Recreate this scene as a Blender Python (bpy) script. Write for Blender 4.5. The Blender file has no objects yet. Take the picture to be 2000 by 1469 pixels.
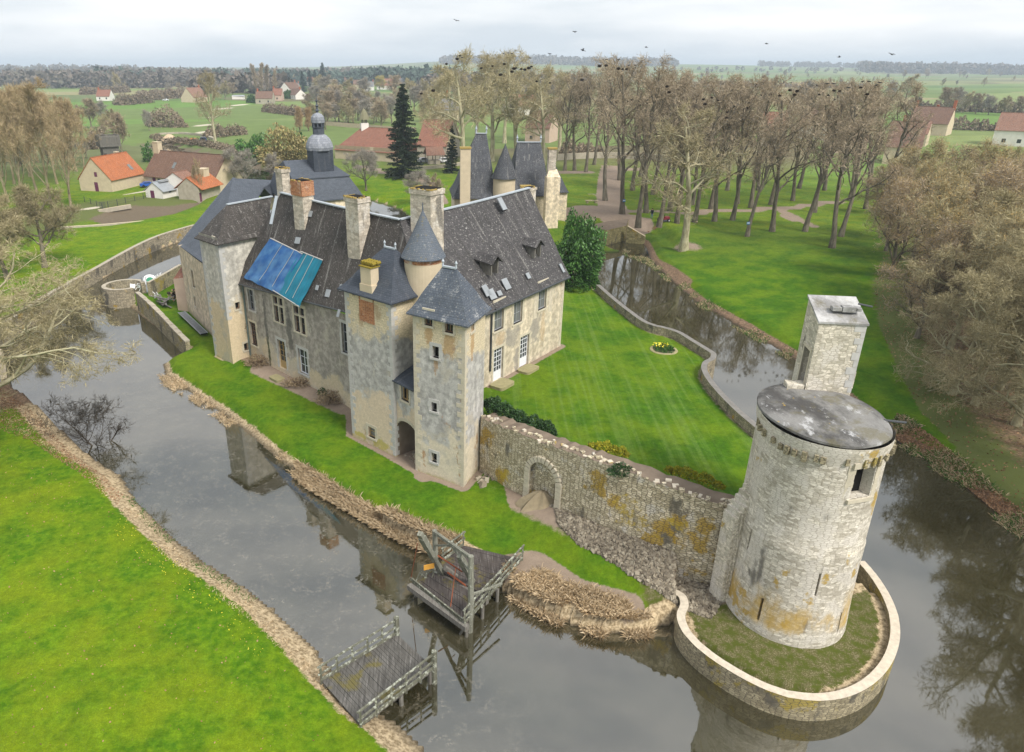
import bpy, bmesh, math, random
import numpy as np
from mathutils import Vector, Matrix, noise as mnoise
R = math.radians
rnd = random.Random(7)
SC = bpy.context.scene
COL = SC.collection
# ------------------------------------------------------------------ camera
F, XC, YC, HZ, CH = 1400., 870., 734.5, 130., 27.0
PITCH = math.atan((YC-HZ)/F)
cam_d = bpy.data.cameras.new('camera'); cam = bpy.data.objects.new('camera', cam_d); COL.objects.link(cam)
cam.location = (0, 0, CH); cam.rotation_euler = (math.pi/2-PITCH, 0, 0)
cam_d.sensor_fit = 'HORIZONTAL'; cam_d.sensor_width = 36; cam_d.lens = 36*F/2000
cam_d.shift_x = (1000-XC)/2000
cam_d.clip_start = .5; cam_d.clip_end = 30000
SC.camera = cam
SC.view_settings.view_transform = 'Standard'; SC.view_settings.look = 'None'
SC.view_settings.exposure = 1.55; SC.view_settings.gamma = 1
SC.cycles.use_denoising = True; SC.cycles.denoising_prefilter = 'ACCURATE'; SC.cycles.denoising_input_passes = 'RGB_ALBEDO_NORMAL'
SC.cycles.max_bounces = 6; SC.cycles.diffuse_bounces = 2; SC.cycles.glossy_bounces = 3
SC.cycles.transmission_bounces = 2; SC.cycles.volume_bounces = 0; SC.cycles.transparent_max_bounces = 6
SC.cycles.caustics_reflective = False; SC.cycles.caustics_refractive = False
# ------------------------------------------------------------------ sky and sun (bright overcast)
SUN_EL, SUN_AZ = 48, 140     # azimuth: clockwise from +Y
w = bpy.data.worlds.new("World"); SC.world = w; w.use_nodes = True
nt = w.node_tree; nt.nodes.clear()
def wn(t, **k):
    n = nt.nodes.new(t)
    for a, b in k.items(): setattr(n, a, b)
    return n
sky = wn('ShaderNodeTexSky', sky_type='NISHITA', sun_disc=False, sun_elevation=R(SUN_EL), sun_rotation=R(SUN_AZ), dust_density=3.0, air_density=1.2)
tc = wn('ShaderNodeTexCoord')
mp = wn('ShaderNodeMapping'); mp.inputs['Scale'].default_value = (1.2, 1.2, 7.0)
nt.links.new(tc.outputs['Generated'], mp.inputs['Vector'])
nz = wn('ShaderNodeTexNoise'); nz.inputs['Scale'].default_value = 1.7; nz.inputs['Detail'].default_value = 7; nz.inputs['Roughness'].default_value = .55
nt.links.new(mp.outputs[0], nz.inputs['Vector'])
rp = wn('ShaderNodeValToRGB'); e = rp.color_ramp.elements
e[0].position = .38; e[0].color = (2.75, 3.0, 3.25, 1); e[1].position = .6; e[1].color = (4.25, 4.25, 4.25, 1)
nt.links.new(nz.outputs['Fac'], rp.inputs['Fac'])
mixw = wn('ShaderNodeMix', data_type='RGBA'); mixw.inputs['Factor'].default_value = .95
nt.links.new(sky.outputs[0], mixw.inputs['A']); nt.links.new(rp.outputs[0], mixw.inputs['B'])
bg = wn('ShaderNodeBackground'); bg.inputs['Strength'].default_value = .095
nt.links.new(mixw.outputs['Result'], bg.inputs['Color'])
wo = wn('ShaderNodeOutputWorld'); nt.links.new(bg.outputs[0], wo.inputs['Surface'])
sd = bpy.data.lights.new('sun', 'SUN'); so = bpy.data.objects.new('sun', sd); COL.objects.link(so)
sd.energy = 1.5; sd.angle = R(20); sd.color = (1, .95, .87)
_d = Vector((math.sin(R(SUN_AZ))*math.cos(R(SUN_EL)), math.cos(R(SUN_AZ))*math.cos(R(SUN_EL)), math.sin(R(SUN_EL))))
so.rotation_euler = (-_d).to_track_quat('-Z', 'Y').to_euler()
# ------------------------------------------------------------------ survey: a picture point seen at a known height gives its plan position
_cp, _sp = math.cos(PITCH), math.sin(PITCH)
def ray(px, py):
    b = -(py-YC)/F
    return Vector(((px-XC)/F, _cp+b*_sp, -_sp+b*_cp))
def at(px, py, z=0.):
    r = ray(px, py); t = (z-CH)/r.z
    return Vector((r.x*t, r.y*t, z))
def far(px, py, y):
    r = ray(px, py); t = y/r.y
    return Vector((r.x*t, y, CH+r.z*t))
def zat(px, py, y): return far(px, py, y).z
def proj(p):
    z = p[2]-CH; d = p[1]*_cp-z*_sp; u = p[1]*_sp+z*_cp
    return XC+F*p[0]/d, YC-F*u/d
def edge(pxb, pyb, pxt, pyt, zb):
    """a vertical edge: foot seen at (pxb,pyb) at height zb, head at (pxt,pyt) -> x, y, head height"""
    y = at(pxb, pyb, zb).y; zt = zat(pxt, pyt, y)
    x = (far(pxb, pyb, y).x+far(pxt, pyt, y).x)/2
    return Vector((x, y, zt))
def on_wall(A, B, px, py):
    """meets the vertical plane through plan points A, B -> distance along AB, height"""
    r = ray(px, py); d = Vector((B.x-A.x, B.y-A.y)); L = d.length; d /= L
    n = Vector((d.y, -d.x)); t = (A.x*n.x+A.y*n.y)/(r.x*n.x+r.y*n.y)
    return (r.x*t-A.x)*d.x+(r.y*t-A.y)*d.y, CH+r.z*t
def on_plane(px, py, a, b, c):
    n = (b-a).cross(c-a); r = ray(px, py); o = Vector((0, 0, CH))
    return o+r*((a-o).dot(n)/r.dot(n))
# ------------------------------------------------------------------ mesh helpers
class MB:
    def __init__(s): s.v=[]; s.f=[]; s.m=[]; s.uv=[]; s.sm=[]
    def face(s, pts, m=0, uv=None, sm=False):
        pts = [Vector(p) for p in pts]; b = len(s.v); s.v += pts; s.f.append(tuple(range(b, b+len(pts)))); s.m.append(m); s.sm.append(sm)
        if uv is None:
            n = Vector((0,0,0))
            for i in range(len(pts)):
                a, c = pts[i], pts[(i+1)%len(pts)]
                n += Vector(((a.y-c.y)*(a.z+c.z), (a.z-c.z)*(a.x+c.x), (a.x-c.x)*(a.y+c.y)))
            if n.length < 1e-9: n = Vector((0,0,1))
            n.normalize()
            if abs(n.z) > .98: uv = [(p.x, p.y) for p in pts]
            else:
                t = Vector((-n.y, n.x, 0)).normalized(); q = n.cross(t)
                uv = [(p.dot(t), p.dot(q)) for p in pts]
        s.uv += uv
    def prism(s, poly, z0, z1, m=0, top=None, cap0=True):
        n = len(poly); zz = (lambda i: z1[i]) if isinstance(z1, (list, tuple)) else (lambda i: z1)
        for i in range(n):
            a, b = poly[i], poly[(i+1)%n]
            s.face([(a[0],a[1],z0),(b[0],b[1],z0),(b[0],b[1],zz((i+1)%n)),(a[0],a[1],zz(i))], m)
        s.face([(p[0],p[1],zz(i)) for i, p in enumerate(poly)], m if top is None else top)
        if cap0: s.face([(p[0],p[1],z0) for p in reversed(poly)], m)
    def obox(s, c, ax, ay, az, m=0):
        """box from centre and three half-axis vectors"""
        c, ax, ay, az = Vector(c), Vector(ax), Vector(ay), Vector(az)
        if ax.cross(ay).dot(az) < 0: ax = -ax
        P = lambda i, j, k: c+ax*i+ay*j+az*k
        for q in (((-1,-1,-1),(-1,1,-1),(1,1,-1),(1,-1,-1)), ((-1,-1,1),(1,-1,1),(1,1,1),(-1,1,1)), ((-1,-1,-1),(1,-1,-1),(1,-1,1),(-1,-1,1)),
                  ((1,-1,-1),(1,1,-1),(1,1,1),(1,-1,1)), ((1,1,-1),(-1,1,-1),(-1,1,1),(1,1,1)), ((-1,1,-1),(-1,-1,-1),(-1,-1,1),(-1,1,1))):
            s.face([P(*k) for k in q], m)
    def box(s, c, size, rz=0, m=0):
        cs, sn = math.cos(rz), math.sin(rz)
        s.obox(c, (cs*size[0]/2, sn*size[0]/2, 0), (-sn*size[1]/2, cs*size[1]/2, 0), (0,0,size[2]/2), m)
    def bar(s, a, b, wd, th=None, m=0, up=(0,0,1)):
        a, b = Vector(a), Vector(b); th = th or wd; d = b-a
        if d.length < 1e-6: return
        x = d.cross(Vector(up))
        if x.length < 1e-4: x = d.cross(Vector((1,0,0)))
        x.normalize(); y = x.cross(d).normalized()
        s.obox((a+b)/2, d/2, x*wd/2, y*th/2, m)
    def tube(s, pts, rad, n=8, m=0, cap=True, sm=True):
        pts = [Vector(p) for p in pts]; rings = []; up = Vector((0,0,1)); L = 0
        for i, p in enumerate(pts):
            d = pts[min(i+1, len(pts)-1)]-pts[max(i-1, 0)]; d.normalize()
            x = d.cross(up)
            if x.length < .05: x = d.cross(Vector((1,0,0)))
            x.normalize(); y = d.cross(x); r = rad[i] if isinstance(rad, (list, tuple)) else rad
            rings.append([p+(x*math.cos(2*math.pi*k/n)+y*math.sin(2*math.pi*k/n))*r for k in range(n)])
        for i in range(len(rings)-1):
            for k in range(n):
                s.face([rings[i][k], rings[i+1][k], rings[i+1][(k+1)%n], rings[i][(k+1)%n]][::-1], m, sm=sm)
        if cap:
            s.face(rings[0], m); s.face(rings[-1][::-1], m)
    def lathe(s, c, prof, n=32, m=0, sm=True, a0=0., a1=2*math.pi, cap=True, mats=None, wob=0, sx=1, sy=1):
        """prof: list of (radius, z), from below upward"""
        full = abs(a1-a0-2*math.pi) < 1e-6; L = [0]
        for i in range(1, len(prof)): L.append(L[-1]+math.hypot(prof[i][0]-prof[i-1][0], prof[i][1]-prof[i-1][1]))
        rm = max(p[0] for p in prof)
        def pt(i, k):
            a = a0+(a1-a0)*k/n; r, z = prof[i]
            if wob: r += wob*mnoise.noise(Vector((math.cos(a)*2.2, math.sin(a)*2.2, z*.8)))
            return Vector((c[0]+sx*r*math.cos(a), c[1]+sy*r*math.sin(a), z))
        for i in range(len(prof)-1):
            for k in range(n):
                q = [pt(i,k), pt(i,k+1), pt(i+1,k+1), pt(i+1,k)]
                u0, u1 = (a1-a0)*k/n*rm, (a1-a0)*(k+1)/n*rm; uv = [(u0,L[i]),(u1,L[i]),(u1,L[i+1]),(u0,L[i+1])]
                if prof[i+1][0] < 1e-4 and not wob: q, uv = q[:3], uv[:3]
                elif prof[i][0] < 1e-4 and not wob: q, uv = [q[0], q[2], q[3]], [uv[0], uv[2], uv[3]]
                s.face(q, mats[i] if mats else m, uv, sm)
        if cap and full:
            if prof[-1][0] > 1e-4: s.face([pt(len(prof)-1, k) for k in range(n)], m)
            if prof[0][0] > 1e-4: s.face([pt(0, k) for k in reversed(range(n))], m)
    def slab(s, pts, th, m=0, mside=None):
        """thick sheet: top polygon pts (counter-clockwise from outside), thickened straight down"""
        pts = [Vector(p) for p in pts]; lo = [p-Vector((0,0,th)) for p in pts]; n = len(pts)
        s.face(pts, m); s.face(lo[::-1], m if mside is None else mside)
        for i in range(n): s.face([pts[i], lo[i], lo[(i+1)%n], pts[(i+1)%n]], m if mside is None else mside)
    def build(s, name, mats, parent=None, merge=False, **tags):
        if not isinstance(mats, (list, tuple)): mats = [mats]
        off = world_loc(parent) if parent else Vector((0,0,0))
        me = bpy.data.meshes.new(name)
        me.from_pydata([(p-off) for p in s.v], [], s.f)
        for mt in mats: me.materials.append(mt)
        me.polygons.foreach_set('material_index', s.m); me.polygons.foreach_set('use_smooth', s.sm)
        ul = me.uv_layers.new(name='UVMap'); ul.data.foreach_set('uv', [c for p in s.uv for c in p])
        if merge:
            bm = bmesh.new(); bm.from_mesh(me); bmesh.ops.remove_doubles(bm, verts=bm.verts, dist=.0008); bm.to_mesh(me); bm.free()
        me.update()
        o = bpy.data.objects.new(name, me); COL.objects.link(o)
        if parent: o.parent = parent
        tag(o, **tags)
        return o
def world_loc(o):
    v = Vector((0,0,0))
    while o: v += o.location; o = o.parent
    return v
def tag(o, label=None, category=None, group=None, kind=None):
    if category and not kind: kind = 'thing'
    for k, v in (('label',label),('category',category),('group',group),('kind',kind)):
        if v: o[k] = v
    return o
def thing(name, label, category, loc, group=None):
    o = bpy.data.objects.new(name, None); COL.objects.link(o); o.location = loc; o.empty_display_size = .5
    return tag(o, label, category, group)
def mesh_np(name, verts, faces, mats, smooth=False, mi=None):
    """verts (n,3), faces (m,3 or 4) numpy"""
    me = bpy.data.meshes.new(name); k = faces.shape[1]
    me.vertices.add(len(verts)); me.vertices.foreach_set('co', np.ascontiguousarray(verts, dtype=np.float32).ravel())
    me.loops.add(faces.size); me.loops.foreach_set('vertex_index', np.ascontiguousarray(faces, dtype=np.int32).ravel())
    me.polygons.add(len(faces)); me.polygons.foreach_set('loop_start', np.arange(0, faces.size, k, dtype=np.int32))
    for mt in mats: me.materials.append(mt)
    if mi is not None: me.polygons.foreach_set('material_index', np.ascontiguousarray(mi, dtype=np.int32))
    me.polygons.foreach_set('use_smooth', np.full(len(faces), smooth))
    me.update(calc_edges=True)
    return me
def link(name, me, parent=None, loc=None, **tags):
    o = bpy.data.objects.new(name, me); COL.objects.link(o)
    if parent: o.parent = parent
    if loc is not None: o.location = loc
    return tag(o, **tags)
def lerp(a, b, t): return a+(b-a)*t
# ------------------------------------------------------------------ materials
class NT:
    def __init__(s, name, rough=.85, spec=.25):
        s.mat = bpy.data.materials.new(name); s.mat.use_nodes = True; s.t = s.mat.node_tree; s.t.nodes.clear()
        s.out = s.t.nodes.new('ShaderNodeOutputMaterial'); s.b = s.t.nodes.new('ShaderNodeBsdfPrincipled')
        s.t.links.new(s.b.outputs[0], s.out.inputs[0]); s.set('Roughness', rough); s.set('Specular IOR Level', spec)
        s._pos = s._uv = s._obj = None
    def set(s, k, v):
        i = s.b.inputs[k]
        if isinstance(v, bpy.types.NodeSocket): s.t.links.new(v, i)
        else: i.default_value = (*v, 1) if isinstance(v, tuple) and len(v) == 3 else v
    def n(s, t, ins=None, **k):
        nd = s.t.nodes.new(t)
        for a, b in k.items(): setattr(nd, a, b)
        for a, b in (ins or {}).items(): s.put(nd.inputs[a], b)
        return nd
    def put(s, i, v):
        if isinstance(v, bpy.types.NodeSocket): s.t.links.new(v, i)
        elif isinstance(v, tuple) and len(v) == 3 and i.type == 'RGBA': i.default_value = (*v, 1)
        else: i.default_value = v
    @property
    def pos(s):
        if not s._pos: s._pos = s.n('ShaderNodeNewGeometry').outputs['Position']
        return s._pos
    @property
    def uv(s):
        if not s._uv: s._uv = s.n('ShaderNodeTexCoord').outputs['UV']
        return s._uv
    @property
    def obj(s):
        if not s._obj: s._obj = s.n('ShaderNodeTexCoord').outputs['Object']
        return s._obj
    def rndobj(s): return s.n('ShaderNodeObjectInfo').outputs['Random']
    def rndisl(s): return s.n('ShaderNodeNewGeometry').outputs['Random Per Island']
    def map(s, v, sc=(1,1,1), rot=(0,0,0), loc=(0,0,0)):
        return s.n('ShaderNodeMapping', {'Vector': v, 'Scale': sc, 'Rotation': rot, 'Location': loc}).outputs[0]
    def noise(s, scale, detail=4, v=None, rough=.55, dist=0): 
        return s.n('ShaderNodeTexNoise', {'Vector': v if v else s.pos, 'Scale': scale, 'Detail': detail, 'Roughness': rough, 'Distortion': dist}).outputs['Fac']
    def noisec(s, scale, detail=4, v=None): return s.n('ShaderNodeTexNoise', {'Vector': v if v else s.pos, 'Scale': scale, 'Detail': detail}).outputs['Color']
    def vor(s, scale, v=None, feature='F1', out='Distance'): return s.n('ShaderNodeTexVoronoi', {'Vector': v if v else s.pos, 'Scale': scale}, feature=feature).outputs[out]
    def ramp(s, f, stops):
        nd = s.n('ShaderNodeValToRGB', {'Fac': f}); r = nd.color_ramp
        while len(r.elements) < len(stops): r.elements.new(.5)
        for el, (p, c) in zip(r.elements, stops):
            el.position = p; el.color = (c, c, c, 1) if isinstance(c, (int, float)) else (*c, 1)
        return nd.outputs[0]
    def step(s, f, a, b): return s.n('ShaderNodeMapRange', {'Value': f, 'From Min': a, 'From Max': b}, interpolation_type='SMOOTHSTEP').outputs[0]
    def mix(s, f, a, b, mode='MIX'):
        nd = s.n('ShaderNodeMix', data_type='RGBA', blend_type=mode, clamp_factor=True)
        s.put(nd.inputs['Factor'], f); s.put(nd.inputs['A'], a); s.put(nd.inputs['B'], b)
        return nd.outputs['Result']
    def m(s, op, a, b=0.): 
        nd = s.n('ShaderNodeMath', operation=op); s.put(nd.inputs[0], a); s.put(nd.inputs[1], b); return nd.outputs[0]
    def attr(s, name): return s.n('ShaderNodeAttribute', attribute_name=name).outputs['Fac']
    def z(s): return s.n('ShaderNodeSeparateXYZ', {'Vector': s.pos}).outputs['Z']
    def bump(s, h, strength=.4, dist=.03): s.set('Normal', s.n('ShaderNodeBump', {'Height': h, 'Strength': strength, 'Distance': dist}).outputs[0])
    def val(s, c, f, amt=.3):
        """brightness variation of a colour by factor f around 0.5"""
        k = s.m('ADD', s.m('MULTIPLY', f, 2*amt), 1-amt)
        return s.mix(1., c, s.n('ShaderNodeCombineColor', {0: k, 1: k, 2: k}).outputs[0], 'MULTIPLY')
    def brick(s, v, wd, ht, mortar=.012, c1=(1,1,1), c2=(0,0,0), cm=(0,0,0), smooth=.3, off=.5):
        nd = s.n('ShaderNodeTexBrick', {'Vector': v, 'Color1': c1, 'Color2': c2, 'Mortar': cm, 'Scale': 1., 'Mortar Size': mortar, 'Mortar Smooth': smooth, 'Brick Width': wd, 'Row Height': ht}, offset=off)
        return nd.outputs['Color'], nd.outputs['Fac']
def warp(t, v, amt, scale):
    c = t.noisec(scale, 3, v)
    d = t.n('ShaderNodeVectorMath', {0: c, 1: (.5,.5,.5)}, operation='SUBTRACT').outputs[0]
    d = t.n('ShaderNodeVectorMath', {0: d, 'Scale': amt}, operation='SCALE').outputs[0]
    return t.n('ShaderNodeVectorMath', {0: v, 1: d}, operation='ADD').outputs[0]
MAT = {}
def flat(name, col, rough=.7, spec=.25, var=.25, scale=3., metal=0):
    t = NT(name, rough, spec); t.set('Base Color', t.val(col, t.noise(scale, 5), var)); t.set('Metallic', metal); MAT[name] = t.mat; return t.mat

def masonry(name, wd, ht, cA, cB, cM, mortar=.02, lichen=0., white=0., dark=0., cL=(.42,.27,.03), rot=0, lscale=.55, bumps=.6):
    """coursed rubble with lichen, lime and black weathering patches"""
    t = NT(name, .92, .15); uv = warp(t, t.uv, .1, 2.2); vv = t.map(uv, (1/wd, 1/ht, 0))
    c = t.n('ShaderNodeTexVoronoi', {'Vector': vv, 'Scale': 1., 'Randomness': .78}, voronoi_dimensions='2D').outputs['Color']; c = t.n('ShaderNodeSeparateColor', {0: c}).outputs[0]
    ed = t.n('ShaderNodeTexVoronoi', {'Vector': vv, 'Scale': 1., 'Randomness': .78}, feature='DISTANCE_TO_EDGE', voronoi_dimensions='2D').outputs['Distance']
    n1 = t.noise(1.1, 5); n2 = t.noise(9., 4); f = t.step(t.m('ADD', ed, t.m('MULTIPLY', t.m('SUBTRACT', n2, .5), .08)), mortar*6.5, mortar*2.2)
    col = t.mix(c, cA, cB); col = t.val(col, c, .18); col = t.val(col, n2, .4); col = t.val(col, n1, .28)
    if white: col = t.mix(t.m('MULTIPLY', t.step(t.noise(.9, 6, t.map(t.pos, loc=(9,3,1))), .60-white*.16, .68-white*.14), .75), col, (.62,.58,.52))
    if dark: col = t.mix(t.m('MULTIPLY', t.step(t.noise(.7, 7, t.map(t.pos, (1,1,.45), loc=(4,7,2))), .65-dark*.2, .72-dark*.2), .8), col, (.09,.085,.075))
    if lichen: col = t.mix(t.m('MULTIPLY', t.step(t.noise(lscale, 7, t.map(t.pos, loc=(2,1,5)), .62), .66-lichen*.24, .71-lichen*.24), .85), col, cL)
    col = t.mix(t.m('MULTIPLY', f, .85), col, cM)
    t.set('Base Color', col)
    h = t.m('ADD', t.m('MULTIPLY', t.m('SUBTRACT', 1., f), .7), t.m('MULTIPLY', n2, .5)); t.bump(h, bumps, .05)
    MAT[name] = t.mat; return t
masonry('tower_stone', .27, .105, (.48,.435,.355), (.60,.56,.485), (.34,.30,.24), .010, lichen=.2, white=.75, dark=.16, bumps=.6)
def ochre_foot(name, cx, cy):
    # a broad ochre algae stain low on the tower, strongest on the side towards the open water
    m = MAT[name]; t = NT.__new__(NT); t.mat = m; t.t = m.node_tree; t._pos = t._uv = t._obj = None; t.b = next(n for n in t.t.nodes if n.type == 'BSDF_PRINCIPLED')
    src = t.b.inputs['Base Color'].links[0].from_socket; z = t.z(); n = t.noise(.55, 6, t.map(t.pos, (1,1,.55), loc=(6,1,2)), .62)
    band = t.m('MULTIPLY', t.step(z, 1.0, 2.0), t.step(z, 5.2, 2.6)); f = t.step(t.m('ADD', n, t.m('MULTIPLY', band, .2)), .62, .80)
    t.set('Base Color', t.mix(t.m('MULTIPLY', f, t.m('MULTIPLY', band, .85)), src, t.val((.50,.33,.08), t.noise(7, 5), .3)))
ochre_foot('tower_stone', 0, 0)
masonry('turret_stone', .26, .11, (.50,.46,.37), (.62,.57,.48), (.38,.33,.25), .012, lichen=.1, white=.6, dark=.1)
masonry('curtain_stone', .29, .135, (.44,.375,.25), (.58,.51,.38), (.15,.125,.09), .016, lichen=.36, white=.2, dark=.25, lscale=.4, bumps=.9)
masonry('moat_wall_stone', .3, .14, (.30,.26,.19), (.38,.33,.24), (.14,.12,.085), .016, lichen=.25, dark=.5)
masonry('parapet_stone', .26, .12, (.30,.26,.17), (.38,.33,.22), (.13,.11,.08), .016, lichen=.42, dark=.45, cL=(.36,.28,.06))
masonry('cream_rubble', .34, .17, (.46,.38,.26), (.55,.47,.33), (.36,.29,.19), .014, lichen=.12, white=.35, dark=.12)
masonry('brick_red', .22, .07, (.36,.14,.07), (.42,.2,.1), (.42,.36,.27), .012, white=.2)
masonry('chimney_stone', .4, .2, (.44,.39,.32), (.52,.46,.38), (.36,.31,.25), .012, white=.5, dark=.35, lichen=.1)

def render_wall(name, zlo, zhi, grey=(.28,.27,.26), low=(.50,.41,.29), high=(.48,.41,.29), blur=1.0, rust=.0):
    """lime render: grey weathered band between zlo and zhi, bare cream stone below and above"""
    grey, low, high = [tuple(k*1.16 for k in c_) for c_ in (grey, low, high)]
    t = NT(name, .93, .12); n1 = t.noise(.45, 6); n2 = t.noise(2.2, 6); n3 = t.noise(14, 4); z = t.z()
    st = t.noise(1.3, 5, t.map(t.pos, (1,1,.12)))       # run-off streaks
    zz = t.m('ADD', z, t.m('MULTIPLY', t.m('SUBTRACT', n1, .5), 5.5*blur))
    zz = t.m('ADD', zz, t.m('MULTIPLY', t.m('SUBTRACT', n2, .5), 1.6*blur))
    uv = warp(t, t.uv, .12, 3.5); c, f = t.brick(uv, .36, .18, .012, (1,1,1), (0,0,0), (.5,.5,.5), .4)
    stone = t.mix(t.m('MULTIPLY', f, .6), t.val(t.mix(c, high, tuple(k*1.12 for k in high)), n3, .3), tuple(k*.6 for k in high))
    lowc = t.mix(t.m('MULTIPLY', t.step(n2, .48, .62), .4), low, tuple(k*1.15 for k in low)); lowc = t.mix(t.m('MULTIPLY', f, .12), lowc, tuple(k*.7 for k in low))
    lowc = t.mix(t.m('MULTIPLY', t.step(t.noise(.6, 6, t.map(t.pos, loc=(3,3,3))), .5, .62), .5), lowc, (.40,.38,.34))
    g = t.val(t.mix(t.step(n2, .38, .64), tuple(k*.95 for k in grey), tuple(k*1.4 for k in grey)), st, .4); g = t.val(g, t.noise(.9, 7, None, .7), .2)
    g = t.mix(t.m('MULTIPLY', t.step(t.noise(.8, 7, t.map(t.pos, loc=(7,2,9))), .58, .68), .7), g, (.44,.40,.33))
    col = t.mix(t.step(zz, zlo-.25, zlo+.25), lowc, g); col = t.mix(t.step(zz, zhi-.3, zhi+.3), col, stone)
    if rust: col = t.mix(t.m('MULTIPLY', t.step(t.noise(.75, 6, t.map(t.pos, (1,1,.6), loc=(1,8,4)), .6), .71-rust*.2, .78-rust*.2), .75), col, (.34,.17,.06))
    col = t.val(col, n3, .3); col = t.val(col, t.noise(5, 6, None, .7), .3)
    col = t.mix(t.m('MULTIPLY', t.step(t.noise(1.5, 7, t.map(t.pos, (1,1,.5), loc=(11,3,2)), .68), .60, .68), .6), col, (.60,.56,.48))
    col = t.mix(t.m('MULTIPLY', t.step(t.noise(1.1, 7, t.map(t.pos, (1,1,.3), loc=(2,13,7)), .68), .63, .73), .32), col, (.17,.16,.145))
    col = t.mix(t.m('MULTIPLY', t.step(t.m('ADD', z, t.m('MULTIPLY', n2, -1.2)), .7, .2), .6), col, (.30,.26,.08))   # algae at the foot
    t.set('Base Color', col); t.bump(t.m('ADD', t.m('MULTIPLY', n3, .6), t.m('MULTIPLY', n2, .6)), .35, .04)
    MAT[name] = t.mat
render_wall('render_left_tower', 7.0, 40, (.36,.34,.30), (.50,.41,.28))
render_wall('render_mid_tower', 5.0, 9.9, (.30,.29,.275), (.52,.43,.32), rust=.15)
render_wall('render_right_tower', 4.2, 10.4, (.31,.30,.285), (.52,.46,.36), rust=.3)
render_wall('render_main', 3.2, 40, (.25,.225,.2), (.47,.39,.28), blur=.8)
render_wall('render_wing', -9, 40, (.40,.345,.265), (.5,.42,.3), rust=.22)
render_wall('render_left_house', -9, 40, (.42,.35,.26), (.5,.42,.3), rust=.1)
render_wall('render_pale', -9, 40, (.47,.40,.29), (.5,.43,.32))

def slate(name, ca, cb, streak=0., lich=0., row=.16, wd=.2, yellow=0., white=0.):
    t = NT(name, .75, .3); uv = t.uv
    c, f = t.brick(uv, wd, row, .012, (1,1,1), (0,0,0), (.5,.5,.5), .2)
    n1 = t.noise(.8, 6); n3 = t.noise(11, 4)
    col = t.val(t.mix(c, ca, cb), n3, .3); col = t.val(col, n1, .3)
    sv = t.map(uv, (2.6,.22,1)); s1 = t.noise(1., 6, sv)
    if streak: col = t.mix(t.m('MULTIPLY', t.step(s1, .56, .72), streak), col, (.24,.23,.215)); col = t.mix(t.m('MULTIPLY', t.step(s1, .46, .3), streak), col, (.035,.033,.03))
    if lich:
        col = t.mix(t.m('MULTIPLY', t.step(t.noise(6.5, 6, None, .7), .60-lich*.06, .68-lich*.06), .8), col, (.40,.39,.37))
        col = t.mix(t.m('MULTIPLY', t.step(t.noise(1.3, 7, None, .7), .66, .75), .6), col, (.20,.17,.06))
    if white: col = t.mix(t.m('MULTIPLY', t.step(t.noise(.9, 7, t.map(t.pos, loc=(5,1,0))), .56, .66), t.m('MULTIPLY', t.step(t.noise(9, 4), .4, .6), white)), col, (.5,.5,.49))
    if yellow: col = t.mix(t.m('MULTIPLY', t.step(t.noise(2.2, 7, None, .7), .58, .68), yellow), col, (.25,.19,.04))
    col = t.mix(t.m('MULTIPLY', f, .6), col, tuple(k*.4 for k in ca))
    t.set('Base Color', col); t.bump(t.m('ADD', t.m('SUBTRACT', 1., f), t.m('MULTIPLY', c, .5)), .5, .025); MAT[name] = t.mat
slate('slate_old', (.046,.040,.036), (.072,.064,.058), .85, .25, .17, .22)
slate('slate_wing', (.05,.047,.048), (.076,.072,.073), .8, .5, .17, .22)
slate('slate_new', (.068,.08,.1), (.095,.108,.13), 0, 0, .15, .24)
slate('slate_dark', (.045,.055,.072), (.062,.072,.092), .2, 0, .15, .22)
slate('slate_tower', (.07,.085,.11), (.1,.115,.14), .15, .2, .15, .2, white=.6, yellow=.15)
slate('slate_turret', (.10,.12,.15), (.14,.155,.18), .1, .1, .12, .16, yellow=.7)
slate('slate_gate', (.055,.058,.068), (.08,.085,.095), .75, .3, .17, .22)
slate('tile_orange', (.36,.11,.04), (.47,.17,.065), .1, .35, .17, .17)
slate('tile_brown', (.13,.072,.05), (.2,.115,.075), .15, .35, .17, .17)
slate('tile_red', (.2,.085,.055), (.28,.125,.08), .2, .45, .17, .17)
slate('tile_rust', (.21,.105,.07), (.28,.15,.1), .3, .6, .17, .17)
slate('tile_grey', (.14,.14,.15), (.2,.2,.21), .2, .4, .2, .3)
flat('lead', (.36,.4,.44), .5, .5, .2, 2.)
flat('zinc', (.27,.29,.31), .45, .5, .3, 1.5)
flat('quoin', (.52,.47,.37), .9, .15, .3, 2.5)
flat('quoin_grey', (.46,.45,.43), .9, .15, .3, 2.5)
flat('lime_cap', (.55,.485,.39), .95, .1, .4, 4.)
flat('glass_dark', (.03,.034,.038), .08, .6, .3, .5)
flat('glass_pale', (.16,.17,.165), .12, .6, .4, 1.1)
flat('frame_white', (.72,.74,.78), .5, .3, .08)
flat('frame_grey', (.3,.31,.33), .6, .3, .15)
flat('frame_brown', (.2,.12,.075), .7, .25, .2)
flat('frame_ochre', (.42,.29,.13), .7, .25, .2)
flat('purple_paint', (.13,.03,.075), .6, .3, .15)
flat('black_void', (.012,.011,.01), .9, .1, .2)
flat('iron', (.05,.055,.06), .6, .4, .25)
flat('rust_iron', (.25,.075,.035), .8, .3, .4, 6)
flat('pipe_green', (.12,.16,.15), .5, .4, .2)
flat('plastic_white', (.78,.79,.8), .4, .4, .06)
flat('plastic_green', (.02,.2,.11), .4, .4, .15)
flat('plastic_blue', (.02,.09,.4), .4, .4, .2)
flat('mower_red', (.16,.012,.02), .35, .5, .15)
flat('rubber', (.02,.02,.022), .8, .2, .2)
flat('hub_grey', (.45,.45,.46), .5, .5, .1)
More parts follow.
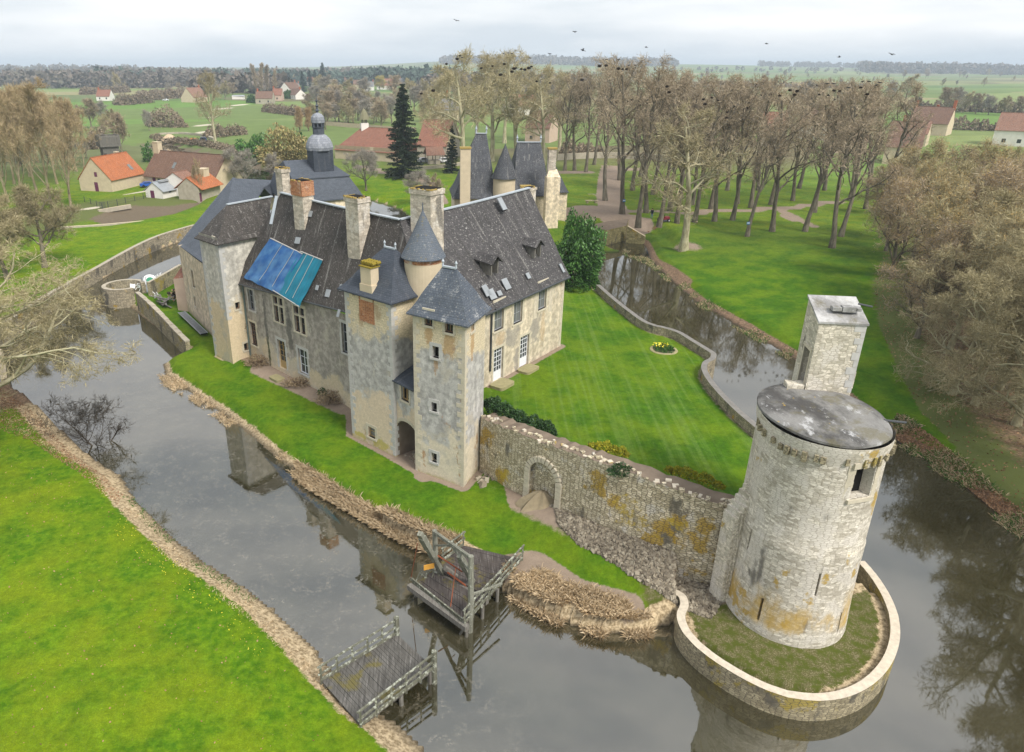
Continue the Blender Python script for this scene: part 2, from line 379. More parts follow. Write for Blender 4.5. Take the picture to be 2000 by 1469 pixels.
flat('denim', (.1,.16,.27), .9, .1, .15)
flat('navy_cloth', (.02,.025,.045), .9, .1, .15)
flat('skin', (.5,.28,.2), .6, .3, .1)
flat('hair', (.05,.03,.02), .8, .2, .1)
flat('crow_black', (.012,.012,.014), .55, .4, .1)
flat('nest', (.03,.022,.016), .95, .05, .4, 6)
flat('log_cut', (.5,.36,.19), .9, .1, .25, 4)
flat('soil', (.19,.15,.115), .95, .05, .35, 1.6)
flat('sign_blue', (.05,.2,.42), .5, .3, .1)
flat('ochre_sheet', (.55,.28,.05), .7, .2, .2)
flat('car_silver', (.4,.42,.45), .3, .5, .1); flat('car_white', (.75,.76,.78), .3, .5, .05); flat('car_blue', (.03,.06,.14), .3, .5, .1)
flat('wall_cream', (.55,.46,.33), .9, .1, .22, 1.2); flat('wall_white', (.72,.69,.64), .9, .1, .15, .8); flat('wall_stone', (.38,.34,.27), .9, .1, .35, 1.5); flat('wall_pink', (.5,.38,.3), .9, .1, .2, 1.)
flat('chimney_red', (.4,.13,.07), .9, .1, .25, 3); flat('sand_heap', (.52,.4,.27), .95, .05, .25, 2); flat('sand_orange', (.5,.2,.08), .95, .05, .25, 2)
def wood(name, ca, cb, lich=.5, sc=(1,14,14)):
    t = NT(name, .9, .15); n = t.noise(1.2, 6, t.map(t.uv, (9,.8,1))); n2 = t.noise(7, 5)
    col = t.val(t.mix(t.step(n, .3, .7), ca, cb), n2, .3)
    if lich: col = t.mix(t.m('MULTIPLY', t.step(t.noise(4.5, 6, None, .7), .66-lich*.14, .72-lich*.14), .85), col, (.43,.45,.38))
    t.set('Base Color', col); t.bump(n, .4, .02); MAT[name] = t.mat
wood('wood_rail', (.10,.10,.075), (.17,.17,.13), .95)
wood('wood_post', (.15,.15,.12), (.26,.26,.215), .6)
wood('wood_grey', (.13,.12,.105), (.2,.19,.17), .1)
def deck(name, ca, cb, moss):
    t = NT(name, .85, .2); n = t.noise(1., 7, t.map(t.uv, (14,.9,1))); n2 = t.noise(1.3, 6); n3 = t.noise(16, 4)
    col = t.mix(t.step(n, .35, .65), ca, cb); col = t.val(col, n2, .35)
    col = t.mix(t.m('MULTIPLY', t.step(n, .6, .7), .4), col, (.3,.28,.27))
    col = t.mix(t.m('MULTIPLY', t.step(t.noise(.9, 6, t.map(t.pos, loc=(3,5,1))), .62-moss*.2, .72-moss*.2), .8), col, (.13,.11,.03))
    col = t.mix(t.step(t.noise(22, 2), .74, .78), col, (.5,.5,.45))
    t.set('Base Color', col); t.bump(n, .5, .02); MAT[name] = t.mat
deck('deck_wood', (.07,.066,.06), (.13,.123,.112), .2)
deck('deck_wood_mossy', (.055,.046,.042), (.095,.083,.076), .5)
def tarp(name, c, cd):
    t = NT(name, .5, .35); n = t.noise(1.6, 6, t.map(t.uv, (1.5,.35,1))); n2 = t.noise(.8, 4)
    col = t.val(t.mix(t.step(n, .35, .65), c, cd), n2, .25)
    t.set('Base Color', col); t.bump(n, .35, .08); MAT[name] = t.mat
tarp('tarp_blue', (.012,.085,.27), (.07,.19,.38)); tarp('tarp_teal', (.001,.14,.22), (.002,.175,.265))
def cement(name='cement_cap', ca=(.07,.067,.064), cb=(.22,.215,.205)):
    t = NT(name, .9, .2); n = t.noise(.5, 8, t.map(t.pos, (1,.6,1)), .68); n2 = t.noise(1.5, 8, t.map(t.pos, (1.2,.6,1), (0,0,.5)), .72); n3 = t.noise(15, 3)
    col = t.mix(t.step(n, .38, .6), ca, cb); col = t.mix(t.m('MULTIPLY', t.step(n2, .555, .66), .8), col, (.46,.46,.46)); col = t.mix(t.m('MULTIPLY', t.step(t.noise(.8, 7, t.map(t.pos, loc=(3,9,0)), .7), .52, .66), .6), col, (.13,.115,.06))
    col = t.mix(t.m('MULTIPLY', t.step(t.noise(2.1, 6, t.map(t.pos, loc=(4,1,0))), .70, .74), .8), col, (.45,.3,.04)); col = t.val(col, n3, .25)
    t.set('Base Color', col); t.bump(n2, .2, .03); MAT[name] = t.mat
cement(); cement('cement_pale', (.22,.215,.21), (.46,.455,.45))
# vegetation
def leafy(name, cols, rough=.8, spec=.15, trans=0.):
    t = NT(name, rough, spec); r = t.rndisl(); n = len(cols)
    col = t.ramp(r, [(i/(n-1) if n > 1 else 0, c) for i, c in enumerate(cols)])
    col = t.val(col, t.noise(.35, 4), .3); col = t.val(col, t.rndobj(), .14)
    t.set('Base Color', col); MAT[name] = t.mat
leafy('twig_brown', [(.23,.18,.12), (.34,.275,.19), (.45,.37,.26)])
leafy('twig_olive', [(.23,.195,.1), (.35,.3,.17), (.46,.4,.25)])
leafy('twig_tan', [(.3,.225,.13), (.43,.335,.2), (.52,.41,.25)])
leafy('twig_grey', [(.25,.225,.19), (.37,.34,.29)])
leafy('bud_orange', [(.40,.24,.075), (.54,.34,.115), (.58,.40,.16), (.40,.30,.11)])
leafy('bud_olive', [(.2,.175,.07), (.3,.26,.11), (.36,.29,.14)])
leafy('bud_yellow', [(.4,.32,.05), (.48,.4,.08)])
leafy('bud_rust', [(.3,.15,.05), (.38,.21,.08)])
leafy('leaf_laurel', [(.022,.06,.014), (.05,.13,.024), (.085,.2,.036), (.12,.26,.06)], .5, .35)
leafy('leaf_conifer', [(.012,.022,.011), (.025,.04,.02), (.04,.056,.027)])
leafy('leaf_conifer_far', [(.014,.034,.026), (.026,.05,.036)])
leafy('leaf_ivy', [(.015,.04,.012), (.03,.075,.02), (.05,.1,.03)], .5, .3)
leafy('leaf_box', [(.02,.055,.015), (.045,.11,.022), (.07,.15,.03)])
leafy('leaf_yellow_green', [(.16,.2,.02), (.32,.3,.02), (.42,.36,.03)])
leafy('leaf_bramble', [(.16,.13,.09), (.25,.2,.14), (.32,.26,.18)])
leafy('leaf_dead', [(.22,.16,.1), (.34,.26,.16), (.14,.1,.07)])
leafy('mistletoe', [(.12,.13,.02), (.2,.2,.03)])
leafy('reed_dry', [(.36,.26,.15), (.52,.4,.25), (.62,.5,.34)])
leafy('reed_green', [(.05,.11,.02), (.1,.19,.04)])
leafy('petal_yellow', [(.75,.6,.03), (.8,.7,.1)])
leafy('rubble_stone', [(.12,.1,.075), (.2,.17,.13), (.28,.24,.18), (.36,.32,.25)])
leafy('far_wood', [(.13,.11,.09), (.18,.15,.125), (.12,.115,.09)])
leafy('far_pine', [(.05,.08,.06), (.08,.11,.085)])
def bark(name, ca, cb, pale=0.):
    t = NT(name, .92, .1); n = t.noise(3., 6, t.map(t.obj, (1,1,.25))); 
    col = t.val(t.mix(t.step(n, .35, .65), ca, cb), t.rndobj(), .15)
    if pale: col = t.mix(t.m('MULTIPLY', t.step(t.noise(.5, 6, t.obj), .48, .6), pale), col, (.42,.40,.26))
    t.set('Base Color', col); t.bump(n, .6, .04); MAT[name] = t.mat
bark('bark_grey', (.11,.095,.07), (.21,.185,.14)); bark('bark_plane', (.26,.23,.14), (.42,.39,.26), .8); bark('bark_brown', (.12,.08,.055), (.2,.14,.1))
bark('bark_poplar', (.2,.165,.1), (.3,.25,.16), .4); bark('bark_dark', (.05,.042,.033), (.09,.075,.06))

def stains(name, pts, colour, strength=.8, nscale=1.6):
    """stains with a place of their own: (x, y, z, horizontal reach, vertical reach)"""
    m = MAT[name]; t = NT.__new__(NT); t.mat = m; t.t = m.node_tree; t._pos = t._uv = t._obj = None; t.b = next(n for n in t.t.nodes if n.type == 'BSDF_PRINCIPLED')
    src = t.b.inputs['Base Color'].links[0].from_socket; n = t.noise(nscale, 7, None, .65); acc = None
    for x, y, z, rh, rv in pts:
        d = t.n('ShaderNodeVectorMath', {0: t.pos, 1: (x,y,z)}, operation='SUBTRACT').outputs[0]; d = t.n('ShaderNodeVectorMath', {0: d, 1: (1/rh,1/rh,1/rv)}, operation='MULTIPLY').outputs[0]
        L = t.n('ShaderNodeVectorMath', {0: d}, operation='LENGTH').outputs['Value']; f = t.step(t.m('ADD', L, t.m('MULTIPLY', t.m('SUBTRACT', n, .5), 2.6)), 1.0, .55)
        acc = f if acc is None else t.m('MAXIMUM', acc, f)
    t.set('Base Color', t.mix(t.m('MULTIPLY', acc, strength), src, t.val(colour, t.noise(8, 5), .35)))
# ------------------------------------------------------------------ ground, moat and lawns
ZL, ZT = 0.9, 4.0        # lower lawn, walled terrace lawn
def poly_at(pts, z): return [at(x, y, z).to_2d() for x, y in pts]
# near bank of the moat, water's edge
BANK_NEAR = poly_at([(0,772),(60,802),(110,842),(160,884),(235,930),(270,988),(330,1042),(400,1097),(470,1142),(530,1187),(600,1255),(650,1310),(700,1360),(770,1410),(840,1475),(960,1600)], 0)
BANK_NEAR += [Vector((6, 12)), Vector((12, 4)), Vector((30, -8))]
BANK_FAR_R = poly_at([(1150,470),(1192,478),(1232,466),(1258,478),(1272,508),(1312,550),(1362,590),(1422,625),(1482,660),(1542,695),(1620,760),(1700,826),(1760,868),(1820,903),(1880,948),(1940,998),(2010,1050),(2120,1140)], 0)
BANK_FAR_R += [Vector((48, 26)), Vector((56, 0))]
BACK = [Vector((28, 112)), Vector((1, 112)), Vector((-9, 148)), Vector((-19, 164)), Vector((-33, 158)), Vector((-44, 134))]
WALL_LEFT_TOP = [(380,440),(310,462),(250,488),(180,525),(130,553),(60,598),(0,640),(-60,690)]
WALL_LEFT = poly_at(WALL_LEFT_TOP, 1.9)
OUTER = BANK_NEAR + BANK_FAR_R[::-1] + BACK + WALL_LEFT
# island edge at water level, going clockwise as seen in the picture from the left round-wall to the tower and back
BC = at(243, 566, 1.6).to_2d()             # little round bastion on the left
ISL_FRONT = poly_at([(366,688),(318,712),(322,735),(350,752),(385,778),(430,806),(490,852),(540,897),(590,932),(640,962),(690,992),(740,1022),(800,1052),(850,1072),(900,1092),(960,1130),(1000,1165),(1060,1195),(1130,1222),(1200,1236),(1262,1232),(1312,1215)], 0)
APRON_PX = [(1283,1146),(1308,1152),(1330,1162),(1337,1180),(1330,1202),(1338,1228),(1360,1255),(1393,1282),(1440,1312),(1495,1340),(1550,1357),(1605,1361),(1655,1352),(1700,1328),(1733,1290),(1748,1245),(1745,1200),(1728,1158),(1703,1120),(1682,1096)]
ZA = 1.25
APRON = poly_at(APRON_PX, ZA)
MW_PX = [(1168,556),(1205,588),(1250,622),(1275,634),(1300,640),(1325,648),(1352,664),(1378,680),(1393,690),(1391,700),(1378,708),(1376,722),(1388,744),(1412,772),(1440,800),(1485,838)]
ZMW = 4.75
MW = poly_at(MW_PX, ZMW)
TWR = edge(1530,1186,1614,815,.9)           # ruined round tower: axis and slab height
TC2 = TWR.to_2d()
ISLAND = ISL_FRONT + APRON[4:] + [TC2+Vector((4.2,1.6))] + MW[::-1] + [Vector((14,82)), Vector((10, 96)), Vector((-10, 104)), Vector((-26, 104)), Vector((-38, 96))] + \
         [at(330, 520, 1.6).to_2d(), at(290,548,1.6).to_2d()] + [BC+Vector((2.4*math.cos(a), 2.4*math.sin(a))) for a in [R(60),R(110),R(160),R(210),R(260),R(300)]]
# castle corners needed by the terrace
RT_l, RT_f, RT_r = edge(812,918,806,603,ZL), edge(905,952,909,632,ZL), edge(938,910,948,604,ZL)
WG_A, WG_B = edge(958,752,957,600,ZT), edge(1092,676,1106,534,ZT)
CW_PX = [((936,919),.9,(939,817)),((1020,967),1.1,(1005,847)),((1080,990),1.5,(1068,871)),((1200,1026),2.2,(1155,907)),((1349,1080),2.5,(1325,967)),((1421,1104),2.4,(1415,991))]
CW = [edge(b[0],b[1],t[0],t[1],z) for b, z, t in CW_PX]
CWd = (CW[-1]-CW[0]).to_2d().normalized(); CWn = Vector((-CWd.y, CWd.x))
if CWn.y < 0: CWn = -CWn
TERR = [RT_r.to_2d()+CWn*.9] + [p.to_2d()+CWn*.95 for p in CW[1:]] + [TC2+Vector((-1,2.2)), TC2+Vector((1.5,2.8))] + MW[::-1] + [Vector((16,86)), Vector((2,90)), Vector((-6,70)), Vector((-2,56))]

def seg_dist(X, Y, poly, closed=True):
    d = np.full(X.shape, 1e9); n = len(poly)
    for i in range(n if closed else n-1):
        a, b = poly[i], poly[(i+1) % n]
        vx, vy = b[0]-a[0], b[1]-a[1]; L2 = vx*vx+vy*vy+1e-12
        t = np.clip(((X-a[0])*vx+(Y-a[1])*vy)/L2, 0, 1)
        d = np.minimum(d, (X-a[0]-t*vx)**2+(Y-a[1]-t*vy)**2)
    return np.sqrt(d)
def inside(X, Y, poly):
    c = np.zeros(X.shape, bool); n = len(poly)
    for i in range(n):
        a, b = poly[i], poly[(i+1) % n]
        k = ((a[1] > Y) != (b[1] > Y))
        with np.errstate(divide='ignore', invalid='ignore'):
            xx = (b[0]-a[0])*(Y-a[1])/((b[1]-a[1]) if b[1] != a[1] else 1e-9)+a[0]
        c ^= k & (X < xx)
    return c
def sst(x, a, b):
    t = np.clip((x-a)/(b-a), 0, 1); return t*t*(3-2*t)
def vnoise(X, Y, s, seed=0):
    r = np.random.RandomState(seed); T = r.rand(64, 64)
    x, y = X/s, Y/s; xi, yi = np.floor(x).astype(int), np.floor(y).astype(int); fx, fy = x-xi, y-yi
    fx, fy = fx*fx*(3-2*fx), fy*fy*(3-2*fy); g = lambda i, j: T[i % 64, j % 64]
    return (g(xi,yi)*(1-fx)+g(xi+1,yi)*fx)*(1-fy)+(g(xi,yi+1)*(1-fx)+g(xi+1,yi+1)*fx)*fy
COURT = at(1150, 425, 2.6).to_2d()
BRIDGE_C = at(1205, 450, 2.6).to_2d()
RIVER = [at(x, y, .5).to_2d() for x, y in [(300,281),(330,292),(365,303),(400,313),(440,324),(480,334),(520,345),(560,362)]]
POND = poly_at([(165,432),(200,412),(260,398),(310,400),(360,398),(400,390),(404,396),(380,408),(330,425),(280,436),(200,443)], .8)
def ground_h(X, Y):
    X = np.asarray(X, float); Y = np.asarray(Y, float)
    ino, ini, int_ = inside(X, Y, OUTER), inside(X, Y, ISLAND), inside(X, Y, TERR)
    do, di = seg_dist(X, Y, OUTER), seg_dist(X, Y, ISLAND); dt = seg_dist(X, Y, TERR)
    n = vnoise(X, Y, 7., 1)*.6+vnoise(X, Y, 2.3, 2)*.25
    # land beyond the moat
    land = .1+.8*sst(do, 0, 2.2)+.3*sst(do, 2, 12)+(n-.4)*.25
    dwl = seg_dist(X, Y, WALL_LEFT, False); land = np.where(dwl < 30, np.maximum(land, 1.75*(1-sst(dwl, 8, 30))), land)
    dc = np.hypot(X-COURT.x, Y-COURT.y); land = np.maximum(land, 2.6*(1-sst(dc, 10, 34))*np.where(Y > 92, 1, 0)*sst(do, 2.0, 6.0))
    # right park rises gently
    land = np.where((X > 8) & (Y < 130), np.maximum(land, land+.5*sst(do, 4, 25)), land)
    # distance: hills
    D = np.hypot(X, Y); az = np.degrees(np.arctan2(X, Y))
    hill = 14+34*np.exp(-((az-2)/9)**2)+20*np.exp(-((az-17)/10)**2)-12*sst(az, 26, 36)+8*np.exp(-((az+30)/10)**2)
    hill = hill*(.86+.28*vnoise(az*1.0, D/900, 6., 4))
    land = land+hill*sst(D, 1500, 4200)+vnoise(X, Y, 160., 5)*4*sst(D, 200, 700)
    dr = seg_dist(X, Y, RIVER, False); land = np.where(dr < 6.5, np.minimum(land, -.4+1.4*sst(dr, 4.2, 6.5)), land)
    inp, dp = inside(X, Y, POND), seg_dist(X, Y, POND); land = np.where(inp, land-.9*sst(dp, 0, 2.0), land)
    moat = -.9*sst(np.minimum(do, di), .0, 1.6)-.12
    low = .02+(ZL-.02)*sst(di, 0, 1.5)+(n-.4)*.12
    dfac = seg_dist(X, Y, [Vector((-19.5,64)), Vector((-7.9,54.5))], False); low = low+.45*(1-sst(dfac, .2, 2.6))
    # rubble and grass rise to the curtain wall
    dcw = seg_dist(X, Y, [p.to_2d() for p in CW], False)
    s = (X-CW[0].x)*CWd.x+(Y-CW[0].y)*CWd.y; Lw = (CW[-1]-CW[0]).to_2d().length
    base = np.interp(s/Lw, [0,.18,.3,.55,.85,1.0], [.9,1.1,1.4,2.1,2.4,1.6])
    low = np.where((s > -1) & (s < Lw+.6), np.maximum(low, ZL+(base-ZL)*(1-sst(dcw, .2, 3.4))), low)
    da = np.hypot(X-TC2.x, Y-TC2.y); low = np.where(da < 5.6, .92+(n-.4)*.1+.12*(1-sst(da, 2.7, 3.6)), low)
    wtop = np.interp(s/Lw, [0,.3,.6,1], [CW[0].z, CW[2].z, CW[3].z, CW[-1].z])
    ter = ZT+(n-.4)*.12; ter = np.where((s > 0) & (s < Lw), np.maximum(ter, ZT+(wtop-.12-ZT)*(1-sst(dcw, .5, 2.1))), ter)
    h = np.where(ino, moat, land); h = np.where(ini, low, h); h = np.where(int_, ter, h)
    return h
def gh(x, y): return float(ground_h(np.array([x]), np.array([y]))[0])
def _axis(lo, hi, step, far_, g=1.09):
    a = list(np.arange(lo, hi, step)); s = step; v = a[-1]
    while v < far_[1]: s *= g; v += s; a.append(v)
    s = step; v = a[0]; b = []
    while v > far_[0]: s *= g; v -= s; b.append(v)
    return np.array(b[::-1]+a)
GX = _axis(-46, 46, .26, (-9000, 9000)); GY = _axis(14, 82, .26, (-120, 9500), 1.045)
X, Y = np.meshgrid(GX, GY); Zg = ground_h(X, Y)
nx, ny = len(GX), len(GY)
idx = np.arange(nx*ny).reshape(ny, nx)
gf = np.stack([idx[:-1,:-1], idx[:-1,1:], idx[1:,1:], idx[1:,:-1]], -1).reshape(-1, 4)
ino, ini, int_ = inside(X, Y, OUTER), inside(X, Y, ISLAND), inside(X, Y, TERR)
do, di = seg_dist(X, Y, OUTER), seg_dist(X, Y, ISLAND)
near_bank = seg_dist(X, Y, BANK_NEAR, False); right_bank = seg_dist(X, Y, BANK_FAR_R, False)
out = ~ino
dcw = seg_dist(X, Y, [p.to_2d() for p in CW], False); da = np.hypot(X-TC2.x, Y-TC2.y)
dry = np.where(out, (1-sst(near_bank, .9, 2.1)), 0)
dry = np.maximum(dry, np.where(ini & ~int_, (1-sst(di, .3, 1.0))*.9, 0))
dry = np.where(ino & ~ini, 1., dry)
leaf = np.where(out & (X > 0), (1-sst(right_bank, .4, 1.5)), 0)
thk = at(1990, 930, .8); dth = np.hypot(X-34, (Y-40)*.9)
TH = poly_at([(1700,560),(1715,640),(1760,730),(1800,800),(1850,850),(1900,900),(2000,990),(2100,1060),(2600,800),(2400,500),(1760,420)], 1.2)
leaf = np.maximum(leaf, np.where(inside(X, Y, TH), .55*sst(seg_dist(X, Y, TH), 0, 5), 0))
LB = at(20, 780, .6); leaf = np.maximum(leaf, np.where(out, 1-sst(np.hypot(X-LB.x, Y-LB.y), 1.5, 6.), 0))
leaf = np.maximum(leaf, np.where(out & (X > 0), 1-sst(seg_dist(X, Y, poly_at([(1165,470),(1200,478),(1240,485),(1290,520),(1330,552)], .5), False), .5, 2.4), 0))
# bare earth: paths, court, wall foot, soil on the curtain wall, pond mud
def path(pts, z, wd): 
    d = seg_dist(X, Y, poly_at(pts, z), False); return 1-sst(d, wd*.6, wd)
earth = path([(1110,420),(1170,425),(1240,425),(1290,418),(1380,412),(1470,408),(1560,402),(1640,392)], 1.4, 1.9)
earth = np.maximum(earth, path([(1195,430),(1195,400),(1190,375),(1190,345),(1195,320)], 1.8, 3.4))
earth = np.maximum(earth, path([(1125,425),(1150,410),(1200,425),(1235,432)], 2.4, 4.6))
earth = np.maximum(earth, .85*path([(1520,405),(1550,425),(1590,445)], 1.4, 1.7))
earth = np.maximum(earth, path([(860,395),(840,360),(820,349),(760,338),(700,325)], 1.2, 2.2))
earth = np.maximum(earth, path([(640,246),(560,240),(440,205)], 1., .1))
earth = np.maximum(earth, path([(1090,338),(1180,334),(1250,330)], 1.2, 2.))
earth = np.maximum(earth, np.where(int_, 1-sst(dcw, .9, 1.5), 0))
earth = np.maximum(earth, np.where(ini & ~int_ & (da > 2), .85*(1-sst(dcw, .6, 2.6))*np.where(X > 4, 1, .4), 0))
dfac = seg_dist(X, Y, [Vector((-19.5,64)), Vector((-7.9,54.2)), Vector((-7.2,49)), Vector((-3.6,45.4)), Vector((-2,43.7)), Vector((1.2,41.4)), Vector((2.5,44))], False)
earth = np.maximum(earth, np.where(ini & ~int_, .9*(1-sst(dfac, .25, .7)), 0))
earth = np.maximum(earth, np.where(ini & ~int_, .95*(1-sst(seg_dist(X, Y, [Vector((-17,61.5)), Vector((-8.2,53.6))], False), .6, 1.7)), 0))
earth = np.maximum(earth, np.where(int_, .75*(1-sst(seg_dist(X, Y, [WG_A.to_2d(), WG_B.to_2d()], False), .2, .9)), 0))
earth = np.maximum(earth, np.where(int_, .55*(1-sst(seg_dist(X, Y, MW, False), .25, .9)), 0))
earth = np.maximum(earth, np.where(ini & ~int_, path([(960,1120),(1040,1105),(1120,1160),(1220,1190)], .6, 1.3)*.8, 0))
earth = np.maximum(earth, np.where(ini & ~int_, path([(790,895),(800,860),(830,930)], .9, .9), 0))
tb = at(1335, 485, 1.3); earth = np.maximum(earth, .6*(1-sst(np.hypot(X-tb.x-1, Y-tb.y-1), 1, 4.5)))
tb2 = at(1155, 372, 2.); earth = np.maximum(earth, .5*(1-sst(np.hypot(X-tb2.x, Y-tb2.y), .5, 2.5)))
mud = np.where(inside(X, Y, POND), sst(seg_dist(X, Y, POND), .2, 1.6), 0); mud = np.maximum(mud, np.where(out, .8*(1-sst(seg_dist(X, Y, RIVER, False), 6, 9.5)), 0))
pale = np.maximum(path([(140,417),(165,411),(198,407)], 1., 1.1), .75*path([(255,382),(275,376),(296,372)], 1., 1.3))
pale = np.maximum(pale, path([(432,255),(400,262),(396,240),(440,215),(470,210)], 1., .9)); pale = np.maximum(pale, path([(420,284),(445,287),(460,286)], 1., 1.2))
moss = np.where((da < 5.8) & ini & ~int_, 1-.6*(1-sst(da, 2.7, 3.5)), 0)
moss = np.maximum(moss, np.where(ini & ~int_ & (X > 9), .9*sst(X, 9, 12), 0))
park = np.where(out & (X > 5) & (Y > 40), .34*sst(Y, 90, 120)*(1-sst(Y,150,200)), 0); park = np.maximum(park, np.where(inside(X, Y, TH), .6, 0))
park = np.maximum(park, np.where(out & (X < -36), .75*sst(seg_dist(X, Y, WALL_LEFT, False), 15, 30)*(1-sst(np.hypot((X+62)/24, (Y-118)/46), .7, 1.1)), 0))
deep = np.where(ini, .55, 0); deep = np.where(int_, .75, deep); deep = np.where(out & (X > 5) & (Y < 120), .8, deep)
gme = mesh_np('ground', np.stack([X, Y, Zg], -1).reshape(-1, 3), gf, [], True)
for nm, a in (('dry',dry),('leaf',leaf),('earth',earth),('mud',mud),('pale',pale),('moss',moss),('park',park),('deep',deep)):
    at_ = gme.attributes.new(nm, 'FLOAT', 'POINT'); at_.data.foreach_set('value', np.ascontiguousarray(a, dtype=np.float32).ravel())
def ground_mat():
    t = NT('ground_cover', .95, .1); n1 = t.noise(.35, 6); n2 = t.noise(2.2, 6, None, .65); n3 = t.noise(18, 5, None, .7); n4 = t.noise(.09, 4)
    g = t.mix(t.step(n2, .3, .7), (.048,.132,.004), (.106,.188,.006)); g = t.mix(t.step(n1, .35, .7), g, t.mix(n3, (.094,.174,.005), (.188,.225,.008)))
    gd = t.mix(t.step(n1, .35, .65), (.036,.104,.005), (.086,.155,.007)); g = t.mix(t.attr('deep'), g, gd)
    # mower lines on the terrace run along the wall direction
    mv = t.map(t.pos, (1,1,1), (0,0,.06)); tl = t.m('MULTIPLY', t.step(t.attr('deep'), .62, .72), t.step(t.attr('deep'), .795, .77))
    st = t.noise(1.1, 3, t.map(mv, (2.3,.04,.05))); g = t.mix(t.m('MULTIPLY', t.step(st, .46, .66), t.m('MULTIPLY', tl, .24)), g, (.17,.25,.07))
    g = t.mix(t.m('MULTIPLY', t.attr('park'), t.step(n2, .25, .6)), g, t.mix(n2, (.13,.12,.045), (.10,.14,.025)))
    g = t.val(g, t.noise(7.5, 5, None, .8), .5); g = t.val(g, t.noise(3.6, 5, t.map(t.pos, loc=(2,4,6)), .75), .3); g = t.val(g, n3, .5); g = t.val(g, n2, .38); g = t.val(g, t.noise(.8, 5, t.map(t.pos, loc=(8,8,8))), .25)
    sp = t.noise(3.1, 4, t.map(t.pos, loc=(5,5,5)), .7); g = t.mix(t.m('MULTIPLY', t.step(sp, .69, .74), .5), g, (.30,.24,.15))     # mole casts, leaves
    g = t.mix(t.m('MULTIPLY', t.step(t.noise(26, 2, t.map(t.pos, loc=(1,2,3))), .76, .79), .7), g, (.42,.3,.1))
    def zone(g, name, col, amp=.9):
        f = t.step(t.m('ADD', t.attr(name), t.m('MULTIPLY', t.m('SUBTRACT', t.m('ADD', t.m('MULTIPLY', n2, .6), t.m('MULTIPLY', n3, .4)), .5), amp)), .36, .6)
        return t.mix(f, g, col)
    # far fields
    D = t.n('ShaderNodeVectorMath', {0: t.pos}, operation='LENGTH').outputs['Value']
    fv = t.map(t.pos, (.005,.0105,0), (0,0,.25)); cell = t.n('ShaderNodeTexVoronoi', {'Vector': fv, 'Scale': 1.}).outputs['Color']
    cs = t.n('ShaderNodeSeparateColor', {0: cell}).outputs[0]
    field = t.ramp(cs, [(0,(.09,.15,.035)),(.25,(.17,.21,.075)),(.42,(.12,.21,.045)),(.58,(.26,.23,.12)),(.72,(.19,.24,.08)),(.86,(.15,.13,.075)),(1,(.10,.17,.045))]); field = t.val(field, n4, .25); field = t.val(field, n1, .15)
    g = t.mix(t.step(D, 165, 260), g, field)
    nl = t.noise(5., 5, None, .7)
    g = zone(g, 'moss', t.mix(t.step(n2, .4, .6), (.075,.09,.016), t.mix(t.step(n3, .45, .65), (.09,.085,.03), (.24,.21,.13))))
    g = zone(g, 'park', t.mix(n3, (.12,.12,.05), (.1,.14,.03)), .5)
    g = zone(g, 'mud', t.mix(n2, (.10,.08,.055), (.19,.15,.105)))
    g = zone(g, 'dry', t.val(t.mix(t.step(nl, .35, .65), (.2,.15,.085), (.54,.43,.28)), t.noise(.7,5), .3), 1.7)
    g = zone(g, 'leaf', t.mix(t.step(nl, .38, .62), (.11,.078,.052), (.28,.185,.12)))
    g = zone(g, 'earth', t.val(t.mix(n2, (.19,.145,.11), (.33,.26,.2)), n3, .35))
    g = zone(g, 'pale', (.5,.45,.36))
    wet = t.m('MULTIPLY', t.step(t.z(), .28, -.02), t.step(D, 210, 190)); g = t.mix(t.m('MULTIPLY', wet, .8), g, (.045,.038,.028))
    t.set('Base Color', g); t.bump(t.m('ADD', n3, n2), .5, .06); MAT['ground'] = t.mat; gme.materials.append(t.mat)
ground_mat()
link('ground', gme, kind='structure')
# water
def water_mat():
    t = NT('moat_water', .035, .5); n = t.noise(.22, 5); n2 = t.noise(1.1, 7, None, .7); n3 = t.noise(5., 6, None, .75)
    col = t.mix(t.step(n, .35, .65), (.026,.023,.010), (.052,.047,.027))
    px = t.n('ShaderNodeSeparateXYZ', {'Vector': t.pos}).outputs['X']
    alg = t.m('MULTIPLY', t.m('MULTIPLY', t.step(n2, .47, .6), t.step(n3, .47, .58)), t.step(t.m('ADD', px, t.m('MULTIPLY', n, 10)), 12, 4))
    col = t.mix(t.m('MULTIPLY', alg, .6), col, (.16,.14,.1))
    t.set('Base Color', col); t.set('IOR', 2.6); t.set('Roughness', t.m('ADD', .03, t.m('MULTIPLY', alg, .15)))
    t.bump(t.noise(2.5, 3), .04, .02); MAT['moat_water'] = t.mat
water_mat()
mb = MB(); c = [Vector((-95,60)), Vector((-95,-20)), Vector((75,-20)), Vector((75,60)), Vector((60,130)), Vector((0,172)), Vector((-95,172))]
mb.face([(p.x, p.y, 0) for p in [c[1],c[2],c[3],c[4],c[5],c[6],c[0]]]); mb.build('moat_water', MAT['moat_water'], kind='structure')
mb = MB()
for i in range(len(RIVER)-1):
    a, b = RIVER[i], RIVER[i+1]; n = Vector((-(b-a).y, (b-a).x)).normalized()*5.2
    mb.face([(a-n).to_3d(), (b-n).to_3d(), (b+n).to_3d(), (a+n).to_3d()])
for q in mb.v: q.z = .32
_r = mb.build('river_water', MAT['moat_water'], kind='structure')
import sys; sys.stderr.write(repr(("TWR",TWR,"RT",RT_l,RT_f,RT_r,"WG",WG_A,WG_B,"CW",CW,nx*ny,BC,COURT))+"\n")

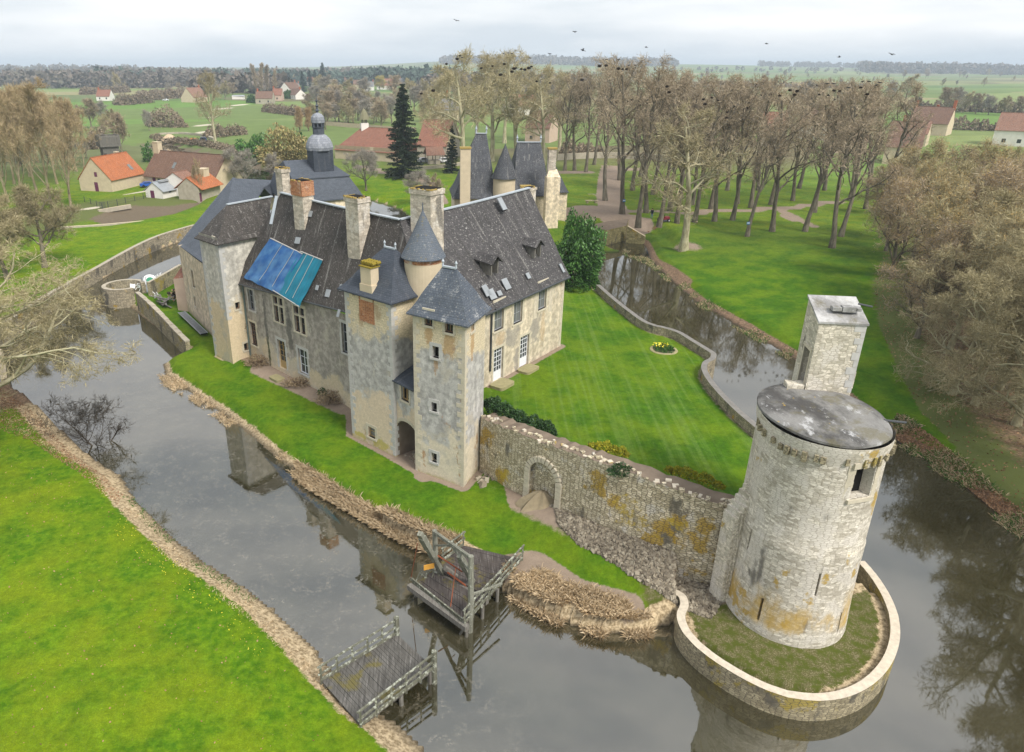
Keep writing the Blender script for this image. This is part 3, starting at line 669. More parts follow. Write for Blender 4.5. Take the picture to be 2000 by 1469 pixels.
# ------------------------------------------------------------------ chateau
def v2(p): return Vector((p[0], p[1]))
def wall_run(mb, A, B, z0, z1a, z1b, ops=(), m=0, depth=.32, rev=None):
    """vertical wall from plan point A to B (outside on the right hand), with real openings (s0,s1,za,zb)"""
    A, B = v2(A), v2(B); L = (B-A).length; d = (B-A)/L; n = Vector((d.y, -d.x)); rev = m if rev is None else rev
    ss = sorted({0., L, *[v for o in ops for v in (max(.02, o[0]), min(L-.02, o[1]))]}); zs = sorted({z0, *[v for o in ops for v in o[2:4]]})
    P = lambda s, z: Vector((A.x+d.x*s, A.y+d.y*s, z)); top = lambda s: lerp(z1a, z1b, s/L)
    for i in range(len(ss)-1):
        a, b = ss[i], ss[i+1]
        for j in range(len(zs)):
            za = zs[j]; zb = zs[j+1] if j+1 < len(zs) else None
            mid = ((a+b)/2, (za+(zb if zb is not None else za+.05))/2)
            if zb is not None and any(o[0]-.01 <= mid[0] <= o[1]+.01 and o[2] <= mid[1] <= o[3] for o in ops): continue
            pb = [P(b, zb if zb is not None else top(b)), P(a, zb if zb is not None else top(a))]
            mb.face([P(a, za), P(b, za)]+pb, m, [(a,za),(b,za),(b,pb[0].z),(a,pb[1].z)])
    q = n.to_3d()*depth
    for o in ops:
        c = [P(o[0],o[2]), P(o[1],o[2]), P(o[1],o[3]), P(o[0],o[3])]
        for k in range(4): mb.face([c[k], c[k]-q, c[(k+1)%4]-q, c[(k+1)%4]][::-1], rev)
class Face:
    """a wall face used to place windows by where they are seen"""
    def __init__(s, A, B): s.A, s.B = v2(A), v2(B); s.L = (s.B-s.A).length; s.d = (s.B-s.A)/s.L; s.n = Vector((s.d.y, -s.d.x))
    def op(s, px, py, wd, ht):
        u, z = on_wall(s.A, s.B, px, py); u = max(wd/2+.05, min(s.L-wd/2-.05, u)); return (u-wd/2, u+wd/2, z-ht/2, z+ht/2)
    def P(s, u, z, o=0.): return Vector((s.A.x+s.d.x*u+s.n.x*o, s.A.y+s.d.y*u+s.n.y*o, z))
    def bx(s, mb, u0, u1, z0, z1, o0, o1, m=0):
        mb.obox((s.P((u0+u1)/2, (z0+z1)/2, (o0+o1)/2)), s.d.to_3d()*(u1-u0)/2, s.n.to_3d()*(o1-o0)/2, Vector((0,0,(z1-z0)/2)), m)
def window(face, o, parent, name='window', nx=2, nz=3, frame='frame_white', glass='glass_dark', stone='quoin', sur=.2, sill=True, bar=.035, cross=False, deep=.2, kick=0., label=None, jag=True, pane=True):
    u0, u1, z0, z1 = o; rr = random.Random(int(u0*100+z0*977))
    mb = MB()
    if stone:
        # dressed stone surround laid in blocks of uneven reach, standing 2 cm proud of the wall
        z = z0
        while z < z1-.01:
            h = min(rr.uniform(.22,.34), z1-z)
            for sd in (0, 1):
                e = sur*(rr.uniform(.75,1.55) if jag else 1)
                if sd == 0: face.bx(mb, u0-e, u0, z, z+h-.008, -.05, .02)
                else: face.bx(mb, u1, u1+e, z, z+h-.008, -.05, .02)
            z += h
        face.bx(mb, u0-sur*1.1, u1+sur*1.1, z1, z1+sur*1.15, -.05, .025)
        if sill: face.bx(mb, u0-sur*.9, u1+sur*.9, z0-.15, z0, -.2, .07)
        if cross:
            um = (u0+u1)/2; face.bx(mb, um-.075, um+.075, z0, z1, -.16, .0); zc = z0+(z1-z0)*.66
            face.bx(mb, u0, um-.075, zc-.07, zc+.07, -.16, .0); face.bx(mb, um+.075, u1, zc-.07, zc+.07, -.16, .0)
        w_ = mb.build(name, MAT[stone], parent, label=label)
    else:
        face.bx(mb, u0-.04, u1+.04, z1, z1+.05, -.1, .01); w_ = mb.build(name, MAT['quoin'], parent, label=label)
    mf = MB(); e = .05
    if frame:
        face.bx(mf, u0, u0+e, z0, z1, -deep-.03, -deep+.03); face.bx(mf, u1-e, u1, z0, z1, -deep-.03, -deep+.03)
        face.bx(mf, u0+e, u1-e, z1-e, z1, -deep-.03, -deep+.03); face.bx(mf, u0+e, u1-e, z0, z0+e, -deep-.03, -deep+.03)
        if kick: face.bx(mf, u0+e, u1-e, z0+e, z0+kick, -deep-.025, -deep+.02)
        zb = z0+max(kick, e)
        for i in range(1, nx):
            u = lerp(u0, u1, i/nx); b = bar*(1.7 if nx % 2 == 0 and i == nx//2 else 1); face.bx(mf, u-b/2, u+b/2, zb, z1-e, -deep-.02, -deep+.025)
        for k in range(1, nz):
            z = lerp(zb, z1, k/nz); face.bx(mf, u0+e, u1-e, z-bar/2, z+bar/2, -deep-.018, -deep+.018)
        mf.build('frame', MAT[frame], w_)
    if pane:
        mg = MB(); face.bx(mg, u0-.02, u1+.02, z0-.02, z1+.02, -deep-.07, -deep-.035); mg.build('pane', MAT[glass], w_)
    return w_
def quoins(mb, c, d1, d2, z0, z1, m, seed=0, sz=.36):
    """alternating corner stones; d1, d2 unit plan vectors leading away from the corner along the two faces"""
    rr = random.Random(seed); z = z0; k = 0; n = -(d1+d2)
    c = v2(c)
    while z < z1-.1:
        h = min(rr.uniform(.28,.42), z1-z); l1, l2 = (sz*1.45, sz*.7) if k % 2 else (sz*.7, sz*1.45); l1 *= rr.uniform(.8,1.2); l2 *= rr.uniform(.8,1.2)
        t = .009
        for d, l, o in ((d1, l1, d2), (d2, l2, d1)):
            q = c-o*t+d*(l/2)-d*t/2; mb.obox((q.x, q.y, z+h/2-.004), d.to_3d()*(l/2), o.to_3d()*t*.9, Vector((0,0,h/2-.01)), m)
        z += h; k += 1
def quad_pts(l, f, r): l, f, r = v2(l), v2(f), v2(r); return [l, f, r, l+r-f]
def hip_roof(mb, poly, ze, ridge, over=.28, m=0, mlead=1, flare=.72, thick=.12):
    """steep hipped roof with bell-cast eaves; poly = [l,f,r,b] (ccw), ridge = (A,B) points nearest edges (l-f side pair)"""
    c = sum(poly, Vector((0,0)))/4
    out = [p+(p-c).normalized()*over*1.3 for p in poly]
    A, B = ridge
    tops = [A, B, B, A] if (A-poly[0].to_3d()).to_2d().length+(B-poly[1].to_3d()).to_2d().length < (A-poly[1].to_3d()).to_2d().length+(B-poly[0].to_3d()).to_2d().length else [B, A, A, B]
    return out, tops
def loft_roof(mb, eave, ze, tops, m=0, flare=.6, n=7, th=.1):
    """eave: 4 plan points, tops: 4 points (may coincide); concave slope near the eave"""
    rings = []
    for i in range(n+1):
        t = i/n; g = t*(flare+(1-flare)*min(1, t*2.2))
        rings.append([Vector((lerp(e.x, p.x, t), lerp(e.y, p.y, t), ze+(p.z-ze)*g)) for e, p in zip(eave, tops)])
    for i in range(n):
        for k in range(4):
            q = [rings[i][k], rings[i][(k+1)%4], rings[i+1][(k+1)%4], rings[i+1][k]]
            if (q[2]-q[3]).length < 1e-5: q = q[:3]
            mb.face(q, m)
    lo = [p-Vector((0,0,th)) for p in rings[0]]
    for k in range(4): mb.face([lo[k], lo[(k+1)%4], rings[0][(k+1)%4], rings[0][k]], m)
    mb.face(lo[::-1], m)
CAS = thing('castle', 'old stone chateau with steep grey slate roofs and square towers on the moat island', 'castle', (-3, 54, ZL))
# ---- left square tower
lt_l, lt_f = edge(412.5,697,398,461,ZL), edge(450,716,432,472,ZL)
rv = at(505,452,13.).to_2d()-lt_f.to_2d(); LTd = rv.normalized(); lt_r = lt_f.to_2d()+LTd*5.2
LT = [lt_l.to_2d(), lt_f.to_2d(), lt_r, lt_l.to_2d()+lt_r-lt_f.to_2d()]; LTz = 12.7
LTa, LTb = Face(LT[0], LT[1]), Face(LT[1], LT[2])
mb = MB(); o1 = LTb.op(464,597,.5,.65); o2 = LTb.op(481,677,.5,.7); o3 = LTa.op(416,471,.3,.8)
wall_run(mb, LT[0], LT[1], 0, LTz, LTz, [o3]); wall_run(mb, LT[1], LT[2], 0, LTz, LTz, [o1, o2]); wall_run(mb, LT[2], LT[3], 0, LTz, LTz); wall_run(mb, LT[3], LT[0], 0, LTz, LTz)
quoins(mb, LT[1], -LTa.d, LTb.d, 5.5, LTz, 1, 3); quoins(mb, LT[0], LTa.d, LTb.d, 1, LTz, 1, 4)
for k in range(4):
    a, b = LT[k], LT[(k+1)%4]; d = (b-a).normalized(); n = Vector((d.y,-d.x)); mb.obox((((a+b)/2+n*.06).to_3d()+Vector((0,0,.6))), d.to_3d()*((b-a).length/2+.1), n.to_3d()*.06, (0,0,.4), 0)
lt = mb.build('square_tower', [MAT['render_left_tower'], MAT['quoin_grey']], CAS, label='left square tower with a worn grey upper half and cream foot')
for o, fc in ((o1,LTb),(o2,LTb)): window(fc, o, CAS, 'small_window', 1, 1, 'frame_brown', 'black_void', 'quoin', .16)
window(LTa, o3, CAS, 'loophole', 1, 1, None, 'black_void', None)
# its roof runs back into the main roof
RZ = 16.7
Jn = at(781,430,RZ); RL = at(548,377,RZ); K = at(1030,369,17.3)
mb = MB(); over = .35
ridA = far(443,400,(LT[0].y+LT[1].y)/2+2.0); ridB = far(531,384,(LT[2].y+LT[3].y)/2+1.5)
eav = [LT[0]-LTa.d*over-LTb.d*over, LT[1]+LTa.d*over-LTb.d*over, LT[2]+LTa.d*over, LT[3]-LTa.d*over]
loft_roof(mb, eav, LTz-.05, [ridA, ridA+Vector((.02,0,0)), ridB, ridB], 0, .62)
mb.bar(ridA+Vector((0,0,.03)), ridB+Vector((0,0,.03)), .32, .1, 1)
mb.build('tower_roof', [MAT['slate_old'], MAT['lead']], lt)
# ---- main facade
fa = edge(480,700,483,546,1.1).to_2d(); fb = edge(686,796,675,628,1.25)
MFz = (zat(484,546,fa.y)+fb.z)/2; fb = fb.to_2d(); fd = (fb-fa).normalized()
fa2 = fa-fd*.6; fb2 = fb+fd*2.2
MF = Face(fa2, fb2)
specs = [(490.5,586,1.0,2.0,'w'),(544,605,1.5,2.3,'x'),(585,625,1.55,2.3,'x'),(677,662,1.2,2.5,'w'),(495,652,1.1,2.3,'d'),(551,693,1.2,2.75,'o'),(592,707,1.35,2.3,'b')]
ops = [MF.op(*s[:4]) for s in specs]
mb = MB(); wall_run(mb, fa2, fb2, 0, MFz, MFz+.55, ops)
main = mb.build('main_wing', [MAT['render_main']], CAS)
for s, o in zip(specs, ops):
    if s[4] == 'x': window(MF, o, CAS, 'mullioned_window', 2, 3, 'frame_brown', 'glass_dark', 'quoin', .24, cross=True)
    elif s[4] == 'w': window(MF, o, CAS, 'window', 2, 3, 'frame_grey', 'glass_dark', 'quoin_grey', .2)
    elif s[4] == 'd': window(MF, o, CAS, 'window', 3, 5, 'frame_brown', 'glass_dark', 'quoin', .18)
    elif s[4] == 'o': window(MF, o, CAS, 'door', 2, 4, 'frame_ochre', 'glass_dark', 'quoin_grey', .22, sill=False, kick=.7, label='ochre wooden door with glazed upper half')
    else: window(MF, o, CAS, 'window', 2, 3, 'frame_white', 'glass_dark', 'quoin_grey', .22)
# ---- garden wing
wd = (WG_B-WG_A).to_2d().normalized(); wn_ = Vector((wd.y,-wd.x))
wga = WG_A.to_2d()-wd*1.5; wgb = WG_B.to_2d(); WZa, WZb = WG_A.z, WG_B.z
WF = Face(wga, wgb)
wsp = [(974.8,617,1.25,2.3),(1012,604,1.25,2.3),(1059.6,578,1.25,2.3),(973,711.5,1.35,2.75),(1023.8,685.8,1.35,2.75)]
wops = [WF.op(*s) for s in wsp]
mb = MB(); wall_run(mb, wga, wgb, 2.5, WZa, WZb, wops)
# gable end and back
KK = Vector((K.x, K.y, K.z)); back = wgb+(K.to_2d()-wgb)*2
mb.face([(wgb.x,wgb.y,2.5),(back.x,back.y,2.5),(back.x,back.y,WZb),KK-Vector((0,0,.15)),(wgb.x,wgb.y,WZb)])
q = WF.d*-1; quoins(mb, wgb, q, (K.to_2d()-wgb).normalized(), 3.8, WZb-.2, 1, 9)
for u, z0, z1 in ((-.32,6.4,WZb-.4),(2.05,6.4,WZb-.3)):     # pale stripes of old shutters beside the far window
    uu = wops[2][0]+u-.35; 
    WF.bx(mb, uu, uu+.55, z0+1.4, z1, -.05, .012, 2)
garden = mb.build('garden_wing', [MAT['render_wing'], MAT['quoin'], MAT['lime_cap']], CAS)
for i, o in enumerate(wops):
    if i < 3: window(WF, o, CAS, 'window', 2, 3, 'frame_grey', 'glass_pale', 'quoin', .2, label='tall window with its pale inner shutter closed' if i < 2 else None)
    else: window(WF, o, CAS, 'french_door', 4, 5, 'frame_white', 'glass_dark', 'quoin', .18, sill=False, kick=.75)
mb = MB(); WF.bx(mb, wops[0][0]-.55, wops[0][0]-.43, 5.2, WZa-.35, .03, .15); mb.tube([WF.P(wops[0][0]-.49, WZa-.3, .1), WF.P(wops[0][0]-.4, WZa-.05, .42)], .07, 8); mb.build('drain_pipe', MAT['iron'], CAS)
mb = MB(); p = MF.P(.75, 0, .1); mb.tube([p+Vector((0,0,1.2)), p+Vector((0,0,MFz-.2))], .07, 8); mb.build('drain_pipe', MAT['pipe_green'], CAS)
# ---- the long roof: two ridges meeting over the corner
Je = Jn
def corner(a, da, b, db):
    den = da.x*db.y-da.y*db.x; s = ((b.x-a.x)*db.y-(b.y-a.y)*db.x)/den; return a+da*s
mfn = Vector((fd.y,-fd.x)); ov = .38
CO = corner(fb+mfn*ov, fd, WG_A.to_2d()+wn_*ov, wd)
ma = (fa2+mfn*ov-fd*.3); mroof_l = Vector((ma.x, ma.y, MFz-.22)); ez = MFz-.22
cm = Vector((CO.x, CO.y, lerp(MFz, WZa, .5)-.1)); cwz = Vector((CO.x, CO.y, WZa-.25))
wb = wgb+wn_*ov+wd*.25; wroof_r = Vector((wb.x, wb.y, WZb-.22)); Kx = K+wd.to_3d()*.3
def zplane(p, a, b, c):
    n = (b-a).cross(c-a); return a.z-((p.x-a.x)*n.x+(p.y-a.y)*n.y)/n.z
cm.z = zplane(cm, mroof_l, Jn, RL); ez = MFz-.22
ex = fb+mfn*ov+fd*1.2; exv = Vector((ex.x, ex.y, zplane(ex, mroof_l, Jn, RL)))
def sheet(mb, a, b, c, d, nu, nv, th=.14, m=0, rough=.09, seed=0):
    """quad a-b-c-d (a,b eave; d,c ridge) as a slightly sagging thick sheet"""
    P = lambda u, v: lerp(lerp(a, b, u), lerp(d, c, u), v)
    nrm = (b-a).cross(d-a).normalized()
    G = [[P(i/nu, j/nv)+nrm*(rough*(mnoise.noise(P(i/nu, j/nv)*.35+Vector((seed,0,0)))*1.2-.9*math.sin(math.pi*j/nv)*.6)) for i in range(nu+1)] for j in range(nv+1)]
    t = (d-a).normalized(); s_ = nrm.cross(t)
    for j in range(nv):
        for i in range(nu):
            q = [G[j][i], G[j][i+1], G[j+1][i+1], G[j+1][i]]; mb.face(q, m, [((p-a).dot((b-a).normalized()), (p-a).dot(t)) for p in q], True)
    lo = [[p-Vector((0,0,th)) for p in row] for row in G]
    for i in range(nu): mb.face([lo[0][i], lo[0][i+1], G[0][i+1], G[0][i]], m); mb.face([G[nv][i], G[nv][i+1], lo[nv][i+1], lo[nv][i]], m)
    for j in range(nv): mb.face([G[j][0], G[j+1][0], lo[j+1][0], lo[j][0]], m); mb.face([lo[j][nu], lo[j+1][nu], G[j+1][nu], G[j][nu]], m)
    for j in range(nv):
        for i in range(nu): mb.face([lo[j][i], lo[j+1][i], lo[j+1][i+1], lo[j][i+1]], m)
mb = MB()
sheet(mb, mroof_l, cm, Jn, RL, 26, 16, seed=1)
bk = lambda p, e, z: Vector((2*p.x-e.x, 2*p.y-e.y, z))
# back slopes (towards the inner court)
Jb = Jn+Vector((2.2,4.6,-6.)); sheet(mb, Jb, bk(RL, mroof_l, 9.5), RL, Jn, 6, 4, seed=3)
MAINROOF = (mroof_l, exv, RL)
sys.stderr.write('EAVE %s %s %s / %s %s\n' % (mroof_l.z, exv.z, cm.z, cwz.z, wroof_r.z))
mroof = mb.build('roof', [MAT['slate_old']], main)
mb = MB(); sheet(mb, cwz, wroof_r, Kx, Jn, 26, 16, m=0, seed=2); bb = Vector((back.x, back.y, WZb-.2)); sheet(mb, bb, Jb, Jn, Kx, 6, 4, seed=4)
WINGROOF = (cwz, wroof_r, Kx)
def patch(mb, plane, px, py, wd_, ln, dirv, m):
    p = on_plane(px, py, *plane); n = (plane[1]-plane[0]).cross(plane[2]-plane[0]).normalized(); u = (plane[1]-plane[0]).normalized(); v = n.cross(u)
    mb.obox(p+n*.045, u*wd_/2, v*ln/2, n*.03, m)
for px, py, a, b in ((988,555,.7,.9),(960,575,.75,.8),(949,568,.6,.9),(1031,539,.45,.5),(975,573,.5,.4),(1097,524,.35,.8)): patch(mb, WINGROOF, px, py, a, b, 0, 1)
p = on_plane(978, 400, *WINGROOF); n = (WINGROOF[1]-WINGROOF[0]).cross(WINGROOF[2]-WINGROOF[0]).normalized(); u = (WINGROOF[1]-WINGROOF[0]).normalized(); v = n.cross(u)
mb.obox(p+n*.16, u*.3, v*.55, n*.04, 1); mb.obox(p+n*.08-v*.5, u*.26, v*.08, n*.1, 2)
wroof = mb.build('roof', [MAT['slate_wing'], MAT['zinc'], MAT['black_void']], garden)
for px, py, a, b in ((607,418,.45,.5),(582,470,.7,.55),(620,562,.35,.4),(641,573,.55,.6),(662,612,.3,.6),(667,562,.4,.5)): 
    mb = MB(); patch(mb, MAINROOF, px, py, a, b, 0, 0); mb.build('zinc_patch', MAT['zinc'], main)
mb = MB()
for a, b in ((RL, Jn), (Jn, Kx)):
    for i in range(6):
        p, q = lerp(a, b, i/6), lerp(a, b, (i+1)/6); sg = lambda t: Vector((0,0,.06-.28*math.sin(math.pi*t)*.25)); mb.bar(p+sg(i/6), q+sg((i+1)/6), .34, .09)
vly = [on_plane(x, y, *MAINROOF) for x, y in ((541,385),(530,440))]; mb.bar(vly[0]+Vector((0,-.1,.12)), vly[1]+Vector((0,-.1,.12)), .3, .06)
mb.build('ridge_flashing', MAT['lead'], CAS)
mb = MB(); mb.tube([Vector((cwz.x, cwz.y, cwz.z-.1)), wroof_r-Vector((0,0,.1))], .09, 8); mb.tube([mroof_l-Vector((0,0,.1)), exv-Vector((0,0,.1))], .08, 8); mb.build('gutter', MAT['iron'], CAS)
# dormers on the garden roof
for k, (px, py) in enumerate(((961,530),(1045,497))):
    p = on_plane(px, py, *WINGROOF); u = wd.to_3d(); o = wn_.to_3d(); mb = MB()
    ap = p+Vector((0,0,1.0)); 
    for s in (-1, 1): mb.obox(p+u*.42*s+Vector((0,0,.35))-o*.3, u*.06, o*.55, (0,0,.55), 1)
    mb.obox(p+Vector((0,0,.35))-o*.35, u*.36, o*.03, (0,0,.5), 2)
    for s in (-1, 1):
        e0, e1 = ap+u*.72*s+o*.5-Vector((0,0,.25)), ap+u*.72*s-o*1.5-Vector((0,0,.05)); r0, r1 = ap+o*.5+Vector((0,0,.32)), ap-o*1.5+Vector((0,0,.32))
        q = [e0, r0, r1, e1] if s < 0 else [e0, e1, r1, r0]; mb.slab(q[::-1] if (q[1]-q[0]).cross(q[2]-q[0]).z < 0 else q, .1, 0)
    mb.build('dormer', [MAT['slate_wing'], MAT['wood_grey'], MAT['black_void']], garden)
# ---- chimneys
def chimney(px, py, pxt, pyt, plane, wu, wv, mats, cap='brick_red', parent=None, yd=None, ax=None, topcap=.35, name='chimney', label=None):
    p = on_plane(px, py, *plane) if plane else far(px, py, yd); zt = zat(pxt, pyt, p.y+.3); x = (p.x+far(pxt, pyt, p.y).x)/2
    u = (ax or fd).to_3d(); v = Vector((-u.y, u.x, 0)); c = Vector((x, p.y, 0))+v*wv*.3; mb = MB()
    z0 = p.z-1.6; mb.obox((c.x, c.y, (z0+zt-topcap)/2), u*wu/2, v*wv/2, (0,0,(zt-topcap-z0)/2), 0)
    mb.obox((c.x, c.y, zt-topcap/2), u*(wu/2+.07), v*(wv/2+.07), (0,0,topcap/2), 1)
    mb.obox((c.x, c.y, zt+.035), u*(wu/2-.12), v*(wv/2-.12), (0,0,.03), 2)
    rr = random.Random(int(px))
    for i in range(16):
        a = rr.uniform(-1,1); b = rr.choice([-1,1]); q = c+u*(wu/2*a)+v*(wv/2*b) if rr.random() < .6 else c+u*(wu/2*b)+v*(wv/2*a)
        mb.box((q.x, q.y, zt+.03), (rr.uniform(.12,.3), rr.uniform(.1,.2), rr.uniform(.05,.13)), rr.uniform(0,3), 3)
    return mb.build(name, [MAT[mats], MAT[cap], MAT['black_void'], MAT['lichen_cap']], parent or CAS, label=label)
flat('lichen_cap', (.33,.24,.08), .95, .1, .4, 6.)
chimney(585,440,587,352,MAINROOF,1.5,1.1,'chimney_stone','brick_red',topcap=1.2)
chimney(690,495,696,384,MAINROOF,1.55,1.1,'chimney_stone','chimney_stone')
chimney(851,457,841,368,WINGROOF,1.5,1.9,'chimney_stone','chimney_stone',ax=wd)
chimney(548,372,548,328,None,1.0,.8,'chimney_stone','chimney_stone',yd=RL.y+.5)
chimney(1040,372,1034,366,None,1.2,.8,'chimney_stone','chimney_stone',yd=K.y+1.2,ax=wd,topcap=.2)
# ---- middle square tower
mt_l, mt_f = edge(686,852,675,560,ZL), edge(772,893,764,588,ZL)
mdir = (mt_f-mt_l).to_2d().normalized(); mpe = Vector((-mdir.y, mdir.x)); mpe = mpe if mpe.y > 0 else -mpe
MT = [mt_l.to_2d(), mt_f.to_2d(), mt_f.to_2d()+mpe*4.6, mt_l.to_2d()+mpe*4.6]; MTz = (mt_l.z+mt_f.z)/2
MTa, MTb = Face(MT[0], MT[1]), Face(MT[1], MT[2])
mb = MB(); oa = MTa.op(726,845,.75,.85); ob = MTa.op(690,570,.35,.5)
wall_run(mb, MT[0], MT[1], 0, MTz, MTz, [oa, ob]); wall_run(mb, MT[1], MT[2], 0, MTz, MTz); wall_run(mb, MT[2], MT[3], 0, MTz, MTz); wall_run(mb, MT[3], MT[0], 0, MTz, MTz)
quoins(mb, MT[1], -MTa.d, MTb.d, 1.0, MTz, 1, 11); quoins(mb, MT[0], MTa.d, MTb.d, 1.2, MTz-.2, 1, 12)
u0, z0 = on_wall(MT[0], MT[1], 716, 595); MTa.bx(mb, u0-.75, u0+.75, z0-1.3, z0+.9, -.1, .05, 2)     # bared brick panel under the stack
mt = mb.build('square_tower', [MAT['render_mid_tower'], MAT['quoin_grey'], MAT['brick_red']], CAS, label='middle square tower with a mossy tile topped chimney')
window(MTa, oa, CAS, 'window', 1, 2, 'frame_ochre', 'glass_pale', 'quoin', .2); window(MTa, ob, CAS, 'loophole', 1, 1, None, 'black_void', None)
mb = MB(); cy = sum(MT, Vector((0,0)))/4; ov2 = .35
er = [MT[0]-mdir*ov2-mpe*ov2, MT[1]+mdir*ov2-mpe*ov2, MT[2]+mdir*ov2+mpe*ov2, MT[3]-mdir*ov2+mpe*ov2]
rz = zat(753,484,cy.y); ra = far(738,481,cy.y); rb = far(768,487,cy.y); hl = max(.5, (rb-ra).length/2)
ra = Vector((cy.x-mdir.x*hl, cy.y-mdir.y*hl, rz)); rb = Vector((cy.x+mdir.x*hl, cy.y+mdir.y*hl, rz))
loft_roof(mb, er, MTz-.08, [ra, rb, rb, ra], 0, .7); mb.bar(ra, rb, .2, .1, 1)
for q in (ra, rb): mb.lathe(q, [(.07,rz),(.05,rz+.2),(.09,rz+.3),(.0,rz+.5)], 8, 1)
mb.build('tower_roof', [MAT['slate_dark'], MAT['lead']], mt)
# its chimney, corbelled out of the front wall
u0, z0 = on_wall(MT[0], MT[1], 717, 575); zt = zat(721, 512, MTa.P(u0,0).y); mb = MB()
MTa.bx(mb, u0-.62, u0+.62, z0-.45, z0+.7, -.7, .1); MTa.bx(mb, u0-.52, u0+.52, z0+.7, zt-.35, -.65, .06)
MTa.bx(mb, u0-.6, u0+.6, zt-.35, zt-.28, -.75, .14, 1)
for k in range(5):
    for s in (0, 1):
        c = MTa.P(u0-.5+k*.25, zt-.12, -.08-s*.42); mb.tube([c, c+MTa.n.to_3d()*-.34+Vector((0,0,.03))], .13, 7, 1)
ch = mb.build('chimney', [MAT['wall_cream'], MAT['moss_tile'] if 'moss_tile' in MAT else flat('moss_tile', (.22,.17,.03), .95, .1, .45, 7.)], mt, label='cream chimney under mossy yellow tiles')
# ---- right square tower
RT = [RT_l.to_2d(), RT_f.to_2d()]; rdir = (RT[1]-RT[0]).normalized(); rside = (RT_r-RT_f).to_2d(); RT += [RT[1]+rside.normalized()*3.3, RT[0]+rside.normalized()*3.3]
RTz = (RT_l.z+RT_f.z)/2-.05; RTa, RTb = Face(RT[0], RT[1]), Face(RT[1], RT[2])
rs = [(837,622,.62,.95),(877,636,.62,.95),(851,688,.5,.8),(848,795,.45,.65),(848,894,.45,.7)]
ro = [RTa.op(*s) for s in rs]; rob = RTb.op(923,633,.5,.95)
mb = MB(); wall_run(mb, RT[0], RT[1], 0, RTz, RTz, ro); wall_run(mb, RT[1], RT[2], 0, RTz, RTz, [rob]); wall_run(mb, RT[2], RT[3], 0, RTz, RTz); wall_run(mb, RT[3], RT[0], 0, RTz, RTz)
quoins(mb, RT[1], -rdir, RTb.d, .9, RTz, 1, 21); quoins(mb, RT[0], rdir, RTb.d, .9, RTz-.2, 1, 22)
rt = mb.build('square_tower', [MAT['render_right_tower'], MAT['quoin']], CAS, label='right square tower with a flared slate roof and rusty stains')
for o in ro[:2]: window(RTa, o, CAS, 'window', 2, 2, 'frame_brown', 'glass_dark', 'quoin', .15)
window(RTb, rob, CAS, 'window', 1, 2, 'frame_brown', 'black_void', 'quoin', .15)
for o in ro[2:]: window(RTa, o, CAS, 'small_window', 1, 1, None, 'black_void', 'quoin_grey', .2, deep=.28)
mb = MB(); cy = sum(RT, Vector((0,0)))/4; sd_ = RTb.d
er = [RT[0]-rdir*ov2-sd_*ov2, RT[1]+rdir*ov2-sd_*ov2, RT[2]+rdir*ov2+sd_*ov2, RT[3]-rdir*ov2+sd_*ov2]
rz = zat(881,522,cy.y); ra = Vector((cy.x-rdir.x*.5, cy.y-rdir.y*.5, rz)); rb = Vector((cy.x+rdir.x*.5, cy.y+rdir.y*.5, rz))
loft_roof(mb, er, RTz-.08, [ra, rb, rb, ra], 0, .6); mb.bar(ra, rb, .22, .1, 1)
for q in (ra, rb): mb.lathe(q, [(.07,rz),(.05,rz+.2),(.1,rz+.32),(.0,rz+.5)], 8, 1)
mb.build('tower_roof', [MAT['slate_tower'], MAT['lead']], rt)
# ---- gate passage between the two towers
ga, gb = MT[1]+mpe*.25, RT[0]+RTb.d*.3
GF = Face(ga, gb); gz = zat(788,749,(ga.y+gb.y)/2); go = GF.op(791,769,.85,1.1); aw = GF.L*.47; gc = GF.L/2
za_ = on_wall(ga, gb, 785, 818)[1]
mb = MB()
# wall above the arch with a window, arch cut as a row of voussoir cells
wall_run(mb, ga, gb, za_, gz, gz, [go])
N = 14; spring = za_-.75
for i in range(N):
    u0, u1 = GF.L*i/N, GF.L*(i+1)/N; f = lambda u: spring+.68*math.sqrt(max(0, 1-((u-gc)/(GF.L/2))**2))
    mb.face([GF.P(u0, f(u0)), GF.P(u1, f(u1)), GF.P(u1, za_), GF.P(u0, za_)]); mb.face([GF.P(u1, f(u1)), GF.P(u0, f(u0)), GF.P(u0, f(u0), -4), GF.P(u1, f(u1), -4)], 1)
    GF.bx(mb, u0+.01, u1-.01, f((u0+u1)/2)+.0, f((u0+u1)/2)+.26, -.1, .03, 2)
mb.face([GF.P(0,0,-4), GF.P(GF.L,0,-4), GF.P(GF.L,za_,-4), GF.P(0,za_,-4)], 1)
mb.face([GF.P(0,0,-.0), GF.P(0,0,-4), GF.P(0,za_,-4), GF.P(0,za_,0)], 1); mb.face([GF.P(GF.L,0,0), GF.P(GF.L,za_,0), GF.P(GF.L,za_,-4), GF.P(GF.L,0,-4)], 1)
gp = mb.build('gate_passage', [MAT['render_mid_tower'], MAT['soil'], MAT['quoin']], CAS)
window(GF, go, CAS, 'window', 2, 1, 'frame_ochre', 'black_void', 'quoin', .16)
mb = MB(); a, b = GF.P(-.05, gz-.05, .3), GF.P(GF.L+.05, gz-.05, .3); rz2 = zat(797,686,GF.P(0,0,-3.2).y); c, d = GF.P(GF.L+.05, rz2, -3.4), GF.P(-.05, rz2, -3.4)
mb.slab([a, b, c, d], .1, 0); mb.build('lean_to_roof', MAT['slate_dark'], gp)
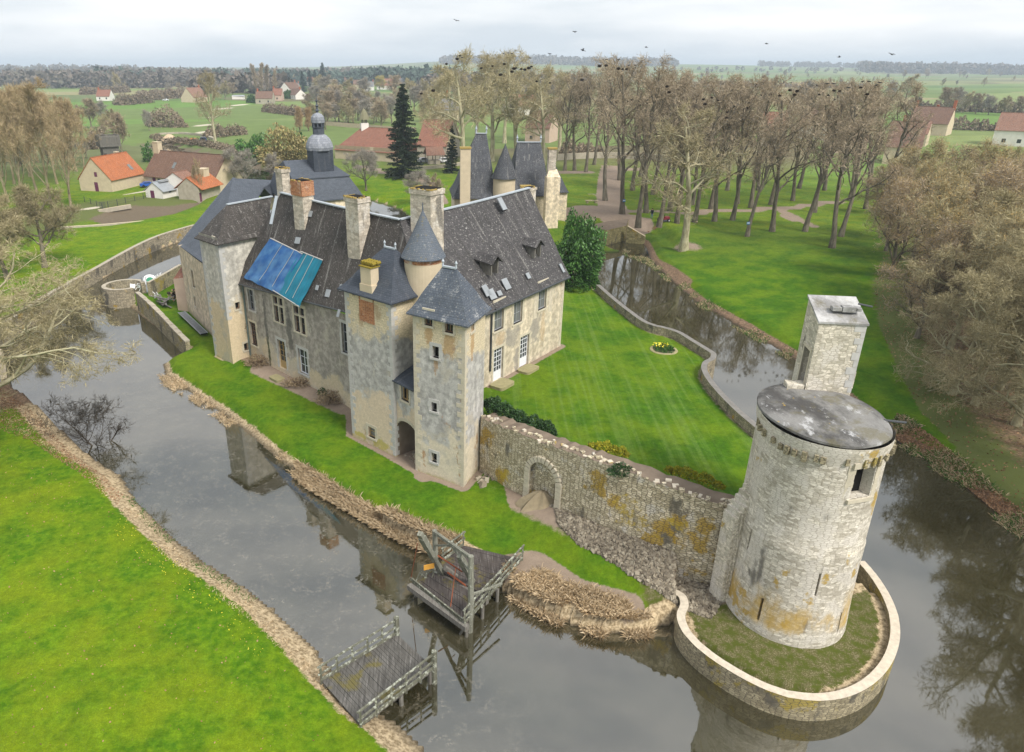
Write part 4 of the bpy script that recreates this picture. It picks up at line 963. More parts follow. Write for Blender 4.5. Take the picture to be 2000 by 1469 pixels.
# ---- round stair turret
tcx, tcy = far(827,520,48.2).x, 48.2; rr_ = 37/1400*((tcy*_cp+(CH-13)*_sp)); tz = zat(827,507,tcy-rr_); ttip = zat(826,407,tcy)
mb = MB(); mb.lathe((tcx,tcy), [(rr_,2.),(rr_,tz-.42),(rr_+.01,tz-.42),(rr_+.02,tz)], 36, mats=[0,1,1])
tur = mb.build('stair_turret', [MAT['wall_cream'], MAT['brick_red']], CAS)
mb = MB(); prof = [(0,tz-.1),(rr_+.22,tz-.12)]+[((rr_+.22)*(1-t)**.97, tz-.05+(ttip-tz)*(t*.86+.14*t*t)) for t in [0,.06,.14,.25,.4,.55,.7,.85,.97]]+[(.05,ttip),(.03,ttip+.35),(0,ttip+.4)]
mb.lathe((tcx,tcy), prof, 36); mb.build('cone_roof', MAT['slate_turret'], tur)
# ---- west house with the newer slate roof
ha, hb = edge(362,602,354,483,1.3), edge(413,652,398,512,1.2)
HF = Face(ha, hb); hz = (ha.z+hb.z)/2; ho = [HF.op(377,545,.85,1.9), HF.op(381,589,.6,1.1)]
mb = MB(); hback = Vector((5.4, 7.0)); ha2, hb2 = ha.to_2d(), hb.to_2d()+HF.d*1.2
wall_run(mb, ha2, hb2, 0, hz, hz, ho); wall_run(mb, hb2, hb2+hback, 0, hz, hz); wall_run(mb, hb2+hback, ha2+hback, 0, hz, hz); wall_run(mb, ha2+hback, ha2, 0, hz, hz)
wh = mb.build('west_house', [MAT['render_left_house']], CAS)
window(HF, ho[0], CAS, 'window', 2, 3, 'frame_ochre', 'glass_dark', 'quoin', .2); window(HF, ho[1], CAS, 'window', 1, 2, 'frame_grey', 'glass_pale', 'quoin', .16)
mb = MB(); e1 = at(347,478,hz-.15); e2 = at(402,517,hz-.15); r1 = far(455,346,e1.y+8.0); r2 = far(516,366,e1.y+8.6); r3 = far(541,350,e1.y+14)
e2x = e2+(e2-e1)*.25
mb.slab([e1, e2x, r2, r1], .14, 0); mb.slab([r2, r2+Vector((4,1.5,-5)), r3+Vector((2,-1,-5)), r3], .14, 0)
be = Vector((2*r1.x-e1.x, 2*r1.y-e1.y, hz)); mb.slab([r1, r2, r3, be], .14, 0)
mb.build('slate_roof', MAT['slate_new'], wh)
an = at(352,600,1.3); mb = MB(); ap = [v2(an)+Vector((-.3,0)), ha2+Vector((.1,-.1)), ha2+Vector((1.4,2.0)), v2(an)+Vector((.9,2.6))]
az1, az2 = zat(352,545,an.y), zat(352,507,an.y)
mb.prism(ap, .8, [az1,az1+.3,az2,az2-.2], 0, top=1); mb.build('lean_to', [MAT['wall_pink'], MAT['tile_red']], wh, label='narrow pink plastered lean-to with a red roof')
# ---- tarpaulins over the damaged roof
def tarpaulin(name, label, px, mat, seed):
    c = [on_plane(x, y, *MAINROOF) for x, y in px]; n = (MAINROOF[1]-MAINROOF[0]).cross(MAINROOF[2]-MAINROOF[0]).normalized(); mb = MB(); N, M = 22, 26
    def P(i, j):
        u, v = i/N, j/M; p = lerp(lerp(c[0], c[1], u), lerp(c[3], c[2], u), v)
        wv_ = 0.05*mnoise.noise(Vector((u*10+seed, v*2.2, 0)))+.09*mnoise.noise(Vector((u*3+v*2+seed*3, v*3, 1)))
        return p+n*(.16+wv_)+Vector((0,0,-.12*max(0, v-.93)/.07*(.6+mnoise.noise(Vector((u*6,seed,0))))))
    G = [[P(i, j) for i in range(N+1)] for j in range(M+1)]
    for j in range(M):
        for i in range(N): mb.face([G[j][i], G[j+1][i], G[j+1][i+1], G[j][i+1]], 0, [(i/N*2,j/M*6),(i/N*2,(j+1)/M*6),((i+1)/N*2,(j+1)/M*6),((i+1)/N*2,j/M*6)], True)
    for j in range(M):
        for i in range(N): mb.face([p-n*.02 for p in (G[j][i], G[j][i+1], G[j+1][i+1], G[j+1][i])], 0)
    for i in range(N): mb.face([G[0][i], G[0][i+1], G[0][i+1]-n*.02, G[0][i]-n*.02]); mb.face([G[M][i+1], G[M][i], G[M][i]-n*.02, G[M][i+1]-n*.02])
    for j in range(M): mb.face([G[j+1][0], G[j][0], G[j][0]-n*.02, G[j+1][0]-n*.02]); mb.face([G[j][N], G[j+1][N], G[j+1][N]-n*.02, G[j][N]-n*.02])
    root = thing(name, label, 'tarpaulin', c[3]); mb.build('sheet', MAT[mat], root)
    mr = MB()
    for u in ((.42,.8) if seed == 1 else (.36,.68)):
        mr.tube([G[j][int(u*N)]+n*.03 for j in range(0, M-1, 3)], .022, 5)
    mr.bar(c[0]+n*.16, c[1]+n*.16, .1, .05)
    if seed == 2: mr.bar(c[3]+n*.2-(c[2]-c[3])*.15, c[2]+n*.2, .06, .06)
    mr.build('batten', MAT['quoin_grey'], root)
tarpaulin('tarpaulin', 'faded blue tarpaulin spread over the castle roof beside the left tower', [(531,466),(594,497),(547,574),(479,541)], 'tarp_blue', 1)
tarpaulin('tarpaulin', 'turquoise tarpaulin battened to the castle roof, overlapping the faded blue one', [(590,492),(633,509),(588,600),(543,572)], 'tarp_teal', 2)
# door steps on the lawns
def step_slab(px, py, z, sx, sy, rz, label):
    p = at(px, py, z); mb = MB(); poly = [Vector((sx/2*math.copysign(abs(math.cos(a))**.35, math.cos(a)), sy/2*math.copysign(abs(math.sin(a))**.35, math.sin(a)))) for a in [k*math.pi/10 for k in range(20)]]
    c, s = math.cos(rz), math.sin(rz); mb.prism([(p.x+q.x*c-q.y*s, p.y+q.x*s+q.y*c) for q in poly], z-.3, z, 0)
    tag(mb.build('door_step', MAT['step_stone'] if 'step_stone' in MAT else flat('step_stone', (.3,.27,.15), .9, .1, .35, 3.), None), label, 'step', 'door steps')
wang = math.atan2(wd.y, wd.x)
step_slab(981, 748, ZT+.22, 1.9, 1.3, wang, 'flat stone step below the nearer glazed garden door')
step_slab(1032, 719, ZT+.18, 1.9, 1.2, wang, 'flat stone step below the farther glazed garden door')
step_slab(541, 737, 1.35, 1.5, .9, math.atan2(fd.y, fd.x), 'grey stone step below the ochre door of the moat side facade')

R_p = lambda fc, px, py: (lambda uz: tuple(fc.P(uz[0], uz[1])))(on_wall(fc.A, fc.B, px, py))
stains('render_right_tower', [(*R_p(RTa,838,655),.38,1.0),(*R_p(RTa,878,670),.55,1.1),(*R_p(RTa,852,712),.25,.9),(*R_p(RTb,923,668),.35,1.3),(*R_p(RTa,868,686),.22,.4),(*R_p(RTb,925,620),.3,.7)], (.36,.2,.07), .6, 3.2)
stains('render_mid_tower', [(*R_p(MTa,705,625),.35,.6),(*R_p(MTa,722,850),.7,.5),(*R_p(MTa,737,610),.4,.8)], (.33,.2,.11), .5, 3.)
stains('render_mid_tower', [(*R_p(MTa,745,868),1.1,.5),(*R_p(MTa,700,848),.9,.3)], (.42,.36,.05), .7)
stains('render_main', [(*R_p(MF,565,645),.5,2.6),(*R_p(MF,520,640),.3,3.5)], (.09,.088,.08), .7)
stains('render_main', [(*R_p(MF,526,690),.22,1.8)], (.06,.07,.03), .8)
stains('render_wing', [(*R_p(WF,978,662),.8,.9),(*R_p(WF,1060,640),.5,1.6)], (.42,.27,.13), .4, 3.)
stains('render_wing', [(*R_p(WF,1000,660),1.3,1.0),(*R_p(WF,1044,640),1.0,1.6),(*R_p(WF,1010,700),.7,1.2)], (.27,.25,.225), .75)
# ------------------------------------------------------------------ ruined round tower
rtw = thing('round_tower', 'pale round ruined stone tower with a flat cement roof and a square turret on top', 'tower', (TWR.x, TWR.y, .9))
RR = 2.72; OV = 1.42; ztp = TWR.z
ring_z = [.3,.9,1.6,2.6,3.2,4.4,5.6,6.3,7.4,8.6,9.8,ztp-1.0,ztp-.55]
prof = [(RR+.22,.3),(RR+.2,.9),(RR+.13,2.),(RR+.07,4.),(RR+.03,6.2),(RR-.02,6.3),(RR-.03,8.6),(RR-.05,ztp-1.1),(RR-.02,ztp-.9),(RR+.06,ztp-.5),(RR+.06,ztp-.12)]
def lathe_holes(mb, c, prof, n, holes, m=0, depth=.5, wob=.03):
    """tower skin with slit openings: holes = (a0,a1,z0,z1) in radians"""
    zs = sorted({p[1] for p in prof} | {z for h in holes for z in h[2:]}); pz = [p[1] for p in prof]; pr = [p[0] for p in prof]
    an = sorted({2*math.pi*k/n for k in range(n+1)} | {a for h in holes for a in h[:2]})
    rad = lambda z: float(np.interp(z, pz, pr))
    def pt(a, z, o=0):
        r = rad(z)+o+wob*mnoise.noise(Vector((math.cos(a)*3, math.sin(a)*3, z*.9))); return Vector((c[0]+r*math.cos(a), c[1]+r*math.sin(a)*(OV if math.sin(a) > 0 else 1.04), z))
    for i in range(len(zs)-1):
        for k in range(len(an)-1):
            a, b, z0, z1 = an[k], an[k+1], zs[i], zs[i+1]; am, zm = (a+b)/2, (z0+z1)/2
            if any(h[0] < am < h[1] and h[2] < zm < h[3] for h in holes): continue
            mb.face([pt(a,z0), pt(b,z0), pt(b,z1), pt(a,z1)], m, [(a*2.75,z0),(b*2.75,z0),(b*2.75,z1),(a*2.75,z1)], True)
    for h in holes:
        a, b, z0, z1 = h; q = [(a,z0),(b,z0),(b,z1),(a,z1)]
        for k in range(4):
            (a1,y1),(a2,y2) = q[k], q[(k+1)%4]; mb.face([pt(a2,y2), pt(a2,y2,-depth), pt(a1,y1,-depth), pt(a1,y1)], m)
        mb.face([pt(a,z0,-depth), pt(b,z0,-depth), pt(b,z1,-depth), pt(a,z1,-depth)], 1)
def tower_angle(px, py):
    """where the sight line meets the tower cylinder"""
    r = ray(px, py); o = Vector((0,0)); d = Vector((r.x, r.y)); c = Vector((TWR.x, TWR.y)); a = d.dot(d); b = -2*d.dot(c); cc = c.dot(c)-RR*RR
    t = (-b-math.sqrt(max(0,b*b-4*a*cc)))/(2*a); p = d*t; return math.atan2(p.y-c.y, p.x-c.x), CH+r.z*t
hs = []
for px, py, wa, h in ((1686,942,.2,1.55),(1486,1186,.022,1.35),(1594,1138,.018,1.3),(1465,1053,.016,1.15),(1633,1210,.014,1.2)):
    a, z = tower_angle(px, py); a = a % (2*math.pi); hs.append((a-wa, a+wa, z-h/2, z+h/2))
mb = MB(); lathe_holes(mb, TC2, prof, 72, hs)
body = mb.build('shaft', [MAT['tower_stone'], MAT['black_void']], rtw, merge=True)
# dressed surround of the upper window
a0, a1, z0, z1 = hs[0]; mb = MB()
for a in (a0-.06, a1+.06):
    z = z0-.1
    while z < z1+.2:
        q = Vector((TC2.x+(RR+.0)*math.cos(a), TC2.y+(RR+.0)*math.sin(a), z+.17)); t = Vector((-math.sin(a), math.cos(a), 0)); n = Vector((math.cos(a), math.sin(a), 0))
        mb.obox(q, t*rnd.uniform(.14,.2), n*.07, (0,0,.155)); z += .33
am = (a0+a1)/2; q = Vector((TC2.x+RR*math.cos(am), TC2.y+RR*math.sin(am), z1+.14)); t = Vector((-math.sin(am), math.cos(am), 0)); n = Vector((math.cos(am), math.sin(am), 0))
mb.obox(q, t*.75, n*.08, (0,0,.14)); mb.obox(q-Vector((0,0,z1-z0+.26)), t*.68, n*.12, (0,0,.09))
mb.build('window', MAT['quoin'], rtw)
# stumps of the corbels under the rim
mb = MB()
for k in range(44):
    a = 2*math.pi*k/44+rnd.uniform(-.03,.03)
    if rnd.random() < .82:
        n = Vector((math.cos(a), math.sin(a), 0)); t = Vector((-n.y, n.x, 0)); h = rnd.uniform(.14,.26); mb = MB()
        mb.obox(Vector((TC2.x, TC2.y, ztp-.75-rnd.uniform(0,.12)))+n*(RR+.04)*1.02, t*rnd.uniform(.07,.11), n*rnd.uniform(.06,.13), (0,0,h)); mb.build('corbel', MAT['parapet_stone'], body)
mb = MB(); mb.lathe((TC2.x, TC2.y+.55), [(RR-.06,ztp-.13),(RR-.01,ztp-.1),(RR-.03,ztp+.0),(RR-.35,ztp+.1),(1.2,ztp+.16),(.0,ztp+.18)], 96, wob=.09, sy=1.24)
mb.build('cement_roof', MAT['cement_cap'], rtw)
mb = MB(); a, _z = tower_angle(1737, 845); n = Vector((math.cos(.0), math.sin(.0), 0)); p = Vector((TC2.x+RR, TC2.y-.35, ztp+.02)); mb.tube([p-n*.3, p+n*.75-Vector((0,0,.12))], .06, 8); mb.build('spout', MAT['iron'], rtw)
# square turret on the roof
zf = ztp+.1; c0, c1 = at(1572,762,zf).to_2d(), at(1661,767,zf).to_2d(); d = (c1-c0).normalized(); wdt = (c1-c0).length
nb = Vector((-d.y, d.x)); bk_ = 2.0; TQ = [c0, c1, c1+nb*bk_, c0+nb*bk_]
h1 = zat(1605,630,c0.y); h2 = zat(1692,627,c1.y); hb_ = zat(1575,580,TQ[3].y)
TF = Face(TQ[3], TQ[0]); dz0 = zf-.1; dop = (.62*bk_-.42, .62*bk_+.42, zf+.05, zf+1.95)
mb = MB(); wall_run(mb, TQ[0], TQ[1], zf-2.5, h1, h1); wall_run(mb, TQ[1], TQ[2], 0, h1, hb_); wall_run(mb, TQ[2], TQ[3], 0, hb_, hb_); wall_run(mb, TQ[3], TQ[0], 0, hb_, h1, [dop], depth=.4)
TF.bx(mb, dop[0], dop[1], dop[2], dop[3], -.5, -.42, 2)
quoins(mb, TQ[1], -d, nb, zf, h1-.05, 1, 31, .3)
tq = mb.build('turret', [MAT['turret_stone'], MAT['quoin_grey'], MAT['black_void']], rtw)
mb = MB(); TF.bx(mb, dop[0]-.14, dop[0], zf, dop[3]+.05, -.1, .03); TF.bx(mb, dop[1], dop[1]+.14, zf, dop[3]+.05, -.1, .03); TF.bx(mb, dop[0]-.2, dop[1]+.2, dop[3], dop[3]+.16, -.1, .04); mb.build('doorway', MAT['quoin'], tq)
mb = MB(); e = .07; o = [TQ[0]-d*e-nb*e, TQ[1]+d*e-nb*e, TQ[2]+d*e+nb*e, TQ[3]-d*e+nb*e]
mb.slab([Vector((o[0].x,o[0].y,h1+.07)), Vector((o[1].x,o[1].y,h1+.05)), Vector((o[2].x,o[2].y,hb_+.09)), Vector((o[3].x,o[3].y,hb_+.1))], .1)
ct = (o[0]+o[2])/2+d*.25; zc = (h1+hb_)/2+.2
for k, (dx, w_, h) in enumerate(((-.45,.4,.18),(.1,.6,.26),(.55,.2,.14))):
    q = ct+d*dx-nb*.3; mb.obox((q.x, q.y, zc), d.to_3d()*w_/2, nb.to_3d()*.2, (0,0,h/2))
mb.build('turret_cap', MAT['cement_pale'], tq)
mb = MB(); q = o[2]-nb*.9; mb.tube([(q.x-.2,q.y,hb_+.0),(q.x+.45,q.y-.1,hb_-.12)], .05, 8); mb.build('spout', MAT['iron'], tq)
mb = MB(); q = TQ[2]; mb.obox((q.x+.25, q.y-.3, zf+.15), d.to_3d()*.3, nb.to_3d()*.5, (0,0,.45)); mb.build('rim_stone', MAT['turret_stone'], rtw); mb = MB(); q = TQ[0]+nb*.35-d*.3; mb.obox((q.x-.15, q.y, zf-.05), d.to_3d()*.4, nb.to_3d()*.3, (0,0,.3)); mb.build('rim_stone', MAT['turret_stone'], rtw)
# ------------------------------------------------------------------ curtain wall with a blocked arch
cwt = thing('curtain_wall', 'thick rubble curtain wall with yellow lichen and a walled up arch beside the round tower', 'wall', (CW[2].x, CW[2].y, 1))
front = []
for i in range(len(CW)-1):
    n = 10
    for k in range(n): front.append(lerp(CW[i], CW[i+1], k/n))
front.append(CW[-1]); front.append(Vector((TC2.x-2.35, TC2.y+.9, CW[-1].z+.5)))
front = front[:1]+front[1:]
arch_s, arch_z = on_wall(CW[0], CW[-1], 1056, 940)
tot = 0; S = [0.]
for i in range(1, len(front)): tot += (front[i]-front[i-1]).to_2d().length; S.append(tot)
ua = None; best = 1e9
for i, p in enumerate(front):
    q = proj((p.x, p.y, 2.2)); 
    if abs(q[0]-1058) < best: best = abs(q[0]-1058); ua = S[i]
AR = 1.12; AZ = zat(1056,904,[front[i] for i in range(len(front)) if S[i] == ua][0].y)-AR         # arch half-width and spring height
mb = MB(); dp = 1.15; rr = random.Random(5)
tz = [p.z+.14*mnoise.noise(Vector((s*1.7,0,0)))+.1*(rr.random()-.5) for p, s in zip(front, S)]
def wp(i, z, o=0.): p = front[i]; return Vector((p.x+CWn.x*o, p.y+CWn.y*o, z))
for i in range(len(front)-1):
    za, zb = .2, .2
    def az(s): return AZ+math.sqrt(max(0, AR*AR-(s-ua)**2)) if abs(s-ua) < AR else None
    a, b = az(S[i]), az(S[i+1]); lo0, lo1 = (a or .2), (b or .2)
    if a is None and b is not None: lo0 = AZ
    if b is None and a is not None: lo1 = AZ
    hole = a is not None or b is not None
    nz_ = 6
    for k in range(nz_):
        y0, y1 = lerp(lo0 if hole else .2, tz[i], k/nz_), lerp(lo0 if hole else .2, tz[i], (k+1)/nz_); x0, x1 = lerp(lo1 if hole else .2, tz[i+1], k/nz_), lerp(lo1 if hole else .2, tz[i+1], (k+1)/nz_)
        w_ = lambda j, z: wp(j, z, .05*mnoise.noise(Vector((S[j]*1.3, z*1.3, 3))))
        mb.face([w_(i,y0), w_(i+1,x0), w_(i+1,x1), w_(i,y1)], 0, [(S[i],y0),(S[i+1],x0),(S[i+1],x1),(S[i],y1)], True)
    if hole:
        mb.face([wp(i,lo0), wp(i,lo0,.3), wp(i+1,lo1,.3), wp(i+1,lo1)][::-1]); mb.face([wp(i,.2,.3), wp(i+1,.2,.3), wp(i+1,lo1,.3), wp(i,lo0,.3)], 0)
    mb.face([wp(i,tz[i]), wp(i+1,tz[i+1]), wp(i+1,tz[i+1]-.05,1.35), wp(i,tz[i]-.05,1.35)], 2)
    mb.face([wp(i+1,3.2,1.35), wp(i,3.2,1.35), wp(i,tz[i]-.05,1.35), wp(i+1,tz[i+1]-.05,1.35)], 0)
    # loose top stones
    for _ in range(3):
        if rr.random() < .4:
            q = wp(i, tz[i]+.0, rr.uniform(.0,.6)); mb.box(q, (rr.uniform(.15,.4), rr.uniform(.12,.3), rr.uniform(.08,.22)), rr.uniform(0,3), 3 if rr.random() < .3 else 0)
for sx in (-1, 1):
    j = min(range(len(front)), key=lambda i: abs(S[i]-(ua+sx*AR))); mb.face([wp(j,.2), wp(j,.2,.3), wp(j,AZ,.3), wp(j,AZ)][::(1 if sx < 0 else -1)])
mb.build('masonry', [MAT['curtain_stone'], MAT['cream_rubble'], MAT['soil'], MAT['lime_cap']], cwt)
mb = MB()
def wpos(s): 
    j = min(range(len(S)-1), key=lambda i: abs(S[i]-s)); 
    t = 0 if S[j] == S[j+1] else (s-S[j])/(S[j+1]-S[j]); return lerp(front[j], front[j+1], t)
for k in range(13):
    th = math.pi*(k+.5)/13; c = wpos(ua+(AR+.17)*math.cos(th)); z = AZ+(AR+.17)*math.sin(th)
    t = (CWd.to_3d()*math.cos(th)+Vector((0,0,math.sin(th)))); e_ = (CWd.to_3d()*-math.sin(th)+Vector((0,0,math.cos(th))))
    mb.obox(Vector((c.x,c.y,z))-CWn.to_3d()*.04, t*.19, e_*.115, CWn.to_3d()*.1)
for sx in (-1,1):
    z = .9
    while z < AZ: 
        c = wpos(ua+sx*(AR+.17)); mb.obox(Vector((c.x,c.y,z+.15))-CWn.to_3d()*.03, CWd.to_3d()*rnd.uniform(.17,.24), CWn.to_3d()*.1, (0,0,.14)); z += .3
mb.build('arch', MAT['quoin'], cwt)
ac = wpos(ua); mb = MB(); mb.lathe((ac.x, ac.y), [(2.0,.6),(1.6,1.3),(1.15,1.75),(.7,2.1),(.3,2.35),(0,2.4)], 20, sy=.62, wob=.35); mb.build('earth_ramp', MAT['pale_soil'] if 'pale_soil' in MAT else flat('pale_soil', (.25,.205,.135), .95, .05, .4, 3.), cwt)
_l = lambda px, py, rh, rv: (*(lambda uz: (CW[0].x+CWd.x*uz[0], CW[0].y+CWd.y*uz[0], uz[1]))(on_wall(CW[0], CW[-1], px, py)), rh, rv)
stains('curtain_stone', [_l(1245,985,1.5,1.3),(_l(1290,1035,.9,.5)),(_l(1000,925,1.0,.7)),(_l(1330,1010,1.0,.7)),(_l(1150,955,.8,.6))], (.50,.36,.04), .75, 2.2)
stains('curtain_stone', [_l(978,870,.3,1.3),_l(1378,1020,.35,1.6),_l(1195,915,.6,.5)], (.1,.09,.08), .75, 2.)
# torn masonry where the wall meets the tower
mb = MB()
for k in range(9):
    p = Vector((TC2.x-RR-.15+.1*k, TC2.y+.75+.0*k, 0)); zt = CW[-1].z+.2+k*.32; mb.box((p.x-.25+.05*k, p.y, (zt+1)/2), (.55,.9,zt-1), .3+.05*k, 0)
mb.build('torn_end', [MAT['turret_stone']], cwt)
# ------------------------------------------------------------------ low walls following a line
def line_wall(name, label, pts, z0, ztop, wd_, mside, mtop, group=None, n=4, cat='wall', ends=True, jit=.03, closed=False, cap=.0):
    P = [Vector(p[:2]) for p in pts]; Q = []
    cr = P if not closed else P+[P[0]]
    for i in range(len(cr)-1):
        a, b = cr[i], cr[i+1]; p0 = cr[i-1] if i else a+(a-b); p3 = cr[i+2] if i+2 < len(cr) else b+(b-a)
        for k in range(n):
            t = k/n; Q.append(.5*((2*a)+(b-p0)*t+(2*p0-5*a+4*b-p3)*t*t+(3*a-p0-3*b+p3)*t**3))
    Q.append(cr[-1]); L = []; Rr = []; s = 0; SS = [0]
    for i, q in enumerate(Q):
        d = (Q[min(i+1,len(Q)-1)]-Q[max(i-1,0)]).normalized(); nn = Vector((-d.y, d.x))*wd_/2; L.append(q+nn); Rr.append(q-nn)
        if i: s += (Q[i]-Q[i-1]).length; SS.append(s)
    zt = lambda i: (ztop if not callable(ztop) else ztop(SS[i]/s))+jit*mnoise.noise(Vector((SS[i]*2.3,1,1)))
    zb = lambda i: z0 if not callable(z0) else z0(SS[i]/s)
    mb = MB()
    for i in range(len(Q)-1):
        for side, fl in ((L,1),(Rr,0)):
            a, b = side[i], side[i+1]; f = [(a.x,a.y,zb(i)),(b.x,b.y,zb(i+1)),(b.x,b.y,zt(i+1)),(a.x,a.y,zt(i))]; uv = [(SS[i],zb(i)),(SS[i+1],zb(i+1)),(SS[i+1],zt(i+1)),(SS[i],zt(i))]
            if fl: f, uv = f[::-1], uv[::-1]
            mb.face(f, 0, uv, True)
        mb.face([(Rr[i].x,Rr[i].y,zt(i)),(Rr[i+1].x,Rr[i+1].y,zt(i+1)),(L[i+1].x,L[i+1].y,zt(i+1)),(L[i].x,L[i].y,zt(i))], 1)
    for i in (0, len(Q)-1):
        f = [(L[i].x,L[i].y,zb(i)),(Rr[i].x,Rr[i].y,zb(i)),(Rr[i].x,Rr[i].y,zt(i)),(L[i].x,L[i].y,zt(i))]; mb.face(f if i == 0 else f[::-1], 0)
    rr = random.Random(len(P)); i = 0
    if cap:
        for i in range(len(Q)-1):
            q = lerp(Q[i], Q[i+1], .5); d = (Q[i+1]-Q[i]); mb.obox((q.x,q.y,zt(i)+cap/2-.01), d.to_3d()*.49, Vector((-d.y,d.x,0)).normalized()*(wd_/2+rr.uniform(.0,.05)), (0,0,cap/2+rr.uniform(0,.02)), 1)
    return tag(mb.build(name, [MAT[mside], MAT[mtop]]), label, cat, group)
line_wall('parapet_wall', 'low curved parapet wall with a cream mortar cap around the foot of the round tower', [p for p in APRON], -.6, ZA, .42, 'parapet_stone', 'lime_cap', n=5)
lw = poly_at([(1246,1150),(1262,1156),(1285,1163),(1310,1185)], .75)
line_wall('broken_wall', 'short broken stone wall with jagged white stones next to the parapet end', lw, -.5, lambda t: .95-.1*t, .5, 'parapet_stone', 'lime_cap', jit=.25)
line_wall('retaining_wall', 'long wavy retaining wall with dark coping between the terrace lawn and the right moat', MW, -.5, ZMW, .45, 'moat_wall_stone', 'coping' if 'coping' in MAT else (flat('coping', (.2,.19,.175), .9, .1, .35, 2.5) and 'coping'), n=5)
line_wall('outer_moat_wall', 'long stone wall along the far left edge of the moat below the meadow', WALL_LEFT[::-1], -.6, lambda t: 1.95+.15*math.sin(t*9), .6, 'moat_wall_stone', 'wall_stone')
pl = poly_at([(-30,650),(0,690),(8,742)], 1.5)
line_wall('bank_wall', 'short pale wall at the left picture edge above the leafy bank', pl, -.4, 1.6, .5, 'parapet_stone', 'wall_cream')
# left: round bastion, the wall running to the lawn, and the wall back to the house
bz = 2.3; bp = [BC+Vector((2.25*math.cos(a), 2.25*math.sin(a))) for a in [R(20+k*20) for k in range(16)]]
line_wall('round_bastion', 'small round stone bastion standing in the left moat', bp, -.6, bz, .5, 'moat_wall_stone', 'wall_stone', n=3)
sw = [at(268,572,2.3), at(300,600,2.1), at(335,636,1.9), at(366,668,1.7)]; sw = [v2(p) for p in sw]
line_wall('side_wall', 'straight stone wall with pale coping stones from the bastion down to the lawn', sw, -.5, lambda t: 2.35-.65*t, .45, 'parapet_stone', 'wall_stone', cap=.1)
sw2 = [v2(p) for p in (at(290,556,2.4), at(318,539,2.5), at(352,518,2.6))]
line_wall('garden_wall', 'stone garden wall between the bastion and the pink lean-to', sw2, .2, 2.7, .4, 'parapet_stone', 'wall_stone')
# ------------------------------------------------------------------ loose rubble below the curtain wall
def rubble(name, pts, count, smin, smax, seed, mat='rubble_stone', near=None):
    rr = np.random.RandomState(seed); poly = pts; xs = [p[0] for p in poly]; ys = [p[1] for p in poly]; V = []; Fc = []; nv = 0
    base = np.array([(-1,-1,-1),(1,-1,-1),(1,1,-1),(-1,1,-1),(-1,-1,1),(1,-1,1),(1,1,1),(-1,1,1)], float); fq = np.array([(0,3,2,1),(4,5,6,7),(0,1,5,4),(1,2,6,5),(2,3,7,6),(3,0,4,7)])
    px = rr.uniform(min(xs), max(xs), count*4); py = rr.uniform(min(ys), max(ys), count*4); k = inside(px, py, poly); px, py = px[k][:count], py[k][:count]; pz = ground_h(px, py)
    for x, y, z in zip(px, py, pz):
        s = smin+(smax-smin)*rr.rand()**2.2; b = base*(s*rr.uniform(.6,1.2,3)/2)*np.where(base[:, 2:3] > 0, rr.uniform(.6,.95), 1)+rr.uniform(-.12,.12,(8,3))*s
        a = rr.uniform(-.6,.6,3)+np.array([0,0,rr.uniform(0,6)]); M = np.array(Matrix.Rotation(a[2],3,'Z') @ Matrix.Rotation(a[0],3,'X') @ Matrix.Rotation(a[1],3,'Y'))
        V.append(b @ M.T+np.array([x,y,z+s*.18])); Fc.append(fq+nv); nv += 8
    me = mesh_np(name, np.concatenate(V), np.concatenate(Fc), [MAT[mat]])
    return link(name, me, kind='stuff')
hp = poly_at([(1078,995),(1090,1040),(1130,1075),(1190,1105),(1250,1140),(1330,1180),(1390,1200)], 1.2)+[v2(CW[5])+Vector((.3,-.6)), v2(CW[5])-CWn*.1, v2(CW[4])-CWn*.1, v2(CW[3])-CWn*.1, v2(CW[2])-CWn*.1]
rubble('rubble', hp, 8500, .06, .24, 3)
hp2 = poly_at([(930,930),(945,915),(965,935),(940,955)], 1.)
rubble('fallen_stones', hp2, 26, .2, .5, 8)
hp3 = [GF.P(.25,0,-.3).to_2d(), GF.P(GF.L-.2,0,-.3).to_2d(), GF.P(GF.L-.2,0,-3.2).to_2d(), GF.P(.25,0,-3.2).to_2d()]
rubble('passage_rubble', hp3, 120, .1, .4, 9)
# ------------------------------------------------------------------ wooden bridge stub on the near bank
def railing(mb, a, b, h=.95, posts=5, m=0, lean=0.):
    a, b = Vector(a), Vector(b); d = (b-a).normalized(); s = Vector((-d.y, d.x, 0)).normalized()
    for k in range(posts):
        p = lerp(a, b, k/(posts-1)); mb.bar(p-Vector((0,0,.2)), p+Vector((0,0,h))+s*lean, .09, .09, m)
    for z in (h, h*.5): mb.bar(a+Vector((0,0,z))+s*lean*z/h-d*.15, b+Vector((0,0,z))+s*lean*z/h+d*.15, .085, .07, m)
    mb.bar(a+Vector((0,0,.08)), b+Vector((0,0,.08)), .07, .16, m)
def planks(mb, c, n, gap=.03, th=.07, m=0, along=None):
    """c: four corners; planks run from side c0-c3 to side c1-c2"""
    rr = random.Random(n)
    for k in range(n):
        t0, t1 = (k+gap)/n, (k+1-gap)/n
        a, b, c_, d = lerp(c[0],c[3],t0), lerp(c[1],c[2],t0), lerp(c[1],c[2],t1), lerp(c[0],c[3],t1); j = Vector((0,0,rr.uniform(-.012,.012)))
        e = (b-a).normalized()*rr.uniform(-.06,.06); q = [p+j for p in (a-e, b+e, c_+e, d-e)]
        n_ = (q[1]-q[0]).cross(q[3]-q[0]); q = q if n_.z > 0 else q[::-1]; mb.slab(q, th, m)
zb_ = .95
b0, b1, b2, b3 = at(628,1330,.75), at(775,1238,zb_), at(848,1305,zb_), at(705,1418,.75)
